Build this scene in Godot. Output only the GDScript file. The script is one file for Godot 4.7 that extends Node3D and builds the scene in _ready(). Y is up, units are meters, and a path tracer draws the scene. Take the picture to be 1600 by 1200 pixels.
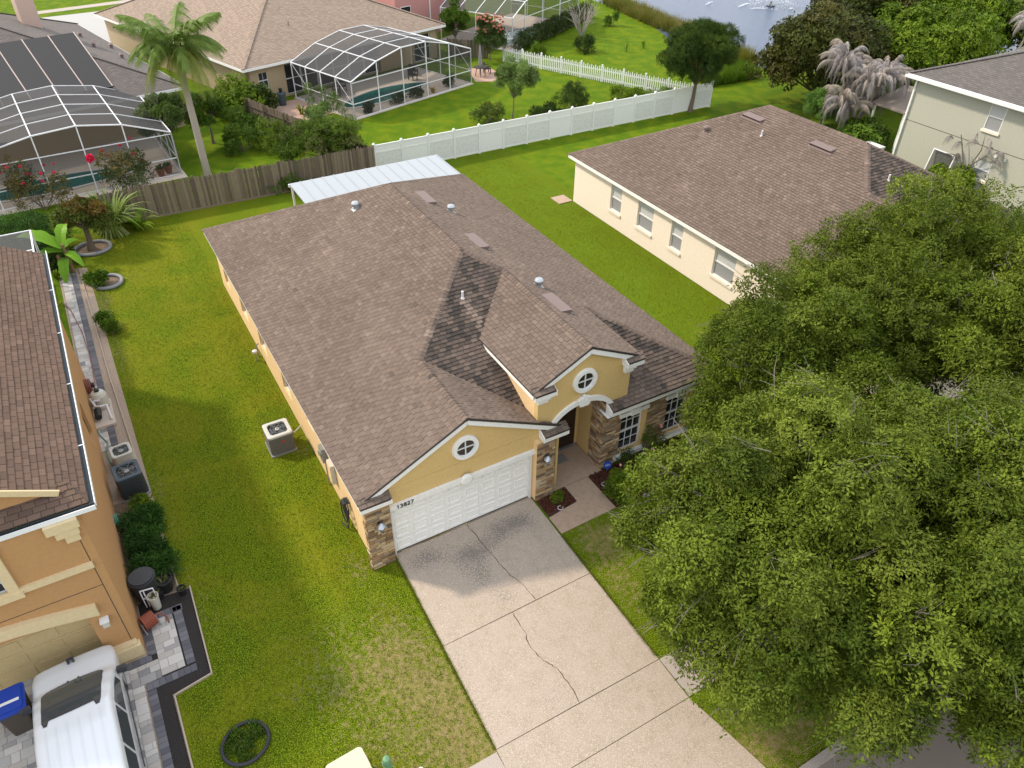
extends Node3D

const EYE := Vector3(-4.632, 18.556, 14.8)
var rng := RandomNumberGenerator.new()
var taken := {}
var M := {}
var T := {}
var view: Camera3D

# ---------------------------------------------------------------- mesh builder (corners run counter-clockwise seen from outside)
class Mb:
	var v := PackedVector3Array()
	var n := PackedVector3Array()
	var c := PackedColorArray()
	var t := PackedVector2Array()
	var t2 := PackedVector2Array()
	var col := Color.WHITE
	func tri(a: Vector3, b: Vector3, d: Vector3) -> void:
		var nn := (b - a).cross(d - a).normalized()
		v.append(a); v.append(d); v.append(b)
		n.append(nn); n.append(nn); n.append(nn)
		c.append(col); c.append(col); c.append(col)
	func trin(a: Vector3, b: Vector3, d: Vector3, na: Vector3, nb: Vector3, nd: Vector3) -> void:
		v.append(a); v.append(d); v.append(b)
		n.append(na); n.append(nd); n.append(nb)
		c.append(col); c.append(col); c.append(col)
	func quad(a: Vector3, b: Vector3, d: Vector3, e: Vector3) -> void:
		tri(a, b, d); tri(a, d, e)
	func obox(x: Transform3D, s: Vector3) -> void:
		var h := s * 0.5
		var p := []
		for i in 8:
			p.append(x * Vector3(h.x if i & 1 else -h.x, h.y if i & 2 else -h.y, h.z if i & 4 else -h.z))
		quad(p[4], p[5], p[7], p[6]); quad(p[1], p[0], p[2], p[3]); quad(p[5], p[1], p[3], p[7])
		quad(p[0], p[4], p[6], p[2]); quad(p[6], p[7], p[3], p[2]); quad(p[0], p[1], p[5], p[4])
	func box(lo: Vector3, hi: Vector3) -> void:
		obox(Transform3D(Basis(), (lo + hi) * 0.5), hi - lo)
	func bar(a: Vector3, b: Vector3, w: float, h: float) -> void:
		var d := b - a
		var up := Vector3.UP if absf(d.normalized().y) < 0.95 else Vector3.RIGHT
		obox(Transform3D(Basis.looking_at(d.normalized(), up), (a + b) * 0.5), Vector3(w, h, d.length()))
	func tube(pts: Array, rad: Array, seg := 8, caps := true) -> void:
		var rings := []
		var nrm := []
		var side := Vector3.ZERO
		for i in pts.size():
			var d: Vector3 = (pts[mini(i + 1, pts.size() - 1)] - pts[maxi(i - 1, 0)]).normalized()
			if side == Vector3.ZERO or absf(side.dot(d)) > 0.98:
				side = d.cross(Vector3.UP if absf(d.y) < 0.9 else Vector3.RIGHT)
			side = (side - d * side.dot(d)).normalized()
			var o := d.cross(side)
			var ring := []
			var nr := []
			for k in seg:
				var a := TAU * k / seg
				var q := side * cos(a) + o * sin(a)
				nr.append(q); ring.append(pts[i] + q * rad[i])
			rings.append(ring); nrm.append(nr)
		for i in pts.size() - 1:
			for k in seg:
				var j := (k + 1) % seg
				trin(rings[i][k], rings[i][j], rings[i + 1][j], nrm[i][k], nrm[i][j], nrm[i][j])
				trin(rings[i][k], rings[i + 1][j], rings[i + 1][k], nrm[i][k], nrm[i][j], nrm[i][k])
		if caps:
			for k in seg:
				var j := (k + 1) % seg
				tri(pts[0], rings[0][j], rings[0][k])
				var e := pts.size() - 1
				tri(pts[e], rings[e][k], rings[e][j])
	func lathe(o: Vector3, prof: Array, seg := 16) -> void:   # prof: Vector2(radius, height) from below upwards
		for i in prof.size() - 1:
			var p: Vector2 = prof[i]
			var q: Vector2 = prof[i + 1]
			var d := q - p
			var nn := Vector2(d.y, -d.x).normalized()
			for k in seg:
				var a := TAU * k / seg
				var b := TAU * (k + 1) / seg
				var ca := Vector3(cos(a), 0, -sin(a))
				var cb := Vector3(cos(b), 0, -sin(b))
				var n1 := ca * nn.x + Vector3.UP * nn.y
				var n2 := cb * nn.x + Vector3.UP * nn.y
				if p.x > 0.0001:
					trin(o + ca * p.x + Vector3.UP * p.y, o + cb * p.x + Vector3.UP * p.y, o + cb * q.x + Vector3.UP * q.y, n1, n2, n2)
				if q.x > 0.0001:
					trin(o + ca * p.x + Vector3.UP * p.y, o + cb * q.x + Vector3.UP * q.y, o + ca * q.x + Vector3.UP * q.y, n1, n2, n1)
	func prism(poly: PackedVector2Array, x: Transform3D, d: float, side := true) -> void:   # polygon in x/y of x, front face at z = 0, back at z = -d
		var p := poly
		if Geometry2D.is_polygon_clockwise(p):
			p = p.duplicate(); p.reverse()
		# is_polygon_clockwise works with y down; make sure of the sense by the area
		var area := 0.0
		for i in p.size():
			area += p[i].cross(p[(i + 1) % p.size()])
		if area < 0:
			p = p.duplicate(); p.reverse()
		var ix := Geometry2D.triangulate_polygon(p)
		for i in range(0, ix.size(), 3):
			var a := p[ix[i]]; var b := p[ix[i + 1]]; var e := p[ix[i + 2]]
			if (b - a).cross(e - a) < 0:
				var s := b; b = e; e = s
			tri(x * Vector3(a.x, a.y, 0), x * Vector3(b.x, b.y, 0), x * Vector3(e.x, e.y, 0))
			if d > 0:
				tri(x * Vector3(a.x, a.y, -d), x * Vector3(e.x, e.y, -d), x * Vector3(b.x, b.y, -d))
		if d > 0 and side:
			for i in p.size():
				var a := p[i]; var b := p[(i + 1) % p.size()]
				quad(x * Vector3(a.x, a.y, -d), x * Vector3(b.x, b.y, -d), x * Vector3(b.x, b.y, 0), x * Vector3(a.x, a.y, 0))
	func mesh() -> ArrayMesh:
		var a := []
		a.resize(Mesh.ARRAY_MAX)
		a[Mesh.ARRAY_VERTEX] = v; a[Mesh.ARRAY_NORMAL] = n; a[Mesh.ARRAY_COLOR] = c
		if t.size() == v.size():
			a[Mesh.ARRAY_TEX_UV] = t
		if t2.size() == v.size():
			a[Mesh.ARRAY_TEX_UV2] = t2
		var m := ArrayMesh.new()
		if v.size():
			m.add_surface_from_arrays(Mesh.PRIMITIVE_TRIANGLES, a)
		return m

func R(a: float, b: float) -> float:
	return rng.randf_range(a, b)
func V(x: float, y: float, z: float) -> Vector3:
	return Vector3(x, y, z)
func flat_xf(y: float) -> Transform3D:   # polygon (x, -z) lying in the ground plane, top face at y
	return Transform3D(Basis(Vector3.RIGHT, Vector3(0, 0, -1), Vector3.UP), Vector3(0, y, 0))
func xz(a: Array) -> PackedVector2Array:   # [x, z, x, z ...] to a polygon for flat_xf
	var p := PackedVector2Array()
	for i in range(0, a.size(), 2):
		p.append(Vector2(a[i], -a[i + 1]))
	return p
func lin(r: float, g: float, b: float) -> Color:
	return Color(r, g, b).linear_to_srgb()

# ---------------------------------------------------------------- scene tree
func numbered(called: String) -> String:
	taken[called] = taken.get(called, 0) + 1
	return called if taken[called] == 1 else "%s_%03d" % [called, taken[called] - 1]
func tag(o: Node, label: String, category := "", group := "", kind := "") -> Node:
	if label: o.set_meta("label", label)
	if category: o.set_meta("category", category)
	if group: o.set_meta("group", group)
	if kind: o.set_meta("kind", kind)
	return o
func thing(called: String, label: String, category: String, at := Vector3.ZERO, turn := 0.0, group := "") -> Node3D:
	var o := Node3D.new()
	o.name = numbered(called)
	add_child(o)
	o.position = at
	o.rotation.y = turn
	tag(o, label, category, group)
	return o
func inst(called: String, mesh: Mesh, m: Material, parent: Node, x := Transform3D()) -> MeshInstance3D:
	var o := MeshInstance3D.new()
	o.name = numbered(called) if parent == self else called
	o.mesh = mesh
	o.material_override = m
	o.transform = x
	parent.add_child(o, true)
	return o
func part(called: String, b: Mb, m: Material, parent: Node) -> MeshInstance3D:
	return inst(called, b.mesh(), m, parent)
func pbox(called: String, lo: Vector3, hi: Vector3, m: Material, parent: Node) -> MeshInstance3D:
	var b := Mb.new()
	b.box(lo, hi)
	return part(called, b, m, parent)
func struct(called: String, b: Mb, m: Material) -> MeshInstance3D:
	var o := part(called, b, m, self)
	o.set_meta("kind", "structure")
	return o
func dup(o: Node3D, at: Vector3, turn: float, label := "") -> Node3D:
	var base := str(o.name)
	if base.length() > 4 and base.substr(base.length() - 3).is_valid_int():
		base = base.substr(0, base.length() - 4)
	var r: Node3D = o.duplicate()
	r.name = numbered(base)
	add_child(r)
	r.position = at
	r.rotation.y = turn
	if label: r.set_meta("label", label)
	return r
func many(called: String, mesh: Mesh, m: Material, parent: Node, xs: Array, cols: Array, kind := "") -> MultiMeshInstance3D:
	var mm := MultiMesh.new()
	mm.transform_format = MultiMesh.TRANSFORM_3D
	mm.use_colors = true
	mm.mesh = mesh
	mm.instance_count = xs.size()
	for i in xs.size():
		mm.set_instance_transform(i, xs[i])
		mm.set_instance_color(i, cols[i])
	var o := MultiMeshInstance3D.new()
	o.name = numbered(called) if parent == self else called
	o.multimesh = mm
	o.material_override = m
	parent.add_child(o, true)
	if kind: o.set_meta("kind", kind)
	return o

# alike pieces: the ones that show largest are nodes of their own, the rest one part
class Pieces:
	var xs := []
	var tones := []
	func add(x: Transform3D, tone: int) -> void:
		xs.append(x); tones.append(tone)
func in_view(p: Vector3) -> bool:
	var l := view.transform.affine_inverse() * p
	if l.z > -1: return false
	var ty := tan(deg_to_rad(27.05))
	return absf(l.y / -l.z) < ty and absf(l.x / -l.z) < ty * 4 / 3
func settle(ps: Pieces, called: String, rest: String, mesh: Mesh, base: StandardMaterial3D, palette: Array, parent: Node, most := 300, hide = null) -> void:
	var order := []
	for i in ps.xs.size():
		var o: Vector3 = ps.xs[i].origin
		var d := o.distance_to(EYE)
		if not in_view(o) or (hide != null and hide.call(o)):
			d += 1000.0
		order.append(Vector2(d, i))
	order.sort()
	var mats := []
	for k in palette:
		var m: StandardMaterial3D = base.duplicate()
		m.vertex_color_use_as_albedo = false
		m.albedo_color = (k as Color).linear_to_srgb()
		mats.append(m)
	var xs := []
	var cs := []
	for q in order.size():
		var i := int(order[q].y)
		if q < most and order[q].x < 1000.0:
			inst(called, mesh, mats[ps.tones[i]], parent, ps.xs[i])
		else:
			var k: Color = palette[ps.tones[i]]
			var j := R(0.94, 1.06)
			xs.append(ps.xs[i]); cs.append(Color(k.r * j, k.g * j, k.b * j))
	if xs.size():
		many(rest, mesh, base, parent, xs, cs, "stuff")
func unit_box() -> ArrayMesh:
	var b := Mb.new()
	b.obox(Transform3D(), Vector3.ONE)
	return b.mesh()
func rough_block() -> ArrayMesh:   # unit block with a hewn, uneven front (z = +0.5)
	var b := Mb.new()
	var q := 0.5
	var f := [V(-q, -q, .25), V(q, -q, .3), V(q, q, .2), V(-q, q, .3)]
	var i := [V(-.36, -.3, .5), V(.3, -.36, .42), V(.38, .28, .5), V(-.3, .36, .4)]
	var k := [V(-q, -q, -q), V(q, -q, -q), V(q, q, -q), V(-q, q, -q)]
	b.quad(i[0], i[1], i[2], i[3])
	for s in 4:
		var e := (s + 1) % 4
		b.quad(f[s], f[e], i[e], i[s])
		b.quad(k[s], k[e], f[e], f[s])
	return b.mesh()

# ---------------------------------------------------------------- textures and materials
func noise_img(size: int, freq: float, octaves: int, seed_: int, kind := FastNoiseLite.TYPE_SIMPLEX_SMOOTH, seamless := true) -> Image:
	var f := FastNoiseLite.new()
	f.seed = seed_
	f.noise_type = kind
	f.frequency = freq
	f.fractal_octaves = octaves
	return f.get_seamless_image(size, size) if seamless else f.get_image(size, size)
func ramp(img: Image, stops: Array) -> Image:   # stops: [position, r, g, b] in linear values, position 0..1
	var lut := PackedByteArray()
	for i in 256:
		var x := i / 255.0
		var k := 0
		while k < stops.size() - 2 and x > stops[k + 1][0]:
			k += 1
		var s: float = clampf((x - stops[k][0]) / (stops[k + 1][0] - stops[k][0]), 0, 1)
		var q := Color(lerpf(stops[k][1], stops[k + 1][1], s), lerpf(stops[k][2], stops[k + 1][2], s), lerpf(stops[k][3], stops[k + 1][3], s)).linear_to_srgb()
		lut.append(q.r8); lut.append(q.g8); lut.append(q.b8)
	img.convert(Image.FORMAT_L8)
	var src := img.get_data()
	var out := PackedByteArray()
	out.resize(src.size() * 3)
	for i in src.size():
		var k := src[i] * 3
		out[i * 3] = lut[k]; out[i * 3 + 1] = lut[k + 1]; out[i * 3 + 2] = lut[k + 2]
	return Image.create_from_data(img.get_width(), img.get_height(), false, Image.FORMAT_RGB8, out)
func tex(img: Image) -> ImageTexture:
	return ImageTexture.create_from_image(img)
func flatm(called: String, r: float, g: float, b: float, rough := 0.8, metal := 0.0) -> StandardMaterial3D:
	var m := StandardMaterial3D.new()
	m.resource_name = called
	m.albedo_color = lin(r, g, b)
	m.roughness = rough
	m.metallic = metal
	M[called] = m
	return m
func tri_map(m: StandardMaterial3D, t: Texture2D, metres: float, bump: Texture2D = null, depth := 0.5) -> StandardMaterial3D:
	m.albedo_texture = t
	m.uv1_triplanar = true
	m.uv1_world_triplanar = true
	m.uv1_scale = Vector3.ONE / metres
	if bump:
		m.heightmap_enabled = true
		m.heightmap_texture = bump
		m.heightmap_scale = depth
	return m
func tinted(called: String, rough: float, spec := 0.3) -> StandardMaterial3D:   # takes its colour from vertex or copy colours
	var m := flatm(called, 1, 1, 1, rough)
	m.vertex_color_use_as_albedo = true
	m.metallic_specular = spec
	return m
func leafm(called: String, rough := 0.5, through := 0.42) -> StandardMaterial3D:
	var m := tinted(called, rough, 0.22)
	m.backlight_enabled = true
	m.backlight = lin(through * 0.75, through, through * 0.25)
	m.cull_mode = BaseMaterial3D.CULL_DISABLED
	return m

func make_materials() -> void:
	T.fine = tex(noise_img(512, 0.09, 4, 3))
	T.grit = tex(noise_img(512, 0.35, 2, 9))
	T.soft = tex(noise_img(512, 0.012, 5, 5))
	# plaster: a slightly mottled tint with a trowelled relief
	var plaster := tex(ramp(noise_img(512, 0.03, 5, 21), [[0, .88, .88, .87], [.5, .95, .95, .945], [1, 1, 1, 1]]))
	T.plaster = plaster
	for k in [["stucco_yellow", .62, .43, .175], ["stucco_sunlit_tint", .78, .545, .29], ["stucco_cream", .80, .69, .58], ["stucco_orange", .435, .238, .098], ["stucco_trim", .62, .49, .29], ["stucco_grey", .41, .40, .34], ["stucco_tan", .40, .31, .19], ["stucco_pink", .50, .24, .22], ["stucco_pink_pale", .50, .36, .30], ["trim_white", .80, .785, .76], ["vinyl_white", .76, .765, .76], ["door_white", .83, .815, .78], ["door_tan", .50, .38, .19], ["pebble_strip", .42, .33, .26]]:  # the side-wall yellow is the same stucco, lightened for the sun on it
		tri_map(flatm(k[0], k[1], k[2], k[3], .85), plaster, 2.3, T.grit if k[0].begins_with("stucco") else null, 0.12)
	M.vinyl_white.roughness = .45
	# shingles
	var granule := tex(ramp(noise_img(512, 0.4, 2, 31), [[0, .72, .72, .72], [.5, .9, .9, .9], [1, 1, 1, 1]]))
	for k in ["shingle", "stone", "paver"]:
		tri_map(tinted(k, .92, .2), granule, .8, T.grit, .3)
	tri_map(flatm("roof_deck", .105, .08, .07, .95), granule, .8)
	tri_map(flatm("drip_edge", .045, .033, .03, .6), granule, .8)
	# far roofs whose tabs are too small to tell apart: tab pattern as a print
	for k in [["far_roof_grey", .125, .105, .095], ["far_roof_tan", .27, .20, .15], ["far_roof_brown", .115, .10, .092]]:
		var im := Image.create(512, 512, false, Image.FORMAT_RGB8)
		var r := RandomNumberGenerator.new()
		r.seed = 5
		for row in 32:
			for tab in 16:
				var j := r.randf_range(.78, 1.12)
				var x0 := tab * 32 + (16 if row % 2 else 0)
				var q := lin(minf(k[1] * j, 1), minf(k[2] * j, 1), minf(k[3] * j, 1))
				for s in [x0, x0 - 512]:
					im.fill_rect(Rect2i(s, row * 16, 30, 13), q)
					im.fill_rect(Rect2i(s, row * 16 + 13, 32, 3), lin(k[1] * .45, k[2] * .45, k[3] * .45))
					im.fill_rect(Rect2i(s + 30, row * 16, 2, 13), lin(k[1] * .6, k[2] * .6, k[3] * .6))
		var m := flatm(k[0], 1, 1, 1, .9)
		m.albedo_texture = tex(im)
	# ground
	var grass := ramp(noise_img(1024, 0.10, 4, 41), [[0, .004, .014, .001], [.30, .034, .070, .002], [.5, .092, .138, .005], [.70, .18, .225, .009], [1, .45, .48, .04]])
	T.grass = tex(grass)
	T.grass_bump = tex(noise_img(1024, 0.16, 3, 42))
	T.concrete = tex(ramp(noise_img(1024, 0.13, 4, 51), [[0, .10, .08, .06], [.28, .26, .21, .17], [.5, .43, .355, .295], [.7, .56, .475, .40], [1, .85, .77, .69]]))
	var con := tri_map(flatm("concrete", .92, .92, .92, .9), T.concrete, 2.2, T.grit, .4)
	con.metallic_specular = .25
	tri_map(flatm("sidewalk_concrete", .86, .88, .92, .9), T.concrete, 1.9, T.grit, .3)
	tri_map(flatm("smooth_concrete", .40, .285, .205, .85), tex(ramp(noise_img(512, 0.02, 5, 52), [[0, .75, .75, .75], [.5, .95, .95, .95], [1, 1, 1, 1]])), 2.5)
	tri_map(flatm("pool_deck", .52, .44, .37, .85), plaster, 2.0)
	tri_map(flatm("asphalt", .56, .55, .55, .9), T.concrete, 1.5, T.grit, .4)
	tri_map(flatm("mulch", 1, 1, 1, .95), tex(ramp(noise_img(512, 0.12, 4, 61), [[0, .012, .005, .003], [.45, .055, .022, .014], [.7, .11, .045, .03], [1, .2, .09, .06]])), 1.2, T.fine, 3.0)
	tri_map(flatm("black_mulch", 1, 1, 1, .95), tex(ramp(noise_img(512, 0.12, 4, 62), [[0, .004, .003, .003], [.5, .022, .018, .016], [.75, .05, .04, .035], [1, .12, .09, .07]])), 1.2, T.fine, 3.0)
	tri_map(flatm("gravel", 1, 1, 1, .95), tex(ramp(noise_img(512, 0.2, 3, 63), [[0, .12, .08, .06], [.45, .34, .25, .18], [.7, .48, .38, .30], [1, .7, .62, .55]])), .9, T.fine, 2.0)
	tri_map(flatm("soil", 1, 1, 1, .95), tex(ramp(noise_img(512, 0.06, 5, 64), [[0, .06, .04, .025], [.5, .17, .115, .075], [1, .32, .24, .17]])), 1.5, T.fine, 2.0)
	# wood, bark, metal, glass
	tri_map(tinted("weathered_wood", .9, .2), tex(ramp(noise_img(512, 0.03, 5, 71), [[0, .5, .5, .5], [.5, .85, .85, .85], [1, 1, 1, 1]])), .7)
	var bark := tri_map(flatm("bark", .55, .5, .45, .95), tex(ramp(noise_img(512, 0.05, 5, 72), [[0, .10, .08, .06], [.5, .35, .30, .25], [1, .62, .56, .48]])), .6, T.fine, 2.5)
	bark.metallic_specular = .2
	tri_map(flatm("palm_bark", .62, .56, .48, .95), tex(ramp(noise_img(512, 0.04, 5, 73), [[0, .3, .28, .25], [1, .8, .78, .74]])), .8, T.fine, 1.5)
	flatm("white_metal", .68, .69, .70, .4)
	flatm("patio_metal", .32, .345, .37, .5)
	flatm("cage_white", .70, .70, .72, .4)
	flatm("vent_pink", .165, .118, .107, .65)
	flatm("galvanised", .42, .44, .46, .35, .7)
	flatm("pipe_white", .62, .60, .62, .5)
	flatm("black", .012, .012, .013, .5)
	flatm("black_rubber", .022, .022, .026, .7)
	flatm("dark_plastic", .035, .036, .042, .45)
	flatm("gunmetal", .05, .06, .065, .4, .3)
	flatm("ac_panel", .115, .105, .095, .55)
	flatm("ac_cream", .48, .46, .40, .55)
	flatm("ac_white", .47, .455, .42, .55)
	flatm("ac_navy", .045, .065, .085, .4)
	flatm("door_brown", .028, .012, .007, .45)
	flatm("frame_white", .66, .655, .64, .5)
	flatm("frame_tan", .42, .35, .25, .6)
	flatm("blind", .46, .46, .46, .7)
	flatm("blind_shade", .25, .25, .26, .7)
	flatm("pane_dark", .02, .022, .025, .06)
	flatm("pane_brown", .028, .022, .02, .08)
	flatm("recycle_blue", .012, .045, .30, .4)
	flatm("bin_brown", .06, .047, .036, .55)
	flatm("hose_red", .25, .065, .035, .5)
	flatm("hose_green", .06, .22, .16, .5)
	flatm("hose_brown", .22, .075, .05, .5)
	flatm("cream_plastic", .50, .50, .34, .6)
	flatm("pedestal_green", .12, .25, .13, .6)
	flatm("red", .45, .03, .02, .5)
	flatm("sign_blue", .015, .06, .33, .35)
	flatm("clay", .28, .10, .045, .8)
	flatm("pool_coping", .55, .50, .46, .7)
	flatm("wicker", .03, .024, .022, .7)
	flatm("solar", .014, .013, .014, .65)
	flatm("solar_pipe", .45, .36, .32, .6)
	flatm("coil_grey", .20, .20, .19, .5)
	flatm("orange_post", .38, .17, .06, .8)
	var wp := flatm("van_paint", .62, .63, .65, .25)
	wp.clearcoat_enabled = true
	wp.clearcoat = .6
	wp.clearcoat_roughness = .08
	flatm("van_seam", .30, .31, .32, .5)
	flatm("van_trim", .035, .036, .045, .4)
	flatm("van_glass", .055, .062, .066, .05)
	var scr := flatm("screen", .042, .04, .042, .8)
	scr.albedo_color.a = .72
	scr.transparency = BaseMaterial3D.TRANSPARENCY_ALPHA
	var scr2 := flatm("screen_wall", .045, .043, .045, .8)
	scr2.albedo_color.a = .36
	scr2.transparency = BaseMaterial3D.TRANSPARENCY_ALPHA
	var wat := flatm("pool_water", .006, .115, .105, .06)
	wat.heightmap_enabled = true
	wat.heightmap_texture = T.soft
	wat.uv1_triplanar = true
	wat.uv1_world_triplanar = true
	wat.uv1_scale = Vector3.ONE * .4
	wat.heightmap_scale = 1.0
	var lake := flatm("lake_water", .085, .115, .18, .2)
	lake.metallic_specular = .2
	lake.heightmap_enabled = true
	lake.heightmap_texture = T.fine
	lake.uv1_triplanar = true
	lake.uv1_world_triplanar = true
	lake.uv1_scale = Vector3.ONE * .16
	lake.heightmap_scale = 5.0
	leafm("leaf")
	leafm("leaf_gloss", .38, .25)
	leafm("frond", .5, .25)
	leafm("banana_leaf", .4, .5)
	tinted("dead_frond", .9, .2)
	tinted("petal", .7, .3)
	tinted("chip", .95, .2)
	tinted("foam", .6, .4)

# ---------------------------------------------------------------- building kit
func fr(o: Vector3, u: Vector3) -> Transform3D:   # a wall's frame: x along the wall, y up, z out of the wall
	return Transform3D(Basis(u, Vector3.UP, u.cross(Vector3.UP)), o)
func lb(b: Mb, x: Transform3D, x0: float, y0: float, z0: float, x1: float, y1: float, z1: float) -> void:
	b.obox(x * Transform3D(Basis(), V((x0 + x1) / 2, (y0 + y1) / 2, (z0 + z1) / 2)), V(absf(x1 - x0), absf(y1 - y0), absf(z1 - z0)))
func lpart(called: String, x: Transform3D, a: Array, m: Material, parent: Node) -> MeshInstance3D:
	var b := Mb.new()
	lb(b, x, a[0], a[1], a[2], a[3], a[4], a[5])
	return part(called, b, m, parent)
func wall(b: Mb, x: Transform3D, w: float, h: float, d: float, holes := []) -> void:   # outer face at z = 0, holes [x0, y0, x1, y1]
	var us := [0.0, w]
	var vs := [0.0, h]
	for k in holes:
		for i in [0, 2]:
			us.append(clampf(k[i], 0, w)); vs.append(clampf(k[i + 1], 0, h))
	us.sort(); vs.sort()
	for i in us.size() - 1:
		for j in vs.size() - 1:
			if us[i + 1] - us[i] < .001 or vs[j + 1] - vs[j] < .001:
				continue
			var mu: float = (us[i] + us[i + 1]) / 2
			var mv: float = (vs[j] + vs[j + 1]) / 2
			var open := false
			for k in holes:
				open = open or (mu > k[0] and mu < k[2] and mv > k[1] and mv < k[3])
			if not open:
				for z in [0.0, -d]:
					var q := [x * V(us[i], vs[j], z), x * V(us[i + 1], vs[j], z), x * V(us[i + 1], vs[j + 1], z), x * V(us[i], vs[j + 1], z)]
					if z == 0: b.quad(q[0], q[1], q[2], q[3])
					else: b.quad(q[3], q[2], q[1], q[0])
	for k in holes + [[0.0, 0.0, w, h]]:
		var p := [V(k[0], k[1], 0), V(k[2], k[1], 0), V(k[2], k[3], 0), V(k[0], k[3], 0)]
		for i in 4:
			var a: Vector3 = p[i]
			var e: Vector3 = p[(i + 1) % 4]
			b.quad(x * a, x * e, x * (e - V(0, 0, d)), x * (a - V(0, 0, d)))
func window(x: Transform3D, w: float, h: float, parent: Node, frame: Material, pane: Material, cols := 1, rows := 2, deep := .1, blind := 0.0) -> MeshInstance3D:
	var b := Mb.new()
	var t := .05
	lb(b, x, 0, 0, -deep, t, h, -deep + .05); lb(b, x, w - t, 0, -deep, w, h, -deep + .05)
	lb(b, x, t, 0, -deep, w - t, t, -deep + .05); lb(b, x, t, h - t, -deep, w - t, h, -deep + .05)
	lb(b, x, t, h / 2 - .03, -deep, w - t, h / 2 + .03, -deep + .06)
	var o := part("window", b, frame, parent)
	for s in 2:
		var y0 := t if s == 0 else h / 2 + .03
		var y1 := h / 2 - .03 if s == 0 else h - t
		var g := lpart("pane", x, [t, y0, -deep - .02, w - t, y1, -deep + .012], pane, o)
		if blind > 0 and s == 1:
			g.material_override = M.blind
		elif blind > 0:
			g.material_override = M.blind_shade
		for i in range(1, cols):
			var u := t + (w - 2 * t) * i / cols
			lpart("muntin", x, [u - .012, y0, -deep + .014, u + .012, y1, -deep + .035], frame, o)
		for j in range(1, rows):
			var v := y0 + (y1 - y0) * j / rows
			lpart("muntin", x, [t, v - .012, -deep + .015, w - t, v + .012, -deep + .034], frame, o)
	return o
func round_window(x: Transform3D, r: float, parent: Node) -> void:   # ring of trim with a quartered pane
	var b := Mb.new()
	var ri := r * .66
	for k in 40:
		var a := TAU * k / 40
		var e := TAU * (k + 1) / 40
		var ca := V(cos(a), sin(a), 0)
		var ce := V(cos(e), sin(e), 0)
		var f := V(0, 0, .09)
		b.quad(x * (ca * r * .96 + f), x * (ce * r * .96 + f), x * (ce * ri * 1.04 + f), x * (ca * ri * 1.04 + f))
		b.quad(x * (ca * r), x * (ce * r), x * (ce * r * .96 + f), x * (ca * r * .96 + f))
		b.quad(x * (ca * ri * 1.04 + f), x * (ce * ri * 1.04 + f), x * (ce * ri), x * (ca * ri))
	var o := part("round_window", b, M.trim_white, parent)
	for q in 4:
		var p := Mb.new()
		for k in 10:
			var a := TAU * (q * 10 + k) / 40
			var e := TAU * (q * 10 + k + 1) / 40
			p.tri(x * V(0, 0, .02), x * V(cos(a) * ri, sin(a) * ri, .02), x * V(cos(e) * ri, sin(e) * ri, .02))
		part("pane", p, M.pane_brown, o)
	lpart("muntin", x, [-ri, -.018, .022, ri, .018, .045], M.frame_white, o)
	lpart("muntin", x, [-.018, -ri, .023, .018, ri, .046], M.frame_white, o)

var tab_shape: ArrayMesh
var cap_shape: ArrayMesh
var tab_noise := FastNoiseLite.new()
func roof_shapes() -> void:
	var b := Mb.new()
	var p := [V(-.5, 1, 0), V(.5, 1, 0), V(.5, .12, -1), V(-.5, .12, -1)]
	var q := [V(-.5, 0, 0), V(.5, 0, 0), V(.5, 0, -1), V(-.5, 0, -1)]
	b.quad(p[0], p[1], p[2], p[3])
	b.quad(q[0], q[1], p[1], p[0]); b.quad(q[1], q[2], p[2], p[1]); b.quad(q[3], q[0], p[0], p[3])
	tab_shape = b.mesh()
	# ridge cap: an inverted V, x across, lower end at z = 0.5
	b = Mb.new()
	var prof := [Vector2(-.5, -1), Vector2(-.12, -.16), Vector2(0, 0), Vector2(.12, -.16), Vector2(.5, -1)]
	for i in 4:
		var a: Vector2 = prof[i]
		var e: Vector2 = prof[i + 1]
		b.quad(V(a.x, a.y + .28, .5), V(e.x, e.y + .28, .5), V(e.x, e.y + .06, -.5), V(a.x, a.y + .06, -.5))
		b.quad(V(a.x, a.y - .1, .5), V(e.x, e.y - .1, .5), V(e.x, e.y + .28, .5), V(a.x, a.y + .28, .5))
	b.quad(V(-.5, -1.1, .5), V(-.5, -.72, .5), V(-.5, -.94, -.5), V(-.5, -1.1, -.5))
	b.quad(V(.5, -.72, .5), V(.5, -1.1, .5), V(.5, -1.1, -.5), V(.5, -.94, -.5))
	cap_shape = b.mesh()
	tab_noise.seed = 4
	tab_noise.frequency = .35
	tab_noise.fractal_octaves = 3
func roof_ctx(palette: Array, tab := .225, exposure := .145) -> Dictionary:
	return {"tabs": Pieces.new(), "caps": Pieces.new(), "cut": Mb.new(), "deck": Mb.new(), "palette": palette, "tab": tab, "exposure": exposure}
func algae_and_shade(q: Vector3) -> float:   # algal streaks, plus shade painted as an even darkening on street-facing slopes
	return -4.0 + tab_noise.get_noise_2d(q.x * 8.0, q.z * .9) * 3.0 + tab_noise.get_noise_2d(q.x * 1.5, q.z * 1.5 + 40) * 1.2
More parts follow.
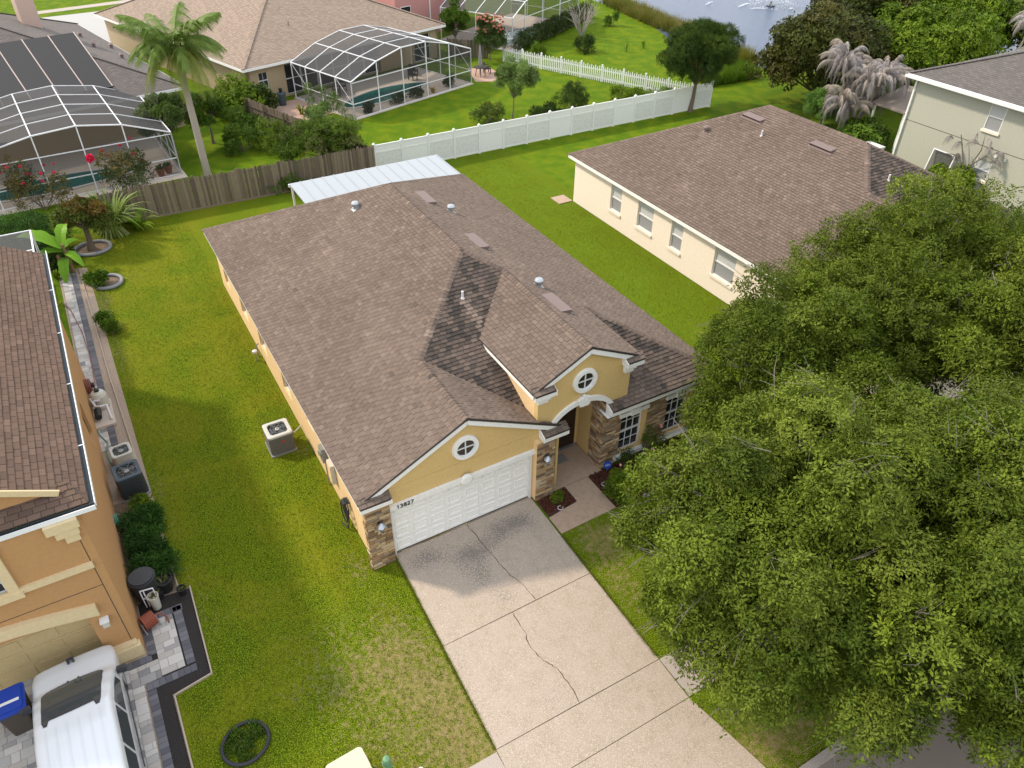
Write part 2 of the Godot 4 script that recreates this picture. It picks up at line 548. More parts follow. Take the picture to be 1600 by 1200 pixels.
func roofplane(c: Dictionary, pts: Array, shift = null) -> void:
	var nn := Vector3.ZERO
	for i in pts.size():
		nn += (pts[i] as Vector3).cross(pts[(i + 1) % pts.size()])
	nn = nn.normalized()
	if nn.y < 0: nn = -nn
	var u := Vector3.UP.cross(nn).normalized()
	var w := nn.cross(u)
	var o: Vector3 = pts[0]
	for p in pts:
		if p.y < o.y: o = p
	var poly := PackedVector2Array()
	var lo := Vector2(1e9, 1e9)
	var hi := -lo
	for p in pts:
		var d: Vector3 = p - o
		var q := Vector2(d.dot(u), d.dot(w))
		poly.append(q)
		lo = lo.min(q); hi = hi.max(q)
	c.deck.prism(poly, Transform3D(Basis(u, w, nn), o), .05)
	var e: float = c.exposure
	var tw: float = c.tab
	var row := 0
	var v := lo.y
	while v < hi.y:
		var s: float = lo.x - tw - tw * [0.0, .5, .2, .7, .35, .85][row % 6]
		while s < hi.x:
			var w1 := tw
			var r := Rect2(s + .007, v, w1 - .014, e)
			var corners := PackedVector2Array([r.position, Vector2(r.end.x, r.position.y), r.end, Vector2(r.position.x, r.end.y)])
			var inside := 0
			for k in corners:
				if Geometry2D.is_point_in_polygon(k, poly): inside += 1
			if inside > 0:
				var mid := o + u * (s + w1 / 2) + w * v
				var tone := clampi(int(6.0 + tab_noise.get_noise_3dv(mid) * 1.2 + rng.randfn(0, .85) + (0.0 if shift == null else shift.call(mid))), 0, 9)
				var thick := R(.022, .034)
				if inside == 4:
					var jog := R(-.004, .004)
					c.tabs.add(Transform3D(Basis(u * (w1 - .014), nn * thick, -w * (e + .01 + jog)), mid + nn * .002 - w * jog), tone)
				else:
					c.cut.col = c.palette[tone]
					for piece in Geometry2D.intersect_polygons(corners, poly):
						var ix := Geometry2D.triangulate_polygon(piece)
						var top := []
						var foot := []
						for k in piece:
							foot.append(o + u * k.x + w * k.y)
							top.append(foot[-1] + nn * (thick * (1.0 - .85 * (k.y - v) / e) + .003))
						for i in range(0, ix.size(), 3):
							var a: Vector3 = top[ix[i]]
							var b: Vector3 = top[ix[i + 1]]
							var d: Vector3 = top[ix[i + 2]]
							if (b - a).cross(d - a).dot(nn) < 0: c.cut.tri(a, d, b)
							else: c.cut.tri(a, b, d)
						for i in piece.size():
							var j := (i + 1) % piece.size()
							c.cut.quad(foot[i], foot[j], top[j], top[i])
			s += tw
		v += e
		row += 1
func ridge(c: Dictionary, a: Vector3, b: Vector3, drop := .075, width := .27) -> void:   # caps from a (low or front end) to b
	var d := (b - a).normalized()
	var side := d.cross(Vector3.UP).normalized()
	var up := side.cross(d)
	var n := int(a.distance_to(b) / .15)
	for i in n:
		var p := a + d * (i + .5) * .15
		c.caps.add(Transform3D(Basis(side * width, up * drop, -d * .165), p + up * .022), clampi(int(5.8 + rng.randfn(0, 1.2)), 0, 9))
func roof_done(c: Dictionary, parent: Node, hide = null) -> MeshInstance3D:
	var r := part("roof", c.deck, M.roof_deck, parent)
	settle(c.tabs, "shingle", "shingles", tab_shape, M.shingle, c.palette, r, 300, hide)
	settle(c.caps, "ridge_shingle", "ridge_shingles", cap_shape, M.shingle, c.palette, r, 300, hide)
	part("cut_shingles", c.cut, M.shingle, r).set_meta("kind", "stuff")
	return r
func turned(c: Color, k: float) -> Color:
	return Color(c.r * k, c.g * k, c.b * k)

# roof fittings
func slant_vent(parent: Node, at: Vector3, along: Vector3, nn: Vector3) -> void:   # low metal attic vent: x along the ridge, opens downhill
	var down := along.cross(nn)
	if down.y > 0: down = -down
	var x := Transform3D(Basis(along, nn, down), at)
	var b := Mb.new()
	var l := .62
	var p := [V(-l, .0, -.22), V(l, .0, -.22), V(l, .15, .2), V(-l, .15, .2)]
	b.quad(x * p[3], x * p[2], x * p[1], x * p[0])
	b.tri(x * p[2], x * V(l, 0, .2), x * p[1]); b.tri(x * V(-l, 0, .2), x * p[3], x * p[0])
	b.quad(x * V(-l, .11, .2), x * V(l, .11, .2), x * p[2], x * p[3])
	var o := part("roof_vent", b, M.vent_pink, parent)
	lpart("opening", x, [-l + .02, .0, .1, l - .02, .11, .17], M.black, o)
	lpart("flange", x, [-l - .06, .0, .17, l + .06, .022, .3], M.vent_pink, o)
func turbine_vent(parent: Node, at: Vector3, nn: Vector3, m: Material) -> void:   # round capped flue bent out of the slope
	var b := Mb.new()
	b.lathe(at, [Vector2(.10, -.06), Vector2(.10, .16)], 14)
	var o := part("flue_vent", b, m, parent)
	b = Mb.new()
	b.lathe(at + V(0, .15, 0), [Vector2(.10, -.03), Vector2(.16, 0), Vector2(.165, .08), Vector2(.13, .13), Vector2(.07, .155), Vector2(0, .16)], 16)
	part("cap", b, m, o)
	b = Mb.new()
	b.obox(Transform3D(Basis(nn.cross(V(0, 0, 1)).normalized(), nn, V(0, 0, 1)), at + nn * .02), V(.34, .015, .34))
	part("flashing", b, m, o)
func pipe_vent(parent: Node, at: Vector3, m: Material) -> void:
	var b := Mb.new()
	b.tube([at - V(0, .05, 0), at + V(0, .28, 0)], [.04, .04], 10)
	var o := part("pipe_vent", b, m, parent)
	b = Mb.new()
	b.lathe(at, [Vector2(.09, -.05), Vector2(.045, .07)], 10)
	part("boot", b, m, o)

var stone_shape: ArrayMesh
const STONES := [Color(.40, .27, .145), Color(.31, .19, .095), Color(.47, .345, .20), Color(.23, .145, .08), Color(.36, .25, .155), Color(.53, .41, .27), Color(.27, .205, .15), Color(.165, .115, .08)]
func stonework(ps: Pieces, x: Transform3D, w: float, h: float, holes := []) -> void:   # courses of stacked ledge stone on a wall face
	var y := 0.0
	while y < h - .02:
		var sh := minf(R(.055, .115), h - y)
		if h - y - sh < .03: sh = h - y
		var s := 0.0
		while s < w - .01:
			var sw := minf(R(.13, .42), w - s)
			if w - s - sw < .07: sw = w - s
			var free := true
			for k in holes:
				if s + sw > k[0] + .01 and s < k[2] - .01 and y + sh > k[1] + .01 and y < k[3] - .01:
					free = false
					# shorten the stone at a hole's edge
					if s < k[0] - .05:
						sw = k[0] - s; free = true
					elif s + sw > k[2] + .02:
						sw = s + sw - k[2]; s = k[2]; free = true
					else:
						s = k[2]; sw = 0.0
			if free and sw > .04:
				var d := R(.04, .085)
				var q := x * Transform3D(Basis.from_euler(V(R(-.03, .03), R(-.03, .03), R(-.012, .012))) * Basis.from_scale(V(sw - .008, sh - .008, d)), V(s + sw / 2, y + sh / 2, d / 2 - .012))
				ps.add(q, rng.randi_range(0, 7))
			s += sw
		y += sh

func lantern(label: String, x: Transform3D) -> void:   # carriage lamp on a wall, seen from above: back plate, arm, hexagonal cage, cap
	var t := thing("wall_lantern", label, "wall lamp", x.origin, 0, "wall lanterns of the yellow house")
	var f := Transform3D(x.basis, Vector3.ZERO)
	lpart("back_plate", f, [-.06, -.14, 0, .06, .16, .03], M.gunmetal, t)
	var b := Mb.new()
	b.tube([f * V(0, .1, .02), f * V(0, .2, .09), f * V(0, .19, .16)], [.015, .015, .015], 6)
	part("arm", b, M.gunmetal, t)
	b = Mb.new()
	b.lathe(f * V(0, -.12, .16), [Vector2(.05, 0), Vector2(.09, .22)], 6)
	part("glass", b, M.coil_grey, t)
	b = Mb.new()
	b.lathe(f * V(0, .1, .16), [Vector2(.14, 0), Vector2(.12, .03), Vector2(.05, .1), Vector2(.02, .12), Vector2(0, .15)], 10)
	part("cap", b, M.galvanised, t)
	b = Mb.new()
	b.lathe(f * V(0, -.15, .16), [Vector2(.0, 0), Vector2(.05, .01), Vector2(.06, .04), Vector2(.0, .045)], 8)
	part("base", b, M.gunmetal, t)

# ---------------------------------------------------------------- the yellow house
const BROWNS := [Color(.058, .049, .044), Color(.082, .066, .057), Color(.112, .086, .072), Color(.130, .099, .081), Color(.145, .109, .089), Color(.159, .119, .097), Color(.173, .130, .105), Color(.189, .142, .115), Color(.208, .157, .127), Color(.235, .179, .145)]
func yellow_house() -> void:
	var h := thing("yellow_house", "yellow stucco house with brown shingle roof, white garage door and stone pillars", "house")
	var he := 2.79
	var p := .5
	var XL := -.94; var XR := 12.415; var ZB := -19.457; var ZF := .34; var xg := 2.575; var ZG := .12; var xr := 6.807; var ze := .144; var xe := 8.854
	var xm := (XL + XR) / 2
	var L := func(x: float, z: float) -> Vector3: return V(x, he + p * (x - XL), z)
	var RR := func(x: float, z: float) -> Vector3: return V(x, he + p * (XR - x), z)
	var F := func(x: float, z: float) -> Vector3: return V(x, he + p * (ZF - z), z)
	var jz := ZF - (xg - XL)
	var az := ZF - (xm - XL)
	var bz := ZB + (xm - XL)
	var gr := 2 * xg - XL
	var el := 2 * xr - xe
	var hn := he + p * (XR - xr)
	var hen := hn - p * (xe - xr)
	var c := roof_ctx(BROWNS)
	roofplane(c, [L.call(XL, ZB), L.call(XL, ZG), L.call(xg, ZG), L.call(xg, jz), L.call(xm, az), L.call(xm, bz)], func(q: Vector3) -> float: return 1.6 if absf(q.z + 12.79) < .13 and q.x < 4.2 and q.x > 1.6 else tab_noise.get_noise_2d(q.x * .5, q.z * .5) * 1.6)
	roofplane(c, [RR.call(XR, ZB), RR.call(xm, bz), RR.call(xm, az), RR.call(xr, ZF - (XR - xr)), RR.call(xr, ze), RR.call(xe, ze), RR.call(xe, ZF - (XR - xe)), RR.call(XR, ZF)])
	roofplane(c, [F.call(xm, az), F.call(xg, jz), F.call(5.0, -.75), F.call(7.77, -.75), F.call(7.77, ZF), F.call(XR, ZF)], func(q: Vector3) -> float: return 2.0 if absf(q.x - 4.91 - .1 * (q.z + 4.6)) < .13 and q.z > -4.6 and q.z < -2.8 else algae_and_shade(q) + clampf(q.z + 1.2, 0, 1) * 2.4)
	roofplane(c, [V(XL, he, ZB), V(XR, he, ZB), RR.call(xm, bz)])
	# garage wing, slope towards the entry
	var G := func(x: float, z: float) -> Vector3: return V(x, he + p * (gr - x), z)
	roofplane(c, [G.call(xg, ZG), G.call(xg, jz), G.call(5.04, -.71), G.call(5.04, .02), G.call(gr, .02), G.call(gr, ZG)])
	# entry gable, slope towards the garage
	var E := func(x: float, z: float) -> Vector3: return V(x, hen + p * (x - el), z)
	var ev := ZF - (hen - he) / p
	roofplane(c, [E.call(el, ze), E.call(xr, ze), E.call(xr, ZF - (XR - xr)), E.call(el, ev)])
	# cornice returns below the gables
	for r in [[XL, .02, he, .31, 0.0], [5.17, gr, he, .31, .125], [el, 5.5, hen, .30, 0.0], [8.2, xe, hen, .30, 0.0]]:
		roofplane(c, [V(r[0], r[2], r[3]), V(r[1], r[2], r[3]), V(r[1], r[2] + .14, .02), V(r[0], r[2] + .14, .02)])
	ridge(c, L.call(xm, az), L.call(xm, bz)); ridge(c, V(xg, he + p * (xg - XL), ZG), V(xg, he + p * (xg - XL), jz))
	ridge(c, V(xr, hn, ze), V(xr, hn, ZF - (XR - xr)))
	ridge(c, V(XL, he, ZB), L.call(xm, bz), .05); ridge(c, V(XR, he, ZB), L.call(xm, bz), .05)
	ridge(c, L.call(xg, jz), L.call(xm, az), .05); ridge(c, RR.call(xr, ZF - (XR - xr)), RR.call(xm, az), .05)
	ridge(c, V(XR, he, ZF), RR.call(xe, ZF - (XR - xe)), .05)
	var roof := roof_done(c, h, func(o: Vector3) -> bool: return o.x > 4.6)
	# rake boards: dark drip edge over a white fascia
	for g in [[XL + .12, xg, gr - .12, he + p * .12, he + p * (xg - XL), ZG], [el + .1, xr, xe - .1, hen + p * .1, hn, ze]]:
		for s in 2:
			var a := V(g[0] if s == 0 else g[2], g[3], g[5])
			var b := V(g[1], g[4], g[5])
			var k := Mb.new()
			k.bar(a + V(0, -.015, .012), b + V(0, -.015, .012), .03, .07)
			part("drip_edge", k, M.drip_edge, h)
			k = Mb.new()
			k.bar(a + V(0, -.15, -.02), b + V(0, -.15, -.02), .05, .17)
			part("rake_board", k, M.trim_white, h)
	# fascias along the eaves
	var fas := [[V(XL, 0, ZG), V(XL, 0, ZB), he], [V(XR, 0, ZB), V(XR, 0, ZF), he], [V(7.77, 0, ZF), V(XR, 0, ZF), he], [V(XL, 0, ZB), V(XR, 0, ZB), he],
		[V(XL, 0, .31), V(.02, 0, .31), he], [V(5.17, 0, .31), V(gr, 0, .31), he], [V(el, 0, .30), V(5.5, 0, .30), hen], [V(8.2, 0, .30), V(xe, 0, .30), hen],
		[V(el, 0, ze), V(el, 0, ev), hen], [V(xe, 0, ze), V(xe, 0, ZF - (XR - xe) + .1), hen]]
	for f in fas:
		var mid := V(5.7, 0, -9) if f[2] < 3 else V(xr, 0, -1)
		var d: Vector3 = (f[1] - f[0]).normalized()
		var inw := d.cross(Vector3.UP)
		if inw.dot(mid - f[0]) < 0: inw = -inw
		var k := Mb.new()
		k.bar(f[0] + V(0, f[2] - .135, 0) + inw * .03, f[1] + V(0, f[2] - .135, 0) + inw * .03, .03, .17)
		part("fascia", k, M.trim_white, h)
		k = Mb.new()
		k.bar(f[0] + V(0, f[2] - .028, 0) + inw * .008, f[1] + V(0, f[2] - .028, 0) + inw * .008, .03, .045)
		part("drip_edge", k, M.drip_edge, h)
	# white ends of the returns and soffits
	for q in [[V(XL + .04, he - .24, -.0), V(.0, he - .225, .28)], [V(5.19, he - .24, .0), V(gr - .04, he - .225, .28)], [V(el + .04, hen - .24, .02), V(5.48, hen - .225, .27)], [V(8.22, hen - .24, .02), V(xe - .04, hen - .225, .27)], [V(7.6, he - .24, -.2), V(XR - .04, he - .225, ZF - .04)], [V(XL + .04, he - .24, ZB + .04), V(-.66, he - .225, -.02)], [V(12.0, he - .24, ZB + .04), V(XR - .04, he - .225, -.22)]]:
		pbox("soffit", q[0], q[1], M.trim_white, h)
	for q in [[-.02, .02, he], [5.13, 5.17, he], [5.5, 5.53, hen], [8.17, 8.2, hen], [7.72, 7.77, he]]:
		var k := Mb.new()
		k.prism(PackedVector2Array([Vector2(-.02, q[2] - .2), Vector2(.32, q[2] - .2), Vector2(.32, q[2] - .02), Vector2(-.02, q[2] + .15)]), Transform3D(Basis(V(0, 0, 1), Vector3.UP, V(-1, 0, 0)), V(q[0], 0, 0)), q[1] - q[0])
		part("return_end", k, M.trim_white, h)
	for q in [[V(4.98, hen - .62, -.02), V(5.42, hen - .24, .15)], [V(8.24, hen - .62, -.02), V(8.66, hen - .24, .15)]]:
		var k := Mb.new()
		k.box(V(q[0].x, q[0].y + .2, q[0].z), q[1])
		k.box(V(q[0].x + .02, q[0].y + .08, q[0].z), V(q[1].x - .06, q[0].y + .2, q[1].z - .05))
		part("cornice_block", k, M.trim_white, h)
	# walls
	var b := Mb.new()
	var lw := [[1.2, .75, 2.0, 2.2], [4.1, .75, 5.2, 2.2], [7.0, .75, 8.0, 2.2], [10.2, .75, 11.2, 2.2], [13.2, 1.35, 14.0, 2.2]]
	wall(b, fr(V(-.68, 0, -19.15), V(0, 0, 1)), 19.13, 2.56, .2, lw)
	part("wall", b, M.stucco_sunlit_tint, h).set_meta("label", "long yellow side wall facing the lawn, sunlight painted into its colour")
	for k in lw:
		var x := fr(V(-.68, 0, -19.15), V(0, 0, 1)) * Transform3D(Basis(), V(k[0], k[1], 0))
		window(x, k[2] - k[0], k[3] - k[1], h, M.frame_white, M.pane_dark, 1, 1, .13)
	b = Mb.new()
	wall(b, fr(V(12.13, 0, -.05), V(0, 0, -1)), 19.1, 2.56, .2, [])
	part("wall", b, M.stucco_sunlit_tint, h)
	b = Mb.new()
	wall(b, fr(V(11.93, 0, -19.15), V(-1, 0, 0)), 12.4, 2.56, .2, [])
	part("wall", b, M.stucco_sunlit_tint, h)
	# garage front: wall with the door opening and the gable above it
	b = Mb.new()
	wall(b, fr(V(-.48, 0, 0), V(1, 0, 0)), 6.3, 2.822, .2, [[.48, -.01, 5.36, 2.12]])
	b.prism(PackedVector2Array([Vector2(-.65, 2.84), Vector2(5.8, 2.84), Vector2(xg + .06, he + p * (xg - XL) - .1), Vector2(xg - .06, he + p * (xg - XL) - .1)]), Transform3D(Basis(), V(0, 0, .001)), .2)
	part("wall", b, M.stucco_yellow, h)
	b = Mb.new()
	b.box(V(-.63, 2.822, -.18), V(5.78, 2.84, -.012))
	part("control_joint", b, M.stucco_yellow, h)
	lpart("trim_band", Transform3D(), [-.1, 2.05, .005, 5.05, 2.21, .11], M.trim_white, h)
	b = Mb.new()
	b.lathe(Vector3.ZERO, [Vector2(.15, -.03), Vector2(.21, -.01), Vector2(.21, .05), Vector2(.15, .08), Vector2(0, .085)], 14)
	inst("keystone", b.mesh(), M.trim_white, h, Transform3D(Basis(V(1, 0, 0), V(0, 0, 1), V(0, -1, 0)), V(2.49, 2.15, .1)))
	for s in [[-.02, .05], [4.83, 4.9]]:
		lpart("jamb", Transform3D(), [s[0], 0, -.16, s[1], 2.12, .012], M.frame_white, h)
	# garage door: four sections of eight raised panels
	var door := Node3D.new()
	door.name = "garage_door"
	h.add_child(door)
	for r in 4:
		var y0 := .01 + r * .53
		lpart("section", Transform3D(), [.05, y0, -.13, 4.83, y0 + .522, -.085], M.door_white, door)
		for q in 8:
			var k := Mb.new()
			var x0 := .05 + q * .5975 + .07
			var x1 := x0 + .46
			var ya := y0 + .085
			var yb := y0 + .44
			var f := -.083
			var i := .035
			var o := [V(x0, ya, f), V(x1, ya, f), V(x1, yb, f), V(x0, yb, f)]
			var m := [V(x0 + i * .5, ya + i * .5, f + .022), V(x1 - i * .5, ya + i * .5, f + .022), V(x1 - i * .5, yb - i * .5, f + .022), V(x0 + i * .5, yb - i * .5, f + .022)]
			var n := [V(x0 + 2 * i, ya + 2 * i, f + .003), V(x1 - 2 * i, ya + 2 * i, f + .003), V(x1 - 2 * i, yb - 2 * i, f + .003), V(x0 + 2 * i, yb - 2 * i, f + .003)]
			for s in 4:
				var e := (s + 1) % 4
				k.quad(o[s], o[e], m[e], m[s]); k.quad(m[s], m[e], n[e], n[s])
			k.quad(n[0], n[1], n[2], n[3])
			part("panel", k, M.door_white, door)
	lpart("weather_strip", Transform3D(), [.05, .0, -.1, 4.83, .012, -.06], M.black_rubber, door)
	# house number
	var tm := TextMesh.new()
	tm.text = "13827"
	var font := SystemFont.new()
	font.font_names = PackedStringArray(["Droid Sans"])
	tm.font = font
	tm.font_size = 20
	tm.pixel_size = .0098
	tm.depth = .02
	inst("house_number", tm, M.black, h, Transform3D(Basis.from_scale(V(1.04, 1, 1)), V(.46, 2.13, .125))).set_meta("label", "house number reading 13827 in dark digits")
	round_window(Transform3D(Basis(), V(2.53, 3.38, .0)), .44, h)
	# entry: front wall with the arch, cheek wall, porch
	b = Mb.new()
	var poly := PackedVector2Array([Vector2(5.05, 3.05), Vector2(5.62, 3.05)])
	for i in 17:
		var a := PI * (.84 - .68 * i / 16.0)
		poly.append(Vector2(6.73 + 1.26 * cos(a), 2.35 + 1.06 * sin(a)))
	poly.append_array(PackedVector2Array([Vector2(7.86, 2.7), Vector2(8.56, 2.7), Vector2(8.56, hen - .25), Vector2(8.66, hen + .02), Vector2(xr, hn - .12), Vector2(4.95, hen + .02), Vector2(5.05, hen - .25)]))
	b.prism(poly, Transform3D(Basis(), V(0, 0, .0)), .2)
	part("wall", b, M.stucco_yellow, h)
	b = Mb.new()
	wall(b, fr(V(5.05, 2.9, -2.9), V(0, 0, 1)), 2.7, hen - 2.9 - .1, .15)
	part("wall", b, M.stucco_sunlit_tint, h)
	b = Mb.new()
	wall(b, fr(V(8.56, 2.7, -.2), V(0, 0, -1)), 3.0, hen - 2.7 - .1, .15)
	part("wall", b, M.stucco_sunlit_tint, h)
	b = Mb.new()
	wall(b, fr(V(5.7, 0, -1.5), V(1, 0, 0)), 2.6, 3.4, .15, [[.95, .0, 1.95, 2.1]])
	part("wall", b, M.stucco_yellow, h)
	b = Mb.new()
	wall(b, fr(V(5.76, 0, -1.5), V(0, 0, 1)).translated(Vector3.ZERO), 1.5, 2.6, .15)
	part("wall", b, M.stucco_yellow, h).set_meta("label", "yellow walls of the porch recess")
	b = Mb.new()
	wall(b, fr(V(7.75, 0, -1.48), V(0, 0, 1)), .76, 3.2, .15)
	part("wall", b, M.stucco_yellow, h)
	pbox("porch_ceiling", V(5.3, 3.32, -1.5), V(8.4, 3.38, -.2), M.stucco_yellow, h)
	b = Mb.new()
	var arch := PackedVector2Array()
	for i in 17:
		var a := PI * (.84 - .68 * i / 16.0)
		arch.append(Vector2(6.73 + 1.26 * cos(a), 2.35 + 1.06 * sin(a)))
	for i in 17:
		var a := PI * (.16 + .68 * i / 16.0)
		arch.append(Vector2(6.73 + 1.40 * cos(a), 2.35 + 1.24 * sin(a)))
	b.prism(arch, Transform3D(Basis(), V(0, 0, .08)), .1)
	part("arch_trim", b, M.trim_white, h)
	b = Mb.new()
	for i in 5:
		var w := .32 - .05 * absf(i - 2.0)
		lb(b, Transform3D(Basis.from_euler(V(0, 0, (2 - i) * .14)), V(6.73 + (i - 2) * .085, 3.52, .03)), -.05, -.17, 0, .05, w - .1, .12 + .015 * (i % 2))
	part("keystone", b, M.trim_white, h)
	round_window(Transform3D(Basis(), V(6.74, 4.28, .0)), .45, h)
	var fd := lpart("front_door", Transform3D(), [6.67, .04, -1.56, 7.63, 2.08, -1.5], M.door_brown, h)
	for q in [[6.78, .2, 7.1, .95], [7.2, .2, 7.52, .95], [6.78, 1.1, 7.1, 1.95], [7.2, 1.1, 7.52, 1.95]]:
		lpart("panel", Transform3D(), [q[0], q[1], -1.51, q[2], q[3], -1.485], M.door_brown, fd)
	var kn := Mb.new()
	kn.lathe(V(6.76, 1.0, -1.45), [Vector2(0, -.03), Vector2(.03, 0), Vector2(0, .03)], 8)
	part("handle", kn, M.galvanised, fd)
	lpart("threshold", Transform3D(), [6.6, .005, -1.6, 7.7, .05, -1.38], M.galvanised, h)
	# front wall of the wing beside the entry, behind the stone
	b = Mb.new()
	var fh := [[.55, .38, 1.5, 2.1], [2.55, .38, 3.5, 2.1]]
	wall(b, fr(V(7.92, 0, -.02), V(1, 0, 0)), 4.0, 2.56, .2, fh)
	part("wall", b, M.stucco_yellow, h)
	for k in fh:
		var x := fr(V(7.92 + k[0], k[1], -.02), V(1, 0, 0))
		var w := window(x, k[2] - k[0], k[3] - k[1], h, M.frame_white, M.pane_dark, 3, 2, .14)
		lpart("sill", x, [-.2, -.22, .0, 1.15, -.06, .14], M.trim_white, w)
		b = Mb.new()
		lb(b, x, -.14, 1.7, 0, 1.09, 1.86, .12); lb(b, x, .28, 1.68, 0, .68, 1.95, .16)
		part("header", b, M.trim_white, w)
		lpart("surround", x, [.96, 0, -.02, 1.07, 1.7, .06], M.stucco_yellow, w)
	# pillars' cores and the stone veneer
	pbox("pillar", V(-.79, 0, -.0), V(-.06, 2.56, .2), M.stucco_sunlit_tint, h)
	pbox("pillar", V(4.95, 0, .002), V(5.6, 2.56, .2), M.stucco_sunlit_tint, h)
	pbox("stone_corner", V(7.73, 0, -.7), V(7.91, 2.56, -.03), M.stucco_yellow, h)
	var ps := Pieces.new()
	stonework(ps, fr(V(-.8, 0, .2), V(1, 0, 0)), .74, 2.54)
	stonework(ps, fr(V(-.79, 0, 0), V(0, 0, 1)), .23, 2.54)
	stonework(ps, fr(V(4.95, 0, .2), V(1, 0, 0)), .67, 2.54)
	stonework(ps, fr(V(5.6, 0, .24), V(0, 0, -1)), .24, 2.54)
	stonework(ps, fr(V(7.73, 0, -.7), V(0, 0, 1)), .72, 2.9)
	stonework(ps, fr(V(7.68, 0, -.02), V(1, 0, 0)), 4.3, 2.54, [[.76, .1, 1.85, 2.28], [2.76, .1, 3.85, 2.28]])
	settle(ps, "stone", "stones", stone_shape, M.stone, STONES, h, 300, func(o: Vector3) -> bool: return o.x > 10.6)
	# roof fittings
	var nl := V(-.4472, .8944, 0)
	var nr := V(.4472, .8944, 0)
	turbine_vent(h, L.call(4.24, -12.79), nl, M.galvanised)
	turbine_vent(h, RR.call(7.68, -11.1), nr, M.galvanised)
	turbine_vent(h, RR.call(7.71, -4.33), nr, M.galvanised)
	for q in [[6.95, -12.0], [7.0, -7.65], [7.45, -2.85]]:
		slant_vent(h, RR.call(q[0], q[1]) + nr * .02, V(0, 0, 1), nr)
	pipe_vent(h, F.call(4.91, -4.66), M.pipe_white)
	lantern("dark lantern on the stone pillar at the outer side of the garage door", fr(V(-.43, 1.85, .26), V(1, 0, 0)))
	lantern("dark lantern on the stone pillar between garage door and porch", fr(V(5.24, 1.85, .26), V(1, 0, 0)))
	# doormat
	tag(pbox("doormat", V(6.35, .004, -1.25), V(7.0, .022, -.85), M.coil_grey, self), "grey doormat lying before the dark front door", "doormat")
	# electrical boxes and hose on the side wall
	var e := thing("electric_meter", "grey electric meter box with conduit on the pale side wall", "meter", V(-.69, 1.45, -3.9))
	pbox("box", V(-.16, -.3, -.16), V(0, .3, .16), M.coil_grey, e)
	var k := Mb.new()
	k.lathe(Vector3.ZERO, [Vector2(.1, 0), Vector2(.1, .06), Vector2(0, .08)], 12)
	inst("dial", k.mesh(), M.galvanised, e, Transform3D(Basis(V(0, 0, 1), V(-1, 0, 0), V(0, 1, 0)), V(-.16, .08, 0)))
	k = Mb.new()
	k.tube([V(-.05, -.3, 0), V(-.05, -1.44, 0)], [.03, .03], 8)
	part("conduit", k, M.galvanised, e)
	e = thing("breaker_box", "tan breaker panel beside the electric meter on the side wall", "electric box", V(-.69, 1.2, -3.2))
	pbox("cabinet", V(-.13, -.4, -.2), V(0, .4, .2), M.ac_cream, e)
	pbox("cover", V(-.145, -.36, -.17), V(-.131, .36, .17), M.stucco_sunlit_tint, e)
	e = thing("garden_hose", "black garden hose coiled on a hanger at the side wall", "hose", V(-.7, 1.0, -1.9))
	k = Mb.new()
	for q in 3:
		var pts := []
		var rad := []
		for s in 25:
			var a := TAU * s / 24
			pts.append(V(-.09 - .05 * q, -.1 * q + (.34 + .05 * q) * sin(a) - .2, (.22 + .02 * q) * cos(a)))
			rad.append(.022)
		k.tube(pts, rad, 6, false)
	k.tube([V(-.1, -.2, .2), V(-.16, -.6, .3), V(-.2, -.97, .2), V(-.3, -.975, -.2)], [.02, .02, .02, .02], 6)
	part("coil", k, M.black_rubber, e)
	pbox("hanger", V(-.2, .0, -.12), V(0, .08, .12), M.gunmetal, e)
	e = thing("hose_bib", "small pipe stub with a white valve on the side wall near the lawn", "pipe", V(-.69, 0, -12.5))
	k = Mb.new()
	k.tube([V(-.12, -.02, 0), V(-.12, .55, 0), V(-.02, .6, 0)], [.03, .03, .03], 8)
	k.tube([V(-.28, -.02, .25), V(-.28, .4, .25)], [.025, .025], 8)
	part("pipe", k, M.galvanised, e)
	k = Mb.new()
	k.lathe(V(-.28, .38, .25), [Vector2(.0, 0), Vector2(.1, .03), Vector2(.1, .1), Vector2(0, .14)], 10)
	part("valve", k, M.pipe_white, e)
	# patio cover behind the house: white standing panels on posts
	var pc := thing("patio_cover", "white ribbed metal patio roof behind the yellow house", "patio roof")
	for q in 14:
		var x0 := 4.12 + q * .6
		k = Mb.new()
		lb(k, Transform3D(Basis.from_euler(V(.02, 0, 0)), V(x0, 2.66, -21.2)), 0, -.06, -1.65, .585, .0, 1.75)
		lb(k, Transform3D(Basis.from_euler(V(.02, 0, 0)), V(x0, 2.66, -21.2)), .54, .0, -1.65, .585, .03, 1.75)
		part("roof_panel", k, M.patio_metal, pc)
	pbox("gutter", V(4.08, 2.48, -22.98), V(12.56, 2.63, -22.86), M.white_metal, pc)
	for q in [4.2, 8.3, 12.4]:
		pbox("post", V(q - .05, -.02, -22.8), V(q + .05, 2.55, -22.7), M.white_metal, pc)

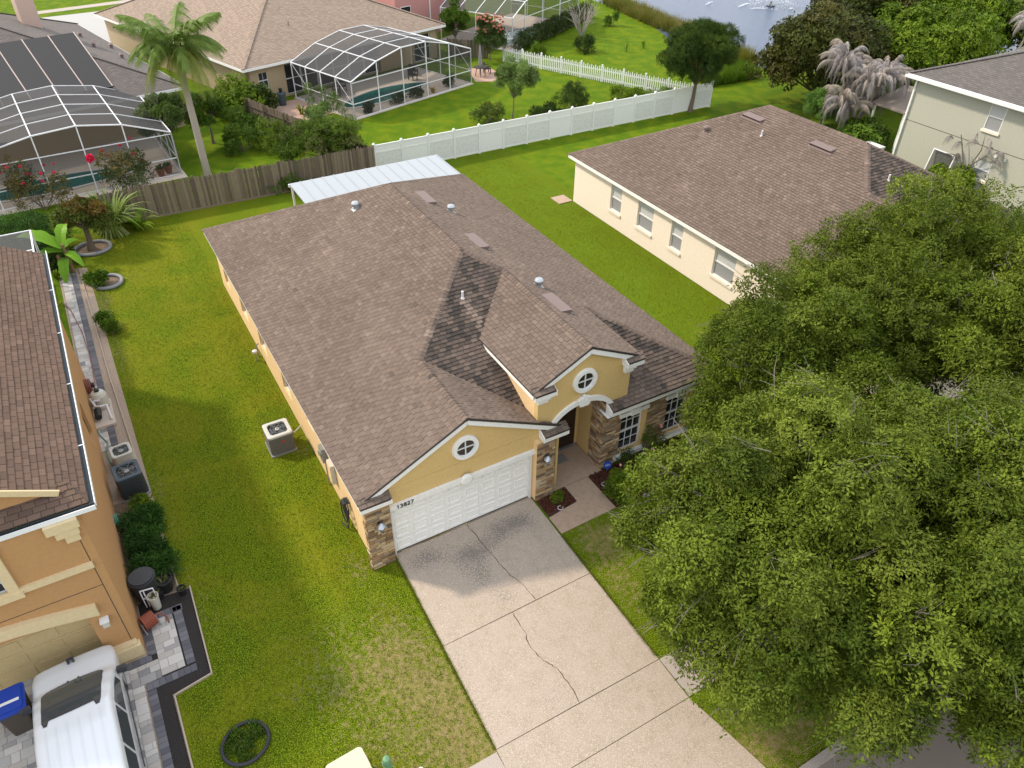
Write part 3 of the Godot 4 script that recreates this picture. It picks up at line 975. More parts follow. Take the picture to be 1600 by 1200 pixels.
# ---------------------------------------------------------------- ground, lawn, paving, water
var lawn_a := FastNoiseLite.new()
var lawn_b := FastNoiseLite.new()
func blob(x: float, z: float, cx: float, cz: float, rx: float, rz: float) -> float:
	var dx := (x - cx) / rx
	var dz := (z - cz) / rz
	return exp(-dx * dx - dz * dz)
func dry(x: float, z: float) -> float:   # where the photograph shows straw and bare soil in the lawn
	var d := blob(x, z, -1.0, 4.6, 1.5, 3.2) * 1.0 + blob(x, z, -2.6, 3.4, 1.5, 1.4) * .7 + blob(x, z, -.2, 7.0, 1.6, 1.4) * .8 + blob(x, z, -3.4, 5.2, 1.6, 1.0) * .35
	d += blob(x, z, 5.5, 4.2, .7, 2.6) * .85 + blob(x, z, 6.6, 2.6, 1.4, .7) * .8 + blob(x, z, 6.3, 10.0, 2.5, 1.0) * 1.15 + blob(x, z, 9, 4, 2.5, 2) * .6
	d += blob(x, z, -1.2, -.2, .35, .9) * .7 + blob(x, z, -1.0, -5.9, .5, .5) * .75 + blob(x, z, -5.9, -18.5, .45, 5.0) * .85 + blob(x, z, -5.6, -.6, .5, 1.4) * .55 + blob(x, z, -1.5, -12.0, .8, .8) * .3
	d += blob(x, z, -5.9, -6.5, .25, 3.0) * .5 + blob(x, z, -4.9, -22, .9, .9) * .35 + blob(x, z, -2.6, 1.6, .6, .7) * .45 + blob(x, z, 16.8, -4, .6, 2.5) * .45
	return d
func lawn_mix(x: float, z: float) -> Color:   # rgb and share of what lies over the plain grass
	var a := lawn_a.get_noise_2d(x, z)
	var b := lawn_b.get_noise_2d(x, z)
	var d := dry(x, z) * .68 + a * .22 + b * .75 - .36
	var s := clampf(d * 1.3, 0, .75)
	var straw := Color(.28, .205, .085).lerp(Color(.36, .27, .15), clampf(b * 1.6, 0, 1))
	if s > .03:
		return Color(straw.r, straw.g, straw.b, s)
	# thicker and thinner green in drifts
	var y := clampf(.22 + a * .8 + b * .5 + (.15 if z < -9 and x < 2 else 0.0), 0, .6)
	return Color(.18, .18, .006, clampf(y + (.07 * sin(x * 5.4) if x < -.7 else 0.0), 0, .6)) if x < 3.5 else Color(.11, .18, .004, y)
func ground() -> void:
	lawn_a.seed = 7; lawn_a.frequency = .35; lawn_a.fractal_octaves = 3
	lawn_b.seed = 8; lawn_b.frequency = 4.5; lawn_b.fractal_octaves = 5; lawn_b.fractal_gain = .7
	var gm := tri_map(flatm("grass_far", .86, 1, .8, .95), T.grass, 5.5, T.grass_bump, 3.0)
	gm.metallic_specular = .2
	gm.detail_enabled = true     # drifts of thinner and lusher turf
	var pn := noise_img(1024, .02, 7, 47)
	pn.convert(Image.FORMAT_L8)
	var src := pn.get_data()
	var mix := PackedByteArray()
	mix.resize(src.size() * 4)
	for i in src.size():
		var v := src[i] / 255.0
		mix[i * 4] = 122 if v > .5 else 52; mix[i * 4 + 1] = 126 if v > .5 else 92; mix[i * 4 + 2] = 16 if v > .5 else 8
		mix[i * 4 + 3] = int(255 * clampf(absf(v - .5) * 1.3, 0, .32))
	gm.detail_albedo = tex(Image.create_from_data(1024, 1024, false, Image.FORMAT_RGBA8, mix))
	gm.detail_uv_layer = BaseMaterial3D.DETAIL_UV_2
	gm.uv2_triplanar = true
	gm.uv2_world_triplanar = true
	gm.uv2_scale = Vector3.ONE / 31.0
	var b := Mb.new()
	b.quad(V(-400, -.034, 300), V(500, -.034, 300), V(500, -.034, -600), V(-400, -.034, -600))
	struct("ground", b, gm)
	# the lots round the house, with their dry patches
	var x0 := -6.9; var x1 := 20.1; var z0 := -28.3; var z1 := 11.0
	var W := 594; var H := 864
	var px := PackedByteArray()
	px.resize(W * H * 4)
	var k := 0
	for j in H:
		var z := z0 + (z1 - z0) * (j + .5) / H
		for i in W:
			var q := lawn_mix(x0 + (x1 - x0) * (i + .5) / W, z)
			px[k] = int(255 * pow(q.r, .4545)); px[k + 1] = int(255 * pow(q.g, .4545)); px[k + 2] = int(255 * pow(q.b, .4545)); px[k + 3] = int(255 * q.a)
			k += 4
	var lm := tri_map(flatm("lawn_grass", .97, .97, .9, .95), T.grass, 4.7, T.grass_bump, 3.0)
	lm.metallic_specular = .2
	lm.detail_enabled = true
	lm.detail_albedo = tex(Image.create_from_data(W, H, false, Image.FORMAT_RGBA8, px))
	lm.detail_uv_layer = BaseMaterial3D.DETAIL_UV_2
	b = Mb.new()
	b.quad(V(x0, -.03, z1), V(x1, -.03, z1), V(x1, -.03, z0), V(x0, -.03, z0))
	for p in b.v:
		b.t2.append(Vector2((p.x - x0) / (x1 - x0), (p.z - z0) / (z1 - z0)))
	b.t = b.t2
	struct("lawn", b, lm)
	# blades that stand out of the near lawn
	var tuft := Mb.new()
	for i in 5:
		var a := TAU * i / 5 + .3
		var d := V(cos(a), 0, sin(a))
		var s := V(-sin(a), 0, cos(a)) * .006
		var tip := d * (.03 + .012 * (i % 3)) + V(0, .045 + .012 * (i % 2), 0)
		tuft.tri(d * .004 - s, d * .004 + s, tip)
	var xs := []
	var cs := []
	for i in 150000:
		var x := R(-6.7, 5.0) if i % 5 > 1 else R(12.3, 19.2) if i % 5 == 0 else R(-6.7, 18.8)
		var z := 9.5 - 37.6 * pow(rng.randf(), 1.25)
		if (x > -.25 - .03 * z and x < 5.0 and z > 0) or (x > -.8 and x < 12.4 and z < .3) or (x > 4.9 and x < 12.5 and z < 1.95 and z > -1) or (x < -5.75 and z > -2.0 and z < 1.4) or x < -6.05 and z < 1.5 or (z > 6.8 and z < 8.3 and x > -8):
			continue
		var q := lawn_mix(x, z)
		var g := Color(.09, .136, .006).lerp(Color(q.r, q.g, q.b), q.a) 
		var j := R(.7, 1.35)
		xs.append(Transform3D(Basis(Vector3.UP, R(0, TAU)).scaled(V(1, R(.5, 1.1), 1) * R(.45, .85)), V(x, -.03, z)))
		cs.append(Color(g.r * j, g.g * j, g.b * j))
	for i in 4000:     # edges that creep over the paving
		var z := R(.1, 6.8)
		var x := -.02 - .033 * z - absf(rng.randfn(0, .05)) + .035 if i % 2 else 4.93 - .02 * z + absf(rng.randfn(0, .05)) - .03
		if i % 2 == 0 and z < 1.9: continue
		var j := R(.8, 1.7)
		xs.append(Transform3D(Basis(Vector3.UP, R(0, TAU)).scaled(Vector3.ONE * R(.5, 1.1)), V(x, -.025, z)))
		cs.append(Color(.13 * j, .15 * j, .015 * j))
	tag(many("grass", tuft.mesh(), M.leaf, self, xs, cs, "stuff"), "short green and straw coloured grass of the lawn round the yellow house", "grass")

	# driveway slabs, split along their cracks, with open joints
	var drive := Node3D.new()
	drive.name = "driveway"
	drive.set_meta("kind", "structure")
	add_child(drive)
	var c1 := [2.5, -.19, 2.5, .3, 2.56, 1.11, 2.63, 1.73, 2.69, 2.33, 2.85, 2.9, 2.91, 3.58]
	var c2 := [2.1, 3.615, 2.08, 4.33, 1.97, 4.83, 2.05, 5.37, 2.26, 5.73, 2.28, 6.32, 2.23, 6.855]
	var slabs := [[.0, -.19, c1, -.115, 3.608, 4.9, -.19, 4.845, 3.568], [-.12, 3.626, c2, -.235, 6.838, 4.84, 3.586, 4.82, 6.888]]
	b = Mb.new()
	b.prism(xz([.06, -.1, 4.85, -.1, 4.72, 10.8, -.2, 10.8]), flat_xf(-.026), 0)
	part("joint_bed", b, M.soil, drive)
	for s in slabs:
		var fine := []
		var half := []
		for i in range(0, s[2].size() - 2, 2):
			for q in 5:
				var t := q / 5.0
				fine.append_array([lerpf(s[2][i], s[2][i + 2], t) + (R(-.028, .028) if q else 0.0), lerpf(s[2][i + 1], s[2][i + 3], t)])
				half.append(R(.005, .02))
		fine.append_array([s[2][-2], s[2][-1]])
		half.append(.008)
		s[2] = fine
		var left := [s[0], s[1]]
		var right := []
		for i in range(0, s[2].size(), 2):
			left.append_array([s[2][i] - half[i / 2], s[2][i + 1]])
		left.append_array([s[3], s[4]])
		b = Mb.new()
		b.prism(xz(left), flat_xf(0), .1)
		part("slab", b, M.drive_concrete, drive)
		for i in range(0, s[2].size(), 2):
			right.append_array([s[2][i] + half[i / 2], s[2][i + 1]])
		right.append_array([s[7], s[8], s[5], s[6]])
		b = Mb.new()
		b.prism(xz(right), flat_xf(0), .1)
		part("slab", b, M.drive_concrete, drive)
	b = Mb.new()
	b.prism(xz([-.24, 6.856, 4.815, 6.906, 4.80, 8.15, -.30, 8.13]), flat_xf(0), .1)
	part("slab", b, M.drive_concrete, drive)
	b = Mb.new()
	b.prism(xz([-.32, 8.148, 4.80, 8.168, 5.0, 9.2, 5.3, 10.9, -.9, 10.9]), flat_xf(-.002), .1)
	part("slab", b, M.drive_concrete, drive)
	# sidewalk flags
	var walk := Node3D.new()
	walk.name = "sidewalk"
	walk.set_meta("kind", "structure")
	add_child(walk)
	for i in 14:
		for s in [-1, 1]:
			var a: float = 4.845 + i * 1.52 if s > 0 else -.27 - i * 1.52
			var e: float = a + 1.505 * s
			b = Mb.new()
			b.prism(xz([a, 6.9, e, 6.9, e, 8.14, a, 8.14]), flat_xf(.001), .1)
			part("flag", b, M.sidewalk_concrete, walk)
	b = Mb.new()
	b.box(V(5.32, -.12, 10.9), V(60, .01, 11.12)); b.box(V(-60, -.12, 10.9), V(-.92, .01, 11.12))
	struct("kerb", b, M.sidewalk_concrete)
	b = Mb.new()
	b.prism(xz([-200, 11.12, 200, 11.12, 200, 19, -200, 19]), flat_xf(-.026), 0)
	struct("road", b, M.asphalt)
	# porch floor and front walk
	b = Mb.new()
	b.prism(xz([5.6, -1.5, 7.74, -1.5, 7.74, .14, 5.6, .14]), flat_xf(.003), .1)
	struct("porch_floor", b, M.smooth_concrete)
	b = Mb.new()
	b.prism(xz([6.17, .155, 7.13, .155, 7.13, 1.78, 4.95, 1.84, 4.96, 1.08, 6.17, .92]), flat_xf(.0), .1)
	struct("front_walk", b, M.smooth_concrete)
	b = Mb.new()
	b.prism(xz([4.97, .24, 6.15, .16, 6.15, .9, 4.98, 1.06]), flat_xf(-.008), 0)
	struct("mulch_bed", b, M.mulch)
	b = Mb.new()
	b.prism(xz([7.15, .16, 7.8, .08, 12.4, .08, 12.4, 1.78, 7.15, 1.78]), flat_xf(-.008), 0)
	struct("mulch_bed", b, M.mulch)
	var chip := Mb.new()
	chip.obox(Transform3D(), V(.07, .012, .018))
	xs = []
	cs = []
	for i in 5200:
		var small := i % 6 == 0
		var x := R(5.0, 6.13) if small else R(7.18, 12.3)
		var z := R(.26, .92) if small else R(.1, 1.75)
		xs.append(Transform3D(Basis.from_euler(V(R(-.4, .4), R(0, TAU), R(-.3, .3))).scaled(Vector3.ONE * R(.6, 1.5)), V(x, R(0, .012), z)))
		var j := R(.4, 1.7)
		cs.append(Color(.075 * j, .028 * j, .018 * j))
	tag(many("bark_chips", chip.mesh(), M.chip, self, xs, cs, "stuff"), "loose reddish bark chips covering the front flower beds", "mulch")
	for i in 12:
		var e := pbox("edging_stone", V(-.17, -.06, -.06), V(.17, .05, .06), M.sidewalk_concrete, self)
		e.position = V(8.4 + i * .352, 0, 1.86 + R(-.01, .01)); e.rotation.y = R(-.03, .03)
		tag(e, "pale concrete edging stone along the front flower bed", "edging", "edging stones of the front bed")
	# lake
	b = Mb.new()
	b.prism(xz([52.5, -110, 52.2, -63.5, 51.6, -57, 50.9, -51.8, 49, -46.8, 46.7, -42.6, 44.5, -39.8, 46, -37, 49.5, -34, 54, -30, 70, -22, 160, 0, 240, -40, 200, -160]), flat_xf(-.026), 0)
	struct("lake", b, M.lake_water)
	# far street between the houses at the back
	b = Mb.new()
	b.prism(xz([-40, -70, -5, -83.0, 1.6, -83.6, 2.3, -78.7, 1.0, -66, -1.4, -62, -40, -56]), flat_xf(-.026), 0)
	struct("far_street", b, M.far_pave)
	b = Mb.new()
	b.prism(xz([-40, -72, -4.6, -86.4, 6, -88.5, 6, -87, -4.2, -85.0, -40, -70.6]), flat_xf(-.024), 0)
	struct("far_sidewalk", b, M.sidewalk_concrete)

func drive_material() -> void:   # exposed aggregate with dark mildew where the photograph shows it
	var W := 480; var H := 885   # x -1.2..5.2, z -0.2..11.6
	var px := PackedByteArray()
	px.resize(W * H * 4)
	var n := FastNoiseLite.new()
	n.seed = 12; n.frequency = 1.6; n.fractal_octaves = 5
	var g := FastNoiseLite.new()
	g.seed = 13; g.frequency = 14.0; g.fractal_octaves = 4
	var k := 0
	for j in H:
		var z := -.2 + 11.8 * (j + .5) / H
		for i in W:
			var x := -1.2 + 6.4 * (i + .5) / W
			var a := n.get_noise_2d(x, z)
			var e := g.get_noise_2d(x, z)
			var d := blob(x, z, .75, .65, .75, .45) * .9 + blob(x, z, 2.3, 1.1, .8, .42) * .95 + blob(x, z, 3.3, .75, .6, .45) * .8 + blob(x, z, 4.0, .75, .6, .35) * 1.0 + blob(x, z, 1.9, 1.9, .6, .9) * .75 + blob(x, z, 2.2, 3.1, .5, .4) * .5 + blob(x, z, 4.3, 1.6, .4, .8) * .45
			d += blob(x, z, .1, 4.3, .25, .6) * .45 + blob(x, z, 1.5, 6.4, .8, .35) * .4 + blob(x, z, 3.1, 5.0, 1.0, .4) * .28 + blob(x, z, 3.6, 7.4, 1.2, .5) * .35
			d += .22 * blob(x, z, 2.4, .2, 3.0, .35)
			var s := clampf((d * .85 + a * .45 + e * 1.0 - .28) * .9, 0, .70)
			var t := clampf(.22 + a * .7 + e * .3 + (.10 if z > 6.85 else 0.0), 0, .55)
			var q := Color(.09, .085, .08) if s > t else Color(.33, .275, .20)
			var w := maxf(s, t)
			var dot := rng.randf()     # single pebbles of the aggregate
			if dot < .16:
				q = q.lerp(Color(.13, .105, .085), .75); w = maxf(w, .5)
			elif dot > .86:
				q = q.lerp(Color(.80, .72, .63), .8 - s * .6); w = maxf(w, .5)
			px[k] = int(255 * pow(q.r, .4545)); px[k + 1] = int(255 * pow(q.g, .4545)); px[k + 2] = int(255 * pow(q.b, .4545)); px[k + 3] = int(255 * w)
			k += 4
	var m := tri_map(flatm("drive_concrete", .95, .93, .92, .92), T.concrete, 2.2, T.grit, .5)
	m.metallic_specular = .25
	m.detail_enabled = true
	m.detail_albedo = tex(Image.create_from_data(W, H, false, Image.FORMAT_RGBA8, px))
	m.detail_uv_layer = BaseMaterial3D.DETAIL_UV_2
	m.uv2_triplanar = true
	m.uv2_world_triplanar = true
	m.uv2_scale = V(1 / 6.4, 1.0, 1 / 11.8)
	m.uv2_offset = V(1.2 / 6.4, 0, .2 / 11.8)
	flatm("far_pave", .36, .35, .34, .9)

# ---------------------------------------------------------------- neighbouring houses
func cream_house() -> void:
	var h := thing("cream_house", "single storey cream stucco house with brown hip roof beyond the side lawn", "house")
	var he := 2.79
	var XL := 18.95; var XR := 33.4; var ZB := -19.2; var ZF := 4.6
	var c := roof_ctx(BROWNS)
	var xm := 26.15
	var az := -6.0     # where the main ridge ends over the front hip
	var bz := ZB + (xm - XL)
	var hr := he + .5 * (xm - XL)
	var gx := 24.0     # front wing ridge
	var hg := he + .5 * (gx - XL)
	var jz := az + (xm - gx)
	var fz := jz + (hg - he) / .5     # eave of the front hip plane
	roofplane(c, [V(XL, he, ZB), V(XL, he, ZF), V(gx, hg, ZF), V(gx, hg, jz), V(xm, hr, az), V(xm, hr, bz)])
	roofplane(c, [V(xm, hr, az), V(gx, hg, jz), V(gx + (hg - he) * 2, he, fz), V(XR, he, fz)], func(q: Vector3) -> float: return algae_and_shade(q))
	roofplane(c, [V(xm, hr, bz), V(xm, hr, az), V(XR, he, fz), V(XR, he, ZB)])
	roofplane(c, [V(XL, he, ZB), V(xm, hr, bz), V(XR, he, ZB)])
	roofplane(c, [V(gx, hg, jz), V(gx, hg, ZF), V(gx + (hg - he) * 2, he, ZF), V(gx + (hg - he) * 2, he, fz)])
	ridge(c, V(xm, hr, az), V(xm, hr, bz)); ridge(c, V(gx, hg, ZF), V(gx, hg, jz))
	ridge(c, V(gx, hg, jz), V(xm, hr, az), .05); ridge(c, V(XL, he, ZB), V(xm, hr, bz), .05); ridge(c, V(XR, he, ZB), V(xm, hr, bz), .05); ridge(c, V(XR, he, fz), V(xm, hr, az), .05)
	roof_done(c, h, func(o: Vector3) -> bool: return o.z > -2.0)
	for f in [[V(XL + .02, he - .12, ZF), V(XL + .02, he - .12, ZB)], [V(XL, he - .12, ZB + .02), V(XR, he - .12, ZB + .02)], [V(XR - .02, he - .12, ZB), V(XR - .02, he - .12, fz)]]:
		var k := Mb.new()
		k.bar(f[0], f[1], .04, .18)
		part("fascia", k, M.trim_white, h)
	pbox("soffit", V(XL + .05, he - .24, ZB + .1), V(XL + .4, he - .225, ZF - .05), M.trim_white, h)
	var wx := 19.28
	var z0 := -18.9
	var holes := []
	for k in [[-15.45, -14.5], [-13.1, -11.85], [-10.45, -9.6], [-7.35, -5.98], [-2.4, -1.2]]:
		holes.append([k[0] - z0, .93, k[1] - z0, 2.36])
	var b := Mb.new()
	wall(b, fr(V(wx, 0, z0), V(0, 0, 1)), 22.9, 2.58, .2, holes)
	part("wall", b, M.stucco_cream, h)
	for k in holes:
		var x := fr(V(wx, k[1], z0 + k[0]), V(0, 0, 1))
		var w := window(x, k[2] - k[0], k[3] - k[1], h, M.frame_white, M.pane_dark, 1, 1, .12, 1.0)
		lpart("sill", x, [-.06, -.13, -.1, k[2] - k[0] + .06, -.002, .07], M.stucco_cream, w)
	b = Mb.new()
	wall(b, fr(V(33.1, 0, z0), V(-1, 0, 0)), 13.6, 2.58, .2)
	part("wall", b, M.stucco_cream, h)
	b = Mb.new()
	wall(b, fr(V(33.1, 0, fz - .3), V(0, 0, -1)), fz - .3 - z0, 2.58, .2)
	part("wall", b, M.stucco_cream, h)
	b = Mb.new()
	wall(b, fr(V(wx + .2, 0, 4.0), V(1, 0, 0)), 9.5, 2.58, .2)
	b.prism(PackedVector2Array([Vector2(XL + .3, 2.58), Vector2(28.8, 2.58), Vector2(gx, hg - .1)]), Transform3D(Basis(), V(0, 0, 4.0)), .2)
	part("wall", b, M.stucco_cream, h)
	var n := V(-.4472, .8944, 0)
	var S := func(x: float, z: float) -> Vector3: return V(x, he + .5 * (x - XL), z)
	for q in [[25.2, -12.0], [25.15, -7.5], [23.3, -1.7]]:
		slant_vent(h, S.call(q[0], q[1]) + n * .02, V(0, 0, 1), n)
	turbine_vent(h, S.call(23.48, -13.46), n, M.vent_pink)
	pipe_vent(h, S.call(24.46, -10.64), M.pipe_white)
	var fn := func(x: float, z: float) -> Vector3: return V(x, hr - .5 * (z - az), z)
	pipe_vent(h, fn.call(25.6, -4.1), M.pipe_white)
	turbine_vent(h, fn.call(26.0, -2.9), V(0, .8944, .4472), M.vent_pink)
	tag(pbox("stepping_slab", V(18.35, -.02, -19.9), V(19.25, .02, -18.95), M.smooth_concrete, self), "small pale concrete slab at the back corner of the cream house", "slab")

func orange_house() -> void:
	var h := thing("orange_house", "two storey orange stucco house with cream trim bands and reddish shingle roof", "house")
	var he := 5.5
	var xe := -6.98
	var pal := []
	for k in BROWNS: pal.append(Color(k.r * .86, k.g * .76, k.b * .72))
	var c := roof_ctx(pal, .28, .155)
	var xm := -12.5
	var hr := he + .5 * (xe - xm)
	roofplane(c, [V(xe, he, -14.4), V(xm, hr, -14.4 + .0), V(xm, hr, -.93), V(xe, he, -.93)])
	roofplane(c, [V(2 * xm - xe, he, -14.4), V(2 * xm - xe, he, -.93), V(xm, hr, -.93), V(xm, hr, -14.4)])
	roofplane(c, [V(2 * xm - xe, he, -.56), V(xe, he, -.56), V(xe - .3, he + .31, -1.18), V(2 * xm - xe, he + .31, -1.18)])
	roofplane(c, [V(xe, he, -.56), V(xe, he, -.93), V(xe - .19, he + .187, -.93)])
	ridge(c, V(xm, hr, -.93), V(xm, hr, -14.4))
	roof_done(c, h)
	var k := Mb.new()
	var gw := Mb.new()
	gw.prism(PackedVector2Array([Vector2(2 * xm - xe + .5, he), Vector2(xe - .5, he), Vector2(xe - .5, he + .2), Vector2(xm, hr - .06), Vector2(2 * xm - xe + .5, he + .2)]), Transform3D(Basis(), V(0, 0, -1.0)), .15)
	part("gable_wall", gw, M.stucco_orange, h)
	k.bar(V(xe - .5, he + .26, -.9), V(xm, hr + .01, -.9), .05, .16)
	part("rake_board", k, M.stucco_trim, h)
	# gutter: a real trough along the side and round the front
	for g in [[V(xe + .02, he - .07, -14.6), V(xe + .02, he - .07, -.5), V(1, 0, 0)], [V(2 * xm - xe, he - .07, -.52), V(xe + .13, he - .07, -.52), V(0, 0, 1)]]:
		var o: Vector3 = g[2]
		var tr := Mb.new()
		tr.bar(g[0] + o * .05 - V(0, .05, 0), g[1] + o * .05 - V(0, .05, 0), .11, .012)
		tr.bar(g[0], g[1], .012, .12)
		part("gutter_trough", tr, M.gunmetal, h)
		tr = Mb.new()
		tr.bar(g[0] + o * .115, g[1] + o * .115, .022, .13)
		part("gutter_lip", tr, M.white_metal, h)
	for z in [-11.5, -8.6, -5.7, -2.8]:
		pbox("gutter_strap", V(xe + .0, he - .01, z), V(xe + .12, he + .0, z + .03), M.white_metal, h)
	pbox("soffit", V(-7.43, he - .16, -14.4), V(xe + .01, he - .145, -.6), M.stucco_trim, h)
	# side wall and front wall
	var b := Mb.new()
	var sw := [[2.2, 3.6, 3.2, 4.8], [6.0, 3.6, 6.8, 4.8], [9.8, 3.6, 10.8, 4.8], [5.0, 1.0, 6.1, 2.4]]
	wall(b, fr(V(-7.45, 0, -14.4), V(0, 0, 1)), 13.95, 5.36, .2, sw)
	part("wall", b, M.stucco_orange, h).set_meta("label", "long orange side wall facing the lawn")
	for q in sw:
		var x := fr(V(-7.45, q[1], -14.4 + q[0]), V(0, 0, 1))
		var w := window(x, q[2] - q[0], q[3] - q[1], h, M.frame_white, M.pane_dark, 1, 1, .1)
		lpart("sill", x, [-.1, -.14, -.1, q[2] - q[0] + .1, -.002, .1], M.stucco_orange, w)
	lpart("belt_course", fr(V(-7.45, 2.75, -14.4), V(0, 0, 1)), [0, 0, .0, 13.94, .08, .03], M.stucco_orange, h)
	b = Mb.new()
	wall(b, fr(V(-18, 0, -.45), V(1, 0, 0)), 10.548, 5.36, .2, [[5.0, -.01, 9.9, 2.15], [7.6, 3.75, 8.78, 5.0]])
	part("wall", b, M.stucco_orange, h)
	b = Mb.new()
	wall(b, fr(V(-8.1, 0, -1.1), V(0, 0, 1)), .45, 2.3, .1)
	part("door_jamb", b, M.stucco_sunlit_tint, h)
	# garage door of wide cream sections under an arched trim
	var door := Node3D.new()
	door.name = "garage_door"
	h.add_child(door)
	for r in 4:
		lpart("section", Transform3D(), [-13.2, .01 + r * .56, -.98, -8.06, .56 + r * .56, -.93], M.door_tan, door)
		for q in 6:
			lpart("panel", Transform3D(), [-13.05 + q * .85, .1 + r * .56, -.93, -12.35 + q * .85, .46 + r * .56, -.915], M.door_tan, door)
	for q in 6:
		lpart("slot_window", Transform3D(), [-13.05 + q * .85, 2.0, -.915, -12.4 + q * .85, 2.1, -.9], M.black, door)
	b = Mb.new()
	var arch := PackedVector2Array()
	for i in 13:
		var t := i / 12.0
		arch.append(Vector2(-13.4 + 5.6 * t, 2.02 + .42 * sin(PI * t)))
	for i in 13:
		var t := 1 - i / 12.0
		arch.append(Vector2(-13.4 + 5.6 * t, 2.36 + .42 * sin(PI * t)))
	b.prism(arch, Transform3D(Basis(), V(0, 0, -.30)), .15)
	part("arch_trim", b, M.stucco_trim, h)
	lpart("trim_band", Transform3D(), [-18, 3.62, -.45, -7.43, 3.80, -.37], M.stucco_trim, h)
	lpart("groove", Transform3D(), [-18, 2.88, -.452, -7.46, 2.9, -.446], M.drip_edge, h)
	lpart("corner_line", Transform3D(), [-7.462, .5, -.46, -7.445, 5.2, -.444], M.drip_edge, h)
	var wx := fr(V(-10.4, 3.75, -.45), V(1, 0, 0))
	var w := window(wx, 1.18, 1.25, h, M.frame_white, M.pane_dark, 2, 2, .08)
	for q in [[-.2, -.02, .0, -.002, 1.45, .09], [1.182, -.02, .0, 1.4, 1.45, .09], [-.2, 1.252, .0, 1.4, 1.45, .092], [-.24, -.22, .0, 1.44, -.02, .12]]:
		lpart("surround", wx, q, M.stucco_trim, w)
	b = Mb.new()
	b.box(V(-8.0, 5.1, -.45), V(-7.3, 5.36, -.3)); b.box(V(-7.85, 4.88, -.45), V(-7.36, 5.1, -.33)); b.box(V(-7.7, 4.66, -.45), V(-7.4, 4.88, -.36))
	part("stepped_corbel", b, M.stucco_trim, h)
	b = Mb.new()
	b.box(V(-8.1, -.03, -.45), V(-7.28, .42, -.22)); b.box(V(-8.1, .42, -.45), V(-7.34, .5, -.28))
	part("pier_base", b, M.stucco_trim, h)
	b = Mb.new()
	b.tube([V(-7.38, 0, -.5), V(-7.38, 5.2, -.5)], [.045, .045], 8)
	part("downspout", b, M.stucco_orange, h)
	b = Mb.new()
	wall(b, fr(V(-7.45, 0, -14.4), V(-1, 0, 0)), 10, 5.36, .2)
	part("wall", b, M.stucco_orange, h)
	var l := thing("wall_lantern", "white box lantern on the orange wall beside the cream garage door", "wall lamp", V(-7.78, 1.62, -.45), 0, "")
	pbox("back_plate", V(-.07, -.12, 0), V(.07, .14, .03), M.frame_white, l)
	b = Mb.new()
	b.box(V(-.08, -.1, .03), V(.08, .1, .18))
	part("glass", b, M.ac_cream, l)
	pbox("cap", V(-.11, .1, .01), V(.11, .15, .21), M.frame_white, l)

func hip_roof(x0: float, x1: float, z0: float, z1: float, he: float, m: Material, parent: Node, x: Transform3D, pitch := .42) -> void:   # far roof, tab pattern printed
	var b := Mb.new()
	var w := minf(x1 - x0, z1 - z0) / 2
	var hr := he + w * pitch
	var a: Vector3; var e: Vector3
	if x1 - x0 > z1 - z0:
		a = V(x0 + w, hr, (z0 + z1) / 2); e = V(x1 - w, hr, (z0 + z1) / 2)
	else:
		a = V((x0 + x1) / 2, hr, z1 - w); e = V((x0 + x1) / 2, hr, z0 + w)
	var fl := V(x0, he, z1); var frr := V(x1, he, z1); var bl := V(x0, he, z0); var br := V(x1, he, z0)
	var faces := [[fl, frr, e, a], [br, bl, a, e], [frr, br, e], [bl, fl, a]] if x1 - x0 > z1 - z0 else [[fl, frr, a], [br, bl, e], [frr, br, e, a], [bl, fl, a, e]]
	for f in faces:
		var nn: Vector3 = (f[1] - f[0]).cross(f[2] - f[0]).normalized()
		var u: Vector3 = (f[1] - f[0]).normalized()
		var up := nn.cross(u)
		var tris := [[0, 1, 2], [0, 2, 3]] if f.size() == 4 else [[0, 1, 2]]
		for t in tris:
			b.tri(x * f[t[0]], x * f[t[1]], x * f[t[2]])
			for i in [t[0], t[2], t[1]]:
				var d: Vector3 = f[i] - f[0]
				b.t.append(Vector2(d.dot(u) / 5.0, -d.dot(up) / 5.0))
	part("roof", b, m, parent)
	var k := Mb.new()
	for s in [[fl, frr], [frr, br], [br, bl], [bl, fl]]:
		k.bar(x * (s[0] - V(0, .1, 0)), x * (s[1] - V(0, .1, 0)), .06, .18)
	part("fascia", k, M.trim_white, parent)
	k = Mb.new()
	for s in [[fl, a], [bl, a if x1 - x0 > z1 - z0 else e], [frr, e if x1 - x0 > z1 - z0 else a], [br, e], [a, e]]:
		k.bar(x * (s[0] + V(0, .03, 0)), x * (s[1] + V(0, .03, 0)), .25, .05)
	for i in k.v.size(): k.t.append(Vector2(k.v[i].x, k.v[i].z) * .2)
	part("ridge_caps", k, m, parent)

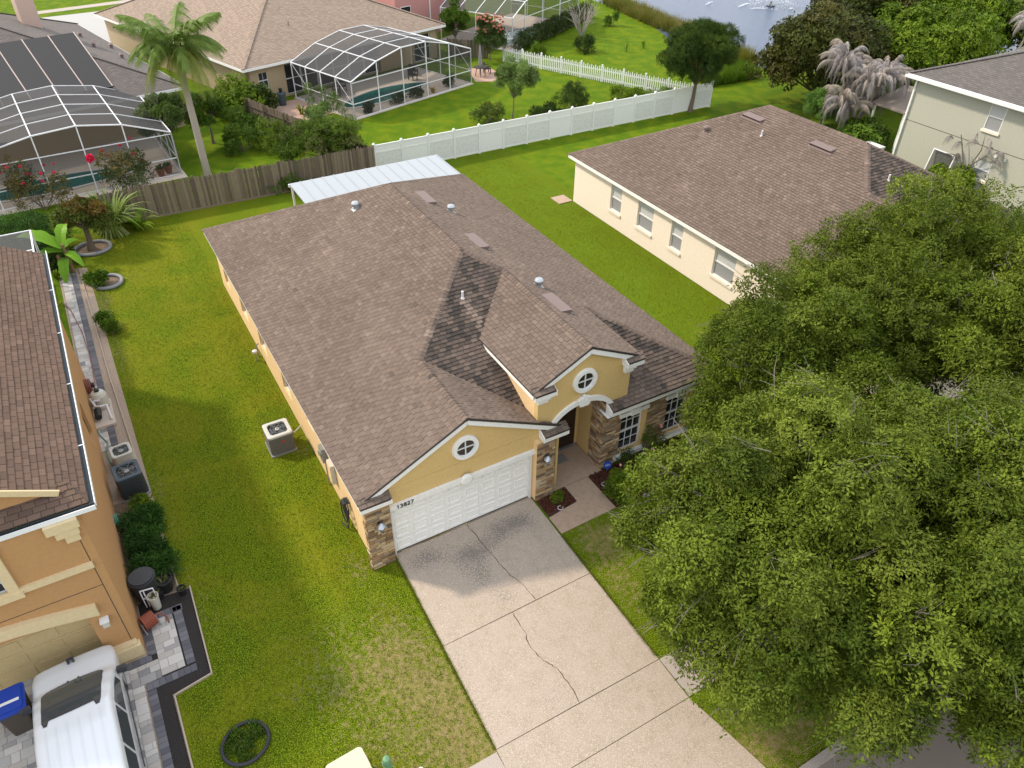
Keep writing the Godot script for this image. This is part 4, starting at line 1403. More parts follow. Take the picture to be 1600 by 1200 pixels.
func far_houses() -> void:
	# grey roof with solar panels and a chimney
	var h := thing("grey_roof_house", "tan house with grey hip roof carrying black solar heating panels and a chimney", "house", V(2.9, 0, -42.3), .2)
	hip_roof(-19, 0, -23, 0, 2.7, M.far_roof_grey, h, Transform3D())
	pbox("wall", V(-18.5, -.03, -22.5), V(-.5, 2.6, -.5), M.stucco_tan, h)
	pbox("chimney", V(-5.9, 2.6, -14.6), V(-4.7, 8.4, -13.4), M.stucco_pink_pale, h)
	var b := Mb.new()
	b.box(V(-6.05, 8.4, -14.75), V(-4.55, 8.6, -13.25))
	part("chimney_cap", b, M.stucco_pink_pale, h)
	var up := V(0, .42, -1).normalized()
	var nn := V(0, 1, .42).normalized()
	for i in 6:
		var x := Transform3D(Basis(V(1, 0, 0), up, nn), V(-14.0 + i * 1.62, 2.7, 0) + up * 1.2 + nn * .06)
		var s := lpart("solar_panel", x, [0, 0, 0, 1.52, 6.0, .03], M.solar, h)
		lpart("pipe", x, [1.53, -.1, .0, 1.60, 6.1, .02], M.solar_pipe, s)
		lpart("header_pipe", x, [0, -.06, .03, 1.62, .02, .09], M.black, s)
	for q in [[-2.6, -9.5], [-1.6, -7.0], [-.9, -11.5], [-2.2, -14]]:
		b = Mb.new()
		b.lathe(V(q[0], 2.7 + .42 * -q[0], q[1]), [Vector2(.12, -.1), Vector2(.12, .25), Vector2(.2, .28), Vector2(.0, .4)], 8)
		part("flue_vent", b, M.vent_pink, h)
	# tan roof
	h = thing("tan_roof_house", "beige house with wide tan hip roof behind the middle pool cage", "house", V(7.25, 0, -44.3), .29)
	hip_roof(0, 20, -25, 0, 2.7, M.far_roof_tan, h, Transform3D())
	b = Mb.new()
	wall(b, fr(V(.5, -.03, -.5), V(1, 0, 0)), 19, 2.65, .2, [[.9, .9, 1.7, 2.1], [3.2, .05, 12.4, 2.3], [16.2, .03, 18.0, 2.2]])
	part("wall", b, M.stucco_tan, h)
	b = Mb.new()
	wall(b, fr(V(.5, -.03, -24.5), V(0, 0, 1)), 24, 2.65, .2)
	part("wall", b, M.stucco_tan, h)
	b = Mb.new()
	wall(b, fr(V(19.5, -.03, -.5), V(0, 0, -1)), 24, 2.65, .2)
	part("wall", b, M.stucco_tan, h)
	for q in [[.9, 1.7, .9, 2.1], [16.2, 18.0, .03, 2.2]]:
		window(fr(V(.5 + q[0], q[2], -.5), V(1, 0, 0)), q[1] - q[0], q[3] - q[2], h, M.frame_white, M.pane_dark, 2, 1)
	for q in 6:
		var s := window(fr(V(3.72 + q * 1.53, .03, -.7), V(1, 0, 0)), 1.5, 2.24, h, M.frame_white, M.pane_dark, 1, 1)
		s.name = "sliding_door"
	pipe_vent(h, V(6.5, 2.7 + .42 * 3.5, -3.5), M.vent_pink)
	# pink house behind, grey wing and green wall house
	h = thing("pink_house", "pink stucco house standing behind the tan roof", "house", V(29.2, 0, -58.6), .25)
	pbox("wall", V(-4.5, -.03, -14), V(4.2, 5.4, 0), M.stucco_pink, h)
	window(fr(V(-3.9, 1.2, .1), V(1, 0, 0)), 1.2, 1.6, h, M.frame_white, M.pane_dark, 1, 1)
	pbox("downspout", V(-.4, 0, .0), V(-.3, 5.4, .06), M.trim_white, h)
	hip_roof(-5, 4.7, -14.5, .5, 5.4, M.far_roof_brown, h, Transform3D())
	# two storey grey green house
	h = thing("grey_house", "two storey grey green stucco house with white gutter and brown roof", "house")
	b = Mb.new()
	var holes := [[4.85, 3.65, 5.8, 5.2], [5.2, .9, 6.15, 2.05], [9.5, 3.65, 10.5, 5.2]]
	wall(b, fr(V(41.0, -.03, -13.9), V(0, 0, 1)), 14, 5.5, .2, holes)
	part("wall", b, M.stucco_grey, h)
	b = Mb.new()
	wall(b, fr(V(53, -.03, -13.9), V(-1, 0, 0)), 11.8, 5.5, .2)
	part("wall", b, M.stucco_grey, h)
	for q in holes:
		var x := fr(V(41.0, q[1], -13.9 + q[0]), V(0, 0, 1))
		var w := window(x, q[2] - q[0], q[3] - q[1], h, M.frame_white, M.pane_dark, 1, 1, .05, 1.0)
		lpart("sill", x, [-.08, -.12, .0, q[2] - q[0] + .08, -.002, .1], M.stucco_cream, w)
	lpart("groove", fr(V(41.0, 2.75, -13.9), V(0, 0, 1)), [0, 0, .001, 14, .03, .006], M.drip_edge, h)
	for q in [[6.2, 2.45], [6.75, 2.4]]:
		lpart("wall_vent", fr(V(41.0, q[1], -13.9 + q[0]), V(0, 0, 1)), [-.07, -.07, 0, .07, .07, .08], M.trim_white, h)
	hip_roof(40.55, 54, -14.4, 6, 5.5, M.far_roof_brown, h, Transform3D(), .4)
	b = Mb.new()
	b.bar(V(40.42, 5.36, -14.5), V(40.42, 5.36, 6), .14, .14)
	part("gutter", b, M.white_metal, h)
	b = Mb.new()
	b.bar(V(40.92, 0, -13.95), V(40.92, 5.3, -13.95), .1, .1)
	part("downspout", b, M.trim_white, h)
	pipe_vent(h, V(44.5, 5.5 + .4 * 3.9, -8.5), M.trim_white)
	# low wing of the grey house and white goods beside it
	h = thing("lean_to", "low grey roofed lean-to beside the grey green house", "shed", V(42.6, 0, -18.6))
	b = Mb.new()
	b.prism(PackedVector2Array([Vector2(-.2, 2.5), Vector2(3.0, 3.2), Vector2(3.0, 3.3), Vector2(-.2, 2.6)]), Transform3D(Basis(), V(0, 0, 3.6)), 2.6)
	part("roof", b, M.asphalt, h)
	for q in [V(0, 0, 3.5), V(0, 0, 1.2), V(2.8, 0, 3.5)]:
		pbox("post", q - V(.06, 0, .06), q + V(.06, 2.55 + q.x * .22, .06), M.trim_white, h)
	h = thing("white_cooler", "white chest standing by the corner of the grey green house", "chest", V(40.4, 0, -15.2))
	pbox("body", V(-.4, 0, -.6), V(.4, .7, .6), M.white_metal, h)
	pbox("lid", V(-.43, .7, -.63), V(.43, .8, .63), M.frame_white, h)
	pbox("base", V(-.42, -.03, -.62), V(.42, .0, .62), M.clay, h)
	h = thing("screen_frame", "white framed screen leaning against the grey green wall", "screen", V(40.55, 0, -11.4))
	var lean := Transform3D(Basis(V(0, 0, 1), V(.2, .98, 0), V(-.98, .2, 0)), Vector3.ZERO)
	for q in [[0, 0, 0, 1.5, .07, .05], [0, 1.73, 0, 1.5, 1.8, .05], [0, .07, 0, .07, 1.73, .05], [1.43, .07, 0, 1.5, 1.73, .05]]:
		lpart("rail", lean, q, M.cage_white, h)
	lpart("mesh_sheet", lean, [.07, .07, .02, 1.43, 1.73, .025], M.screen_wall, h)

# ---------------------------------------------------------------- plants
func leaf(b: Mb, o: Vector3, d: Vector3, side: Vector3, l: float, w: float, bend := .0) -> void:   # a leaf folded along its rib
	var up := side.cross(d).normalized()
	var m := o + d * l * .5 + up * l * bend
	var t := o + d * l
	b.tri(o, m + side * w, t)
	b.tri(o, t, m - side * w)
func spray(n: int, reach: float, l: float, w: float, seed_: int, flat_ := .5) -> ArrayMesh:   # a twig end with its leaves, pointing up
	var r := RandomNumberGenerator.new()
	r.seed = seed_
	var b := Mb.new()
	for i in n:
		var a := r.randf() * TAU
		var t := r.randf()
		var o := V(cos(a), 0, sin(a)) * reach * r.randf() * .55 + V(0, reach * (t - .35) * .9, 0)
		var d := V(cos(a), r.randf_range(-.25, .9), sin(a)).normalized()
		var s := d.cross(V(r.randf() - .5, 1, r.randf() - .5)).normalized()
		var j := r.randf_range(.75, 1.25) if r.randf() < .88 else r.randf_range(1.3, 1.7)  # a few leaves coloured brighter as painted highlights
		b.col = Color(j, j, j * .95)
		leaf(b, o, d, s, l * r.randf_range(.75, 1.25), w * r.randf_range(.8, 1.2), r.randf_range(-.1, .2))
	return b.mesh()
func on_ball() -> Vector3:
	var y := R(-1, 1)
	var a := R(0, TAU)
	var s := sqrt(1 - y * y)
	return V(cos(a) * s, y, sin(a) * s)
func clump(xs: Array, cs: Array, o: Vector3, r: Vector3, n: int, cols: Array, size := 1.0, low := -.75) -> void:   # sprays on and under the skin of one bough
	var tone: Color = cols[rng.randi() % cols.size()] * R(.78, 1.3)
	for i in n:
		var q := on_ball()
		if q.y < low: q.y = -q.y
		var deep := 1.0 - .45 * pow(rng.randf(), 2.2)
		var dirn := (q + V(0, .35, 0) + on_ball() * .45).normalized()
		var x := dirn.cross(on_ball()).normalized()
		var s := size * R(.75, 1.3)
		xs.append(Transform3D(Basis(x, dirn, x.cross(dirn)) * Basis(Vector3.UP, R(0, TAU)) * Basis.from_scale(Vector3.ONE * s), o + q * r * deep))
		var c: Color = tone.lerp(cols[rng.randi() % cols.size()], .25)
		var j := R(.8, 1.2)
		cs.append(Color(c.r * j, c.g * j, c.b * j))
var shapes := {}
func tree(called: String, label: String, category: String, at: Vector3, crown: Vector3, rad: Vector3, boughs: int, per: int, cols: Array, shape: Mesh, m: Material, trunk := .2, bough := .24, group := "", twigs := 0, hollow := .45, low := []) -> Node3D:
	var t := thing(called, label, category, at, 0, group)
	var xs := []
	var cs := []
	var wood := Mb.new()
	var fork := V(crown.x * .35, crown.y - rad.y * .75, crown.z * .35)
	if fork.y < .25: fork.y = .25
	var ctr := []
	for i in boughs:
		var q := on_ball()
		if q.y < -.45: q.y *= -.6
		var d := lerpf(hollow, 1.0, pow(rng.randf(), .45))
		var o := crown + q * rad * d * R(.82, 1.04)
		ctr.append(o)
		var br := bough * maxf(rad.x, rad.y) * R(.65, 1.3)
		clump(xs, cs, o, V(br, br * .72, br), int(per * R(.6, 1.35)), cols)
	for o in low:
		ctr.append(o)
		clump(xs, cs, o, V(.85, .6, .85), per, cols)
	var b := Mb.new()
	b.tube([V(0, -.05, 0), V(0, .25, 0), fork * .55 + V(.03, 0, 0), fork], [trunk * 1.5, trunk * 1.1, trunk * .9, trunk * .75], 10)
	part("trunk", b, M.bark, t)
	var limbs := mini(boughs, 26)
	for i in limbs:
		var e: Vector3 = ctr[i * boughs / limbs]
		var mid := fork.lerp(e, .5) + V(R(-.3, .3), R(.0, .35), R(-.3, .3)) * rad.x * .16
		wood.tube([fork - V(0, .05, 0), mid, e], [trunk * .42, trunk * .24, trunk * .07], 6)
	part("limbs", wood, M.bark, t).set_meta("kind", "stuff")
	many("crown", shape, m, t, xs, cs, "stuff")
	if twigs > 0:
		var tw := Mb.new()
		for i in twigs:
			var o: Vector3 = ctr[rng.randi() % ctr.size()] + on_ball() * rad.x * .12
			var d := (o - crown + on_ball() * rad.x * .6).normalized()
			var l := R(.5, 1.5)
			tw.tube([o - d * l * .4, o + d * l * .3 + on_ball() * .12, o + d * l * .7], [.013, .009, .004], 4, false)
			tw.tube([o + d * l * .2, o + (d + on_ball() * .7) * l * .55], [.008, .003], 4, false)
			tw.tube([o, o + (d + on_ball() * .9) * l * .45], [.007, .003], 4, false)
		part("twigs", tw, M.twig, t).set_meta("kind", "stuff")
	return t
func shrub(called: String, label: String, at: Vector3, r: float, hh: float, n: int, cols: Array, shape: Mesh, m: Material, group := "", category := "shrub") -> Node3D:
	var t := thing(called, label, category, at, R(0, TAU), group)
	var xs := []
	var cs := []
	var wood := Mb.new()
	var k := maxi(5, n / 40)
	for i in k:
		var q := on_ball()
		q.y = absf(q.y)
		var o := V(q.x * r * .75, hh * (.22 + .58 * q.y * R(.6, 1.15)), q.z * r * .75)
		var g := R(.26, .52)
		clump(xs, cs, o, V(r * g, hh * g * .62, r * g), n / k, cols, 1.0, -.9)
		wood.tube([V(q.x * .05, -.05, q.z * .05), o * .6, o], [.025, .016, .006], 5, false)
	part("stems", wood, M.bark, t)
	many("foliage", shape, m, t, xs, cs, "stuff")
	return t
func blooms(t: Node3D, n: int, r: float, y0: float, y1: float, size: float, cols: Array) -> void:   # flower heads as parts of a plant
	for i in n:
		var b := Mb.new()
		b.col = cols[i % cols.size()]
		for k in 9:
			var a := TAU * k / 9
			var d := V(cos(a), .25 + .5 * (k % 3), sin(a)).normalized()
			leaf(b, Vector3.ZERO, d, d.cross(Vector3.UP).normalized(), size * .5, size * .22, .15)
		var a := R(0, TAU)
		var q := r * sqrt(R(.1, 1))
		inst("flower", b.mesh(), M.petal, t, Transform3D(Basis.from_euler(V(R(-.5, .5), R(0, 6), R(-.5, .5))), V(cos(a) * q, R(y0, y1), sin(a) * q)))
func frond(l: float, droop: float, n: int, leaflet: float, w: float, c: Color, up := .35, hang := .35) -> ArrayMesh:   # feather frond along +x
	var b := Mb.new()
	var pts := []
	var rad := []
	for i in 13:
		var t := i / 12.0
		pts.append(V(l * (t - .22 * droop * t * t), l * (up * t * 1.6 - droop * t * t), 0))
		rad.append(lerpf(.028, .006, t))
	b.col = Color(c.r * 1.1, c.g * 1.05, c.b)
	b.tube(pts, rad, 5, false)
	for i in n:
		var t := .14 + .86 * i / n
		var f := t * 12
		var k := mini(int(f), 11)
		var o: Vector3 = pts[k].lerp(pts[k + 1], f - k)
		var dirn: Vector3 = (pts[k + 1] - pts[k]).normalized()
		var ll := leaflet * sin(PI * clampf(.12 + .82 * t, 0, 1))
		for s in [-1.0, 1.0]:
			var jit: float = sin(i * 12.9898 + s * 4.1) * .25
			var d := (dirn * .55 + V(0, -hang + jit, s)).normalized()
			var e := o + d * ll + V(0, -ll * hang * .9, 0)
			var m := o + d * ll * .5
			var sd := dirn * w
			var j := .8 + .4 * absf(sin(i * 7.7 + s))
			b.col = Color(c.r * j, c.g * j, c.b * j)
			b.tri(o - sd, o + sd, m + sd * .8); b.tri(o - sd, m + sd * .8, m - sd * .8); b.tri(m - sd * .8, m + sd * .8, e)
	return b.mesh()
func palm(label: String, at: Vector3, hgt: float, lean: Vector3, n: int, l: float, c: Color, trunk: float) -> Node3D:
	var t := thing("palm_tree", label, "palm tree", at)
	var b := Mb.new()
	var top := V(0, hgt, 0) + lean
	b.tube([V(0, -.05, 0), V(0, .3, 0), top * .5 + lean * -.12, top], [trunk * 1.4, trunk * 1.1, trunk, trunk * .85], 12)
	part("trunk", b, M.palm_bark, t)
	b = Mb.new()
	b.col = Color(.2, .22, .09)
	b.tube([top - V(0, .1, 0), top + V(0, .7, 0)], [trunk * 1.05, trunk * .4], 10)
	part("crownshaft", b, M.frond, t)
	var fs := [frond(l, .55, 60, .8, .026, c, .62, .5), frond(l, .85, 60, .8, .026, c, .42, .6), frond(l * .9, 1.15, 56, .75, .026, Color(c.r * 1.35, c.g * 1.1, c.b), .22, .7)]
	for i in n:
		var a := TAU * i * .381966 + R(-.2, .2)
		inst("frond", fs[i * 3 / n], M.frond, t, Transform3D(Basis(Vector3.UP, a) * Basis(V(0, 0, 1), R(-.12, .12)), top + V(0, .55, 0)))
	return t
func dead_palm(label: String, at: Vector3, hgt: float, n: int, l: float, stems: int, spread: float) -> void:   # clump of stems with bleached hanging fronds
	var t := thing("dead_palm", label, "palm tree", at, 0, "bleached palms by the grey green house")
	var shades := [Color(.22, .20, .195), Color(.28, .255, .25), Color(.17, .15, .14), Color(.25, .215, .185)]
	var fs := []
	for k in 4:
		fs.append(frond(l * [1.0, .85, .7, .9][k], [1.5, 1.25, 1.7, 1.05][k], 60, .30, .011, shades[k], .75, .8))
	for s in stems:
		var a := TAU * s / stems
		var top := V(cos(a) * spread, hgt * R(.35, 1.05), sin(a) * spread)
		var b := Mb.new()
		b.tube([V(cos(a) * .2, -.05, sin(a) * .2), top * .6, top], [.1, .08, .06], 8)
		part("stem", b, M.palm_bark, t)
		for i in n / stems:
			inst("frond", fs[rng.randi() % 4], M.dead_frond, t, Transform3D(Basis(Vector3.UP, R(0, TAU)) * Basis(V(0, 0, 1), R(-.5, .25)), top + V(0, R(-.3, .2), 0)))

func blade_clump(called: String, label: String, category: String, at: Vector3, n: int, l: float, w: float, cols: Array, lean := .5, spread := .2) -> Node3D:   # arching strap leaves from one root
	var t := thing(called, label, category, at)
	for k in n:
		var b := Mb.new()
		var a := R(0, TAU)
		var out := V(cos(a), 0, sin(a))
		var side := V(-sin(a), 0, cos(a)) * w
		var c: Color = cols[k % cols.size()]
		var j := R(.8, 1.2)
		b.col = Color(c.r * j, c.g * j, c.b * j)
		var ll := l * R(.6, 1.1)
		var le := lean * R(.4, 1.4)
		var prev := out * R(0, spread) + V(0, -.03, 0)
		for i in range(1, 7):
			var s := i / 6.0
			var p := out * (R(0, .01) + ll * le * s * s) + V(0, ll * (s - le * .75 * s * s * s), 0) + out * spread * .5
			var wa := side * sin(PI * clampf(.2 + .8 * (s - 1 / 6.0), 0, 1))
			var wb := side * sin(PI * clampf(.2 + .8 * s, 0, 1))
			b.tri(prev - wa, prev + wa, p + wb); b.tri(prev - wa, p + wb, p - wb)
			prev = p
		part("leaf", b, M.frond, t)
	return t
func banana(at: Vector3) -> void:
	var t := thing("banana_plant", "banana plant with broad bright green leaves at the corner of the side yard", "banana plant", at)
	for s in [[V(.1, 0, 0), 1.5], [V(-.25, 0, .2), 1.1]]:
		var b := Mb.new()
		b.tube([s[0] - V(0, .05, 0), s[0] + V(.03, s[1] * .5, 0), s[0] + V(0, s[1], 0)], [.13, .1, .06], 10)
		part("stem", b, M.clay_bark, t)
	for k in [[2.6, 1.5, 2.0, .8, .1], [3.2, 1.3, 1.4, .5, .3], [1.2, 1.5, 1.2, 1.5, .1], [.4, 1.4, 1.0, 1.0, .4], [5.4, 1.2, 1.0, .5, .7], [4.4, 1.0, 1.1, .3, .9]]:
		var b := Mb.new()
		var out := V(cos(k[0]), 0, -sin(k[0]))
		var side := V(-out.z, 0, out.x)
		var j := R(.85, 1.2)
		b.col = Color(.155 * j, .30 * j, .025 * j)
		var last := []
		for i in 11:
			var s := i / 10.0
			var p = V(.05, k[1] - .2, 0) + out * k[2] * s + V(0, k[2] * (k[3] * s - (k[4] + k[3] * .55) * s * s), 0)
			var w: float = .36 * k[2] / 1.5 * pow(sin(PI * clampf(.06 + .93 * s, 0, 1)), .55) * (1.0 if i % 3 else .88)
			var up := V(0, .10 * w / .27, 0)
			var e := [p - side * w + up, p, p + side * w + up]
			if i > 0:
				b.quad(last[0], e[0], e[1], last[1]); b.quad(last[1], e[1], e[2], last[2])
			last = e
		part("leaf", b, M.banana_leaf, t)
func reeds(called: String, label: String, spots: Array, cols: Array, hgt: float) -> void:
	var b := Mb.new()
	for i in 14:
		var a := TAU * i / 14.0
		var d := V(cos(a), 0, sin(a)) * (.05 + .02 * (i % 4))
		var s := V(-sin(a), 0, cos(a)) * .02
		b.tri(d - s, d + s, d * 4.5 + V(0, .8 + .05 * (i % 5), 0))
	var xs := []
	var cs := []
	for p in spots:
		var j := R(.75, 1.25)
		var c: Color = cols[rng.randi() % cols.size()]
		xs.append(Transform3D(Basis(Vector3.UP, R(0, TAU)).scaled(V(1, R(.6, 1.2), 1) * hgt), p))
		cs.append(Color(c.r * j, c.g * j, c.b * j))
	tag(many(called, b.mesh(), M.leaf, self, xs, cs, "stuff"), label, "reeds")

const OAK := [Color(.094, .132, .012), Color(.128, .168, .017), Color(.066, .100, .010), Color(.160, .196, .026), Color(.106, .138, .017)]
const DARK := [Color(.035, .060, .012), Color(.050, .080, .014), Color(.060, .085, .020)]
const MID := [Color(.075, .135, .014), Color(.10, .17, .018), Color(.065, .11, .016)]
const BRIGHT := [Color(.125, .19, .014), Color(.155, .22, .018), Color(.095, .155, .012)]
const MAGNOLIA := [Color(.050, .062, .012), Color(.065, .075, .014), Color(.075, .072, .016), Color(.036, .050, .010), Color(.085, .075, .02)]
const PALE := [Color(.15, .22, .06), Color(.19, .26, .085), Color(.12, .19, .045)]
func plants() -> void:
	M.twig = flatm("twig", .17, .148, .12, .9)
	M.clay_bark = flatm("clay_bark", .19, .12, .06, .9)
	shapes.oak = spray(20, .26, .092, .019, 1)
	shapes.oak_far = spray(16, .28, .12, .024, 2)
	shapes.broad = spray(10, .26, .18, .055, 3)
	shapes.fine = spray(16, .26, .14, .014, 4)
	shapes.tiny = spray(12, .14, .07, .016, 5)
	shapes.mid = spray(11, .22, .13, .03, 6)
	# the oaks at the street
	tree("oak_tree", "big leafy oak spreading over the sidewalk beside the driveway", "tree", V(8.55, 0, 8.3), V(0, 4.4, .5), V(5.4, 3.6, 5.0), 180, 150, OAK, shapes.oak, M.leaf, .24, .165, "", 280, .35, [V(-2.7, 2.4, -2.2), V(-3.3, 2.6, -1.4), V(-2.5, 1.8, -2.5), V(-3.7, 2.9, -.7), V(-3.1, 1.7, -1.6), V(-3.5, 2.1, -.8), V(-3.8, 2.5, .1), V(-3.6, 2.2, 1.2)])
	tree("oak_tree", "leafy oak in front of the cream house", "tree", V(20.4, 0, 2.4), V(0, 4.6, 0), V(5.8, 3.4, 4.5), 145, 105, OAK, shapes.oak_far, M.leaf, .22, .165, "", 240, .3)
	tree("oak_tree", "leafy oak further down the sidewalk past the flower bed", "tree", V(12.0, 0, 10.4), V(.3, 4.4, 1.5), V(5.2, 3.5, 5.0), 155, 145, OAK, shapes.oak, M.leaf, .22, .17, "", 220, .3)
	tree("oak_tree", "smaller leafy oak on the lawn between the yellow and the cream house", "tree", V(13.9, 0, 2.9), V(0, 3.9, 0), V(4.0, 3.1, 3.5), 90, 105, OAK, shapes.oak_far, M.leaf, .18, .19, "", 90, .3, [V(-3.6, 3.0, -1.0), V(-4.0, 3.3, -.4), V(-3.1, 2.6, -1.0), V(-3.3, 3.6, -.3), V(-3.8, 2.6, -.2), V(-3.0, 3.0, .4), V(-3.9, 3.6, .6)])
	tree("oak_tree", "leafy oak past the smaller one along the sidewalk", "tree", V(18.6, 0, 8.6), V(0, 4.5, 0), V(4.6, 3.4, 4.4), 110, 110, OAK, shapes.oak_far, M.leaf, .2, .18, "", 90, .3)
	# shrubs at the front bed
	var s := shrub("rose_bush", "rose bush with pale pink blooms in front of the entry window", V(7.75, 0, 1.45), .62, .9, 420, BRIGHT, shapes.tiny, M.leaf, "rose bushes in the front bed")
	blooms(s, 3, .5, .7, 1.0, .13, [Color(.75, .42, .40)])
	s = shrub("rose_bush", "small rose bush with pink blooms below the window sill", V(9.0, 0, .95), .45, .8, 170, MID, shapes.tiny, M.leaf, "rose bushes in the front bed")
	blooms(s, 3, .4, .6, .95, .13, [Color(.75, .45, .42)])
	s = shrub("rose_bush", "thin tall rose bush between the two front windows", V(9.75, 0, .35), .35, 1.5, 100, MID, shapes.tiny, M.leaf, "rose bushes in the front bed")
	blooms(s, 2, .3, 1.2, 1.5, .13, [Color(.75, .40, .36)])
	shrub("rose_bush", "sparse young rose bush against the first front window", V(8.55, 0, .45), .32, 1.0, 60, DARK, shapes.tiny, M.leaf, "rose bushes in the front bed")
	shrub("seedling", "small green seedling in the mulch beside the garage pillar", V(5.62, 0, .55), .2, .3, 40, BRIGHT, shapes.tiny, M.leaf, "", "plant")
	# back yards
	palm("tall queen palm with drooping feathery crown rising behind the wooden fence", V(1.6, 0, -32.7), 6.7, V(.1, 0, -1.1), 32, 3.3, Color(.115, .17, .035), .2)
	palm("palm with hanging yellowish fronds beside the orange house pool", V(-10.6, 0, -33.5), 3.6, V(0, 0, 0), 14, 2.3, Color(.13, .17, .035), .16)
	tree("citrus_tree", "rounded citrus tree with pale blossoms below the tall palm", "tree", V(.6, 0, -37.2), V(0, 2.5, 0), V(1.7, 1.5, 1.6), 32, 70, [Color(.075, .12, .025), Color(.10, .15, .035), Color(.22, .25, .13)], shapes.mid, M.leaf, .09)
	tree("citrus_tree", "dark rounded fruit tree on the lawn behind the palm trunk", "tree", V(3.2, 0, -38.3), V(0, 2.1, 0), V(1.4, 1.2, 1.4), 26, 60, MID, shapes.mid, M.leaf, .08)
	shrub("bush", "yellow green bush beside the short wooden fence", V(6.2, 0, -43.6), 1.9, 2.4, 900, BRIGHT, shapes.broad, M.leaf)
	shrub("bush", "low leafy bush at the foot of the beige wall", V(5.6, 0, -39.6), 1.2, 1.5, 420, MID, shapes.mid, M.leaf)
	tree("bush", "large tangled bush overhanging the meeting of wooden and white fence", "shrub", V(8.5, 0, -30.6), V(0, 1.6, 0), V(2.6, 1.25, 1.7), 44, 75, [Color(.085, .14, .016), Color(.12, .18, .022), Color(.15, .16, .05)], shapes.mid, M.leaf, .07, .24, "", 60)
	shrub("bush", "leafy green bush beside the trunk of the tall palm", V(4.7, 0, -36.0), 1.3, 1.9, 420, MID, shapes.mid, M.leaf)
	shrub("bush", "shaggy green bush in front of the short wooden fence", V(6.6, 0, -35.2), 1.4, 1.7, 420, [Color(.075, .125, .016), Color(.12, .17, .02)], shapes.mid, M.leaf)
	shrub("bush", "tall dark bush against the beige wall near the blue grey bin", V(7.6, 0, -43.0), 1.1, 2.1, 380, DARK, shapes.broad, M.leaf)
	shrub("bush", "fluffy bush outside the side screen of the middle pool cage", V(10.9, 0, -38.8), 1.1, 1.5, 360, PALE, shapes.mid, M.leaf)
	shrub("bush", "low weedy bush along the foot of the wooden fence", V(5.6, 0, -29.3), 1.6, 1.2, 380, MID, shapes.mid, M.leaf)
	tree("young_tree", "airy pale green young tree behind the white fence", "tree", V(23.4, 0, -33.0), V(.2, 2.5, 0), V(1.5, 1.4, 1.5), 26, 45, PALE, shapes.mid, M.leaf, .05)
	shrub("bush", "round dark green bush next to the pale young tree", V(21.3, 0, -33.0), 1.2, 1.4, 380, [Color(.10, .14, .03), Color(.14, .17, .03), Color(.06, .10, .02)], shapes.mid, M.leaf)
	shrub("bush", "wispy dark bush beside a low leafy plant behind the white fence", V(28.3, 0, -32.6), 1.2, 1.9, 420, DARK, shapes.fine, M.leaf)
	shrub("bush", "low leafy plant at the inner side of the white fence", V(25.6, 0, -32.0), 1.1, 1.0, 260, DARK, shapes.mid, M.leaf)
	shrub("bush", "light green bush before the white pickets", V(33.2, 0, -32.2), 1.3, 1.3, 380, BRIGHT, shapes.mid, M.leaf)
	shrub("bush", "leafy bush where the pickets meet the white fence", V(35.6, 0, -31.0), 1.0, 1.2, 260, PALE, shapes.mid, M.leaf)
	s = tree("oleander", "tall oleander covered in coral flowers beside the screened pool", "shrub", V(29.3, 0, -47.2), V(0, 1.9, 0), V(1.4, 1.7, 1.3), 30, 60, [Color(.06, .10, .025), Color(.09, .12, .035)], shapes.mid, M.leaf, .05)
	blooms(s, 70, 1.3, 2.4, 3.7, .34, [Color(.55, .20, .15), Color(.60, .28, .20)])
	tree("tree", "slim green tree at the side of the pink house", "tree", V(28.6, 0, -52.6), V(0, 2.2, 0), V(1.2, 1.7, 1.2), 24, 60, MID, shapes.mid, M.leaf, .06)
	var hedge := thing("hedge", "clipped dark green hedge in front of the far screened pool", "hedge", V(33.2, 0, -48.6))
	var xs := []
	var cs := []
	var wood := Mb.new()
	for i in 30:
		var o := V(i * .46, .8, -i * .28)
		clump(xs, cs, o, V(.75, .75, .75), 70, DARK, 1.0, -.95)
		wood.tube([V(o.x, -.03, o.z), o], [.03, .015], 5, false)
	part("stems", wood, M.bark, hedge)
	many("foliage", shapes.mid, M.leaf, hedge, xs, cs, "stuff")
	bare_tree(V(41.2, 0, -50.2))
	shrub("bush", "round bush standing alone on the lawn below the hedge", V(38.4, 0, -45.9), 1.0, 1.5, 340, DARK, shapes.mid, M.leaf)
	shrub("bush", "small bush near the reeds of the lake", V(46.7, 0, -52.6), .7, 1.5, 160, MID, shapes.mid, M.leaf)
	shrub("bush", "small leafy bush at the near end of the hedge", V(34.1, 0, -46.5), .7, 1.2, 160, BRIGHT, shapes.mid, M.leaf)
	blade_clump("sapling", "thin staked sapling on the lakeside lawn", "plant", V(41.8, 0, -43.8), 9, 1.2, .03, MID, .3)
	blade_clump("sapling", "small yellowish sapling on the lakeside lawn", "plant", V(44.2, 0, -44.2), 14, 1.0, .04, BRIGHT, .3)
	# the tree that leans over the end of the white fence
	tree("podocarpus_tree", "dense dark green tree at the end of the white fence", "tree", V(36.0, 0, -28.0), V(.5, 3.75, -.2), V(2.9, 2.5, 2.7), 80, 110, [Color(.035, .065, .012), Color(.055, .09, .016), Color(.08, .12, .02)], shapes.fine, M.leaf, .15, .25, "", 30)
	# wood beyond the cream house
	tree("magnolia_tree", "broad dark magnolia with brownish leaves at the lake", "tree", V(45.6, 0, -24.8), V(0, 3.3, 0), V(4.9, 3.3, 4.0), 165, 75, MAGNOLIA, shapes.broad, M.leaf_gloss, .22, .22, "", 40)
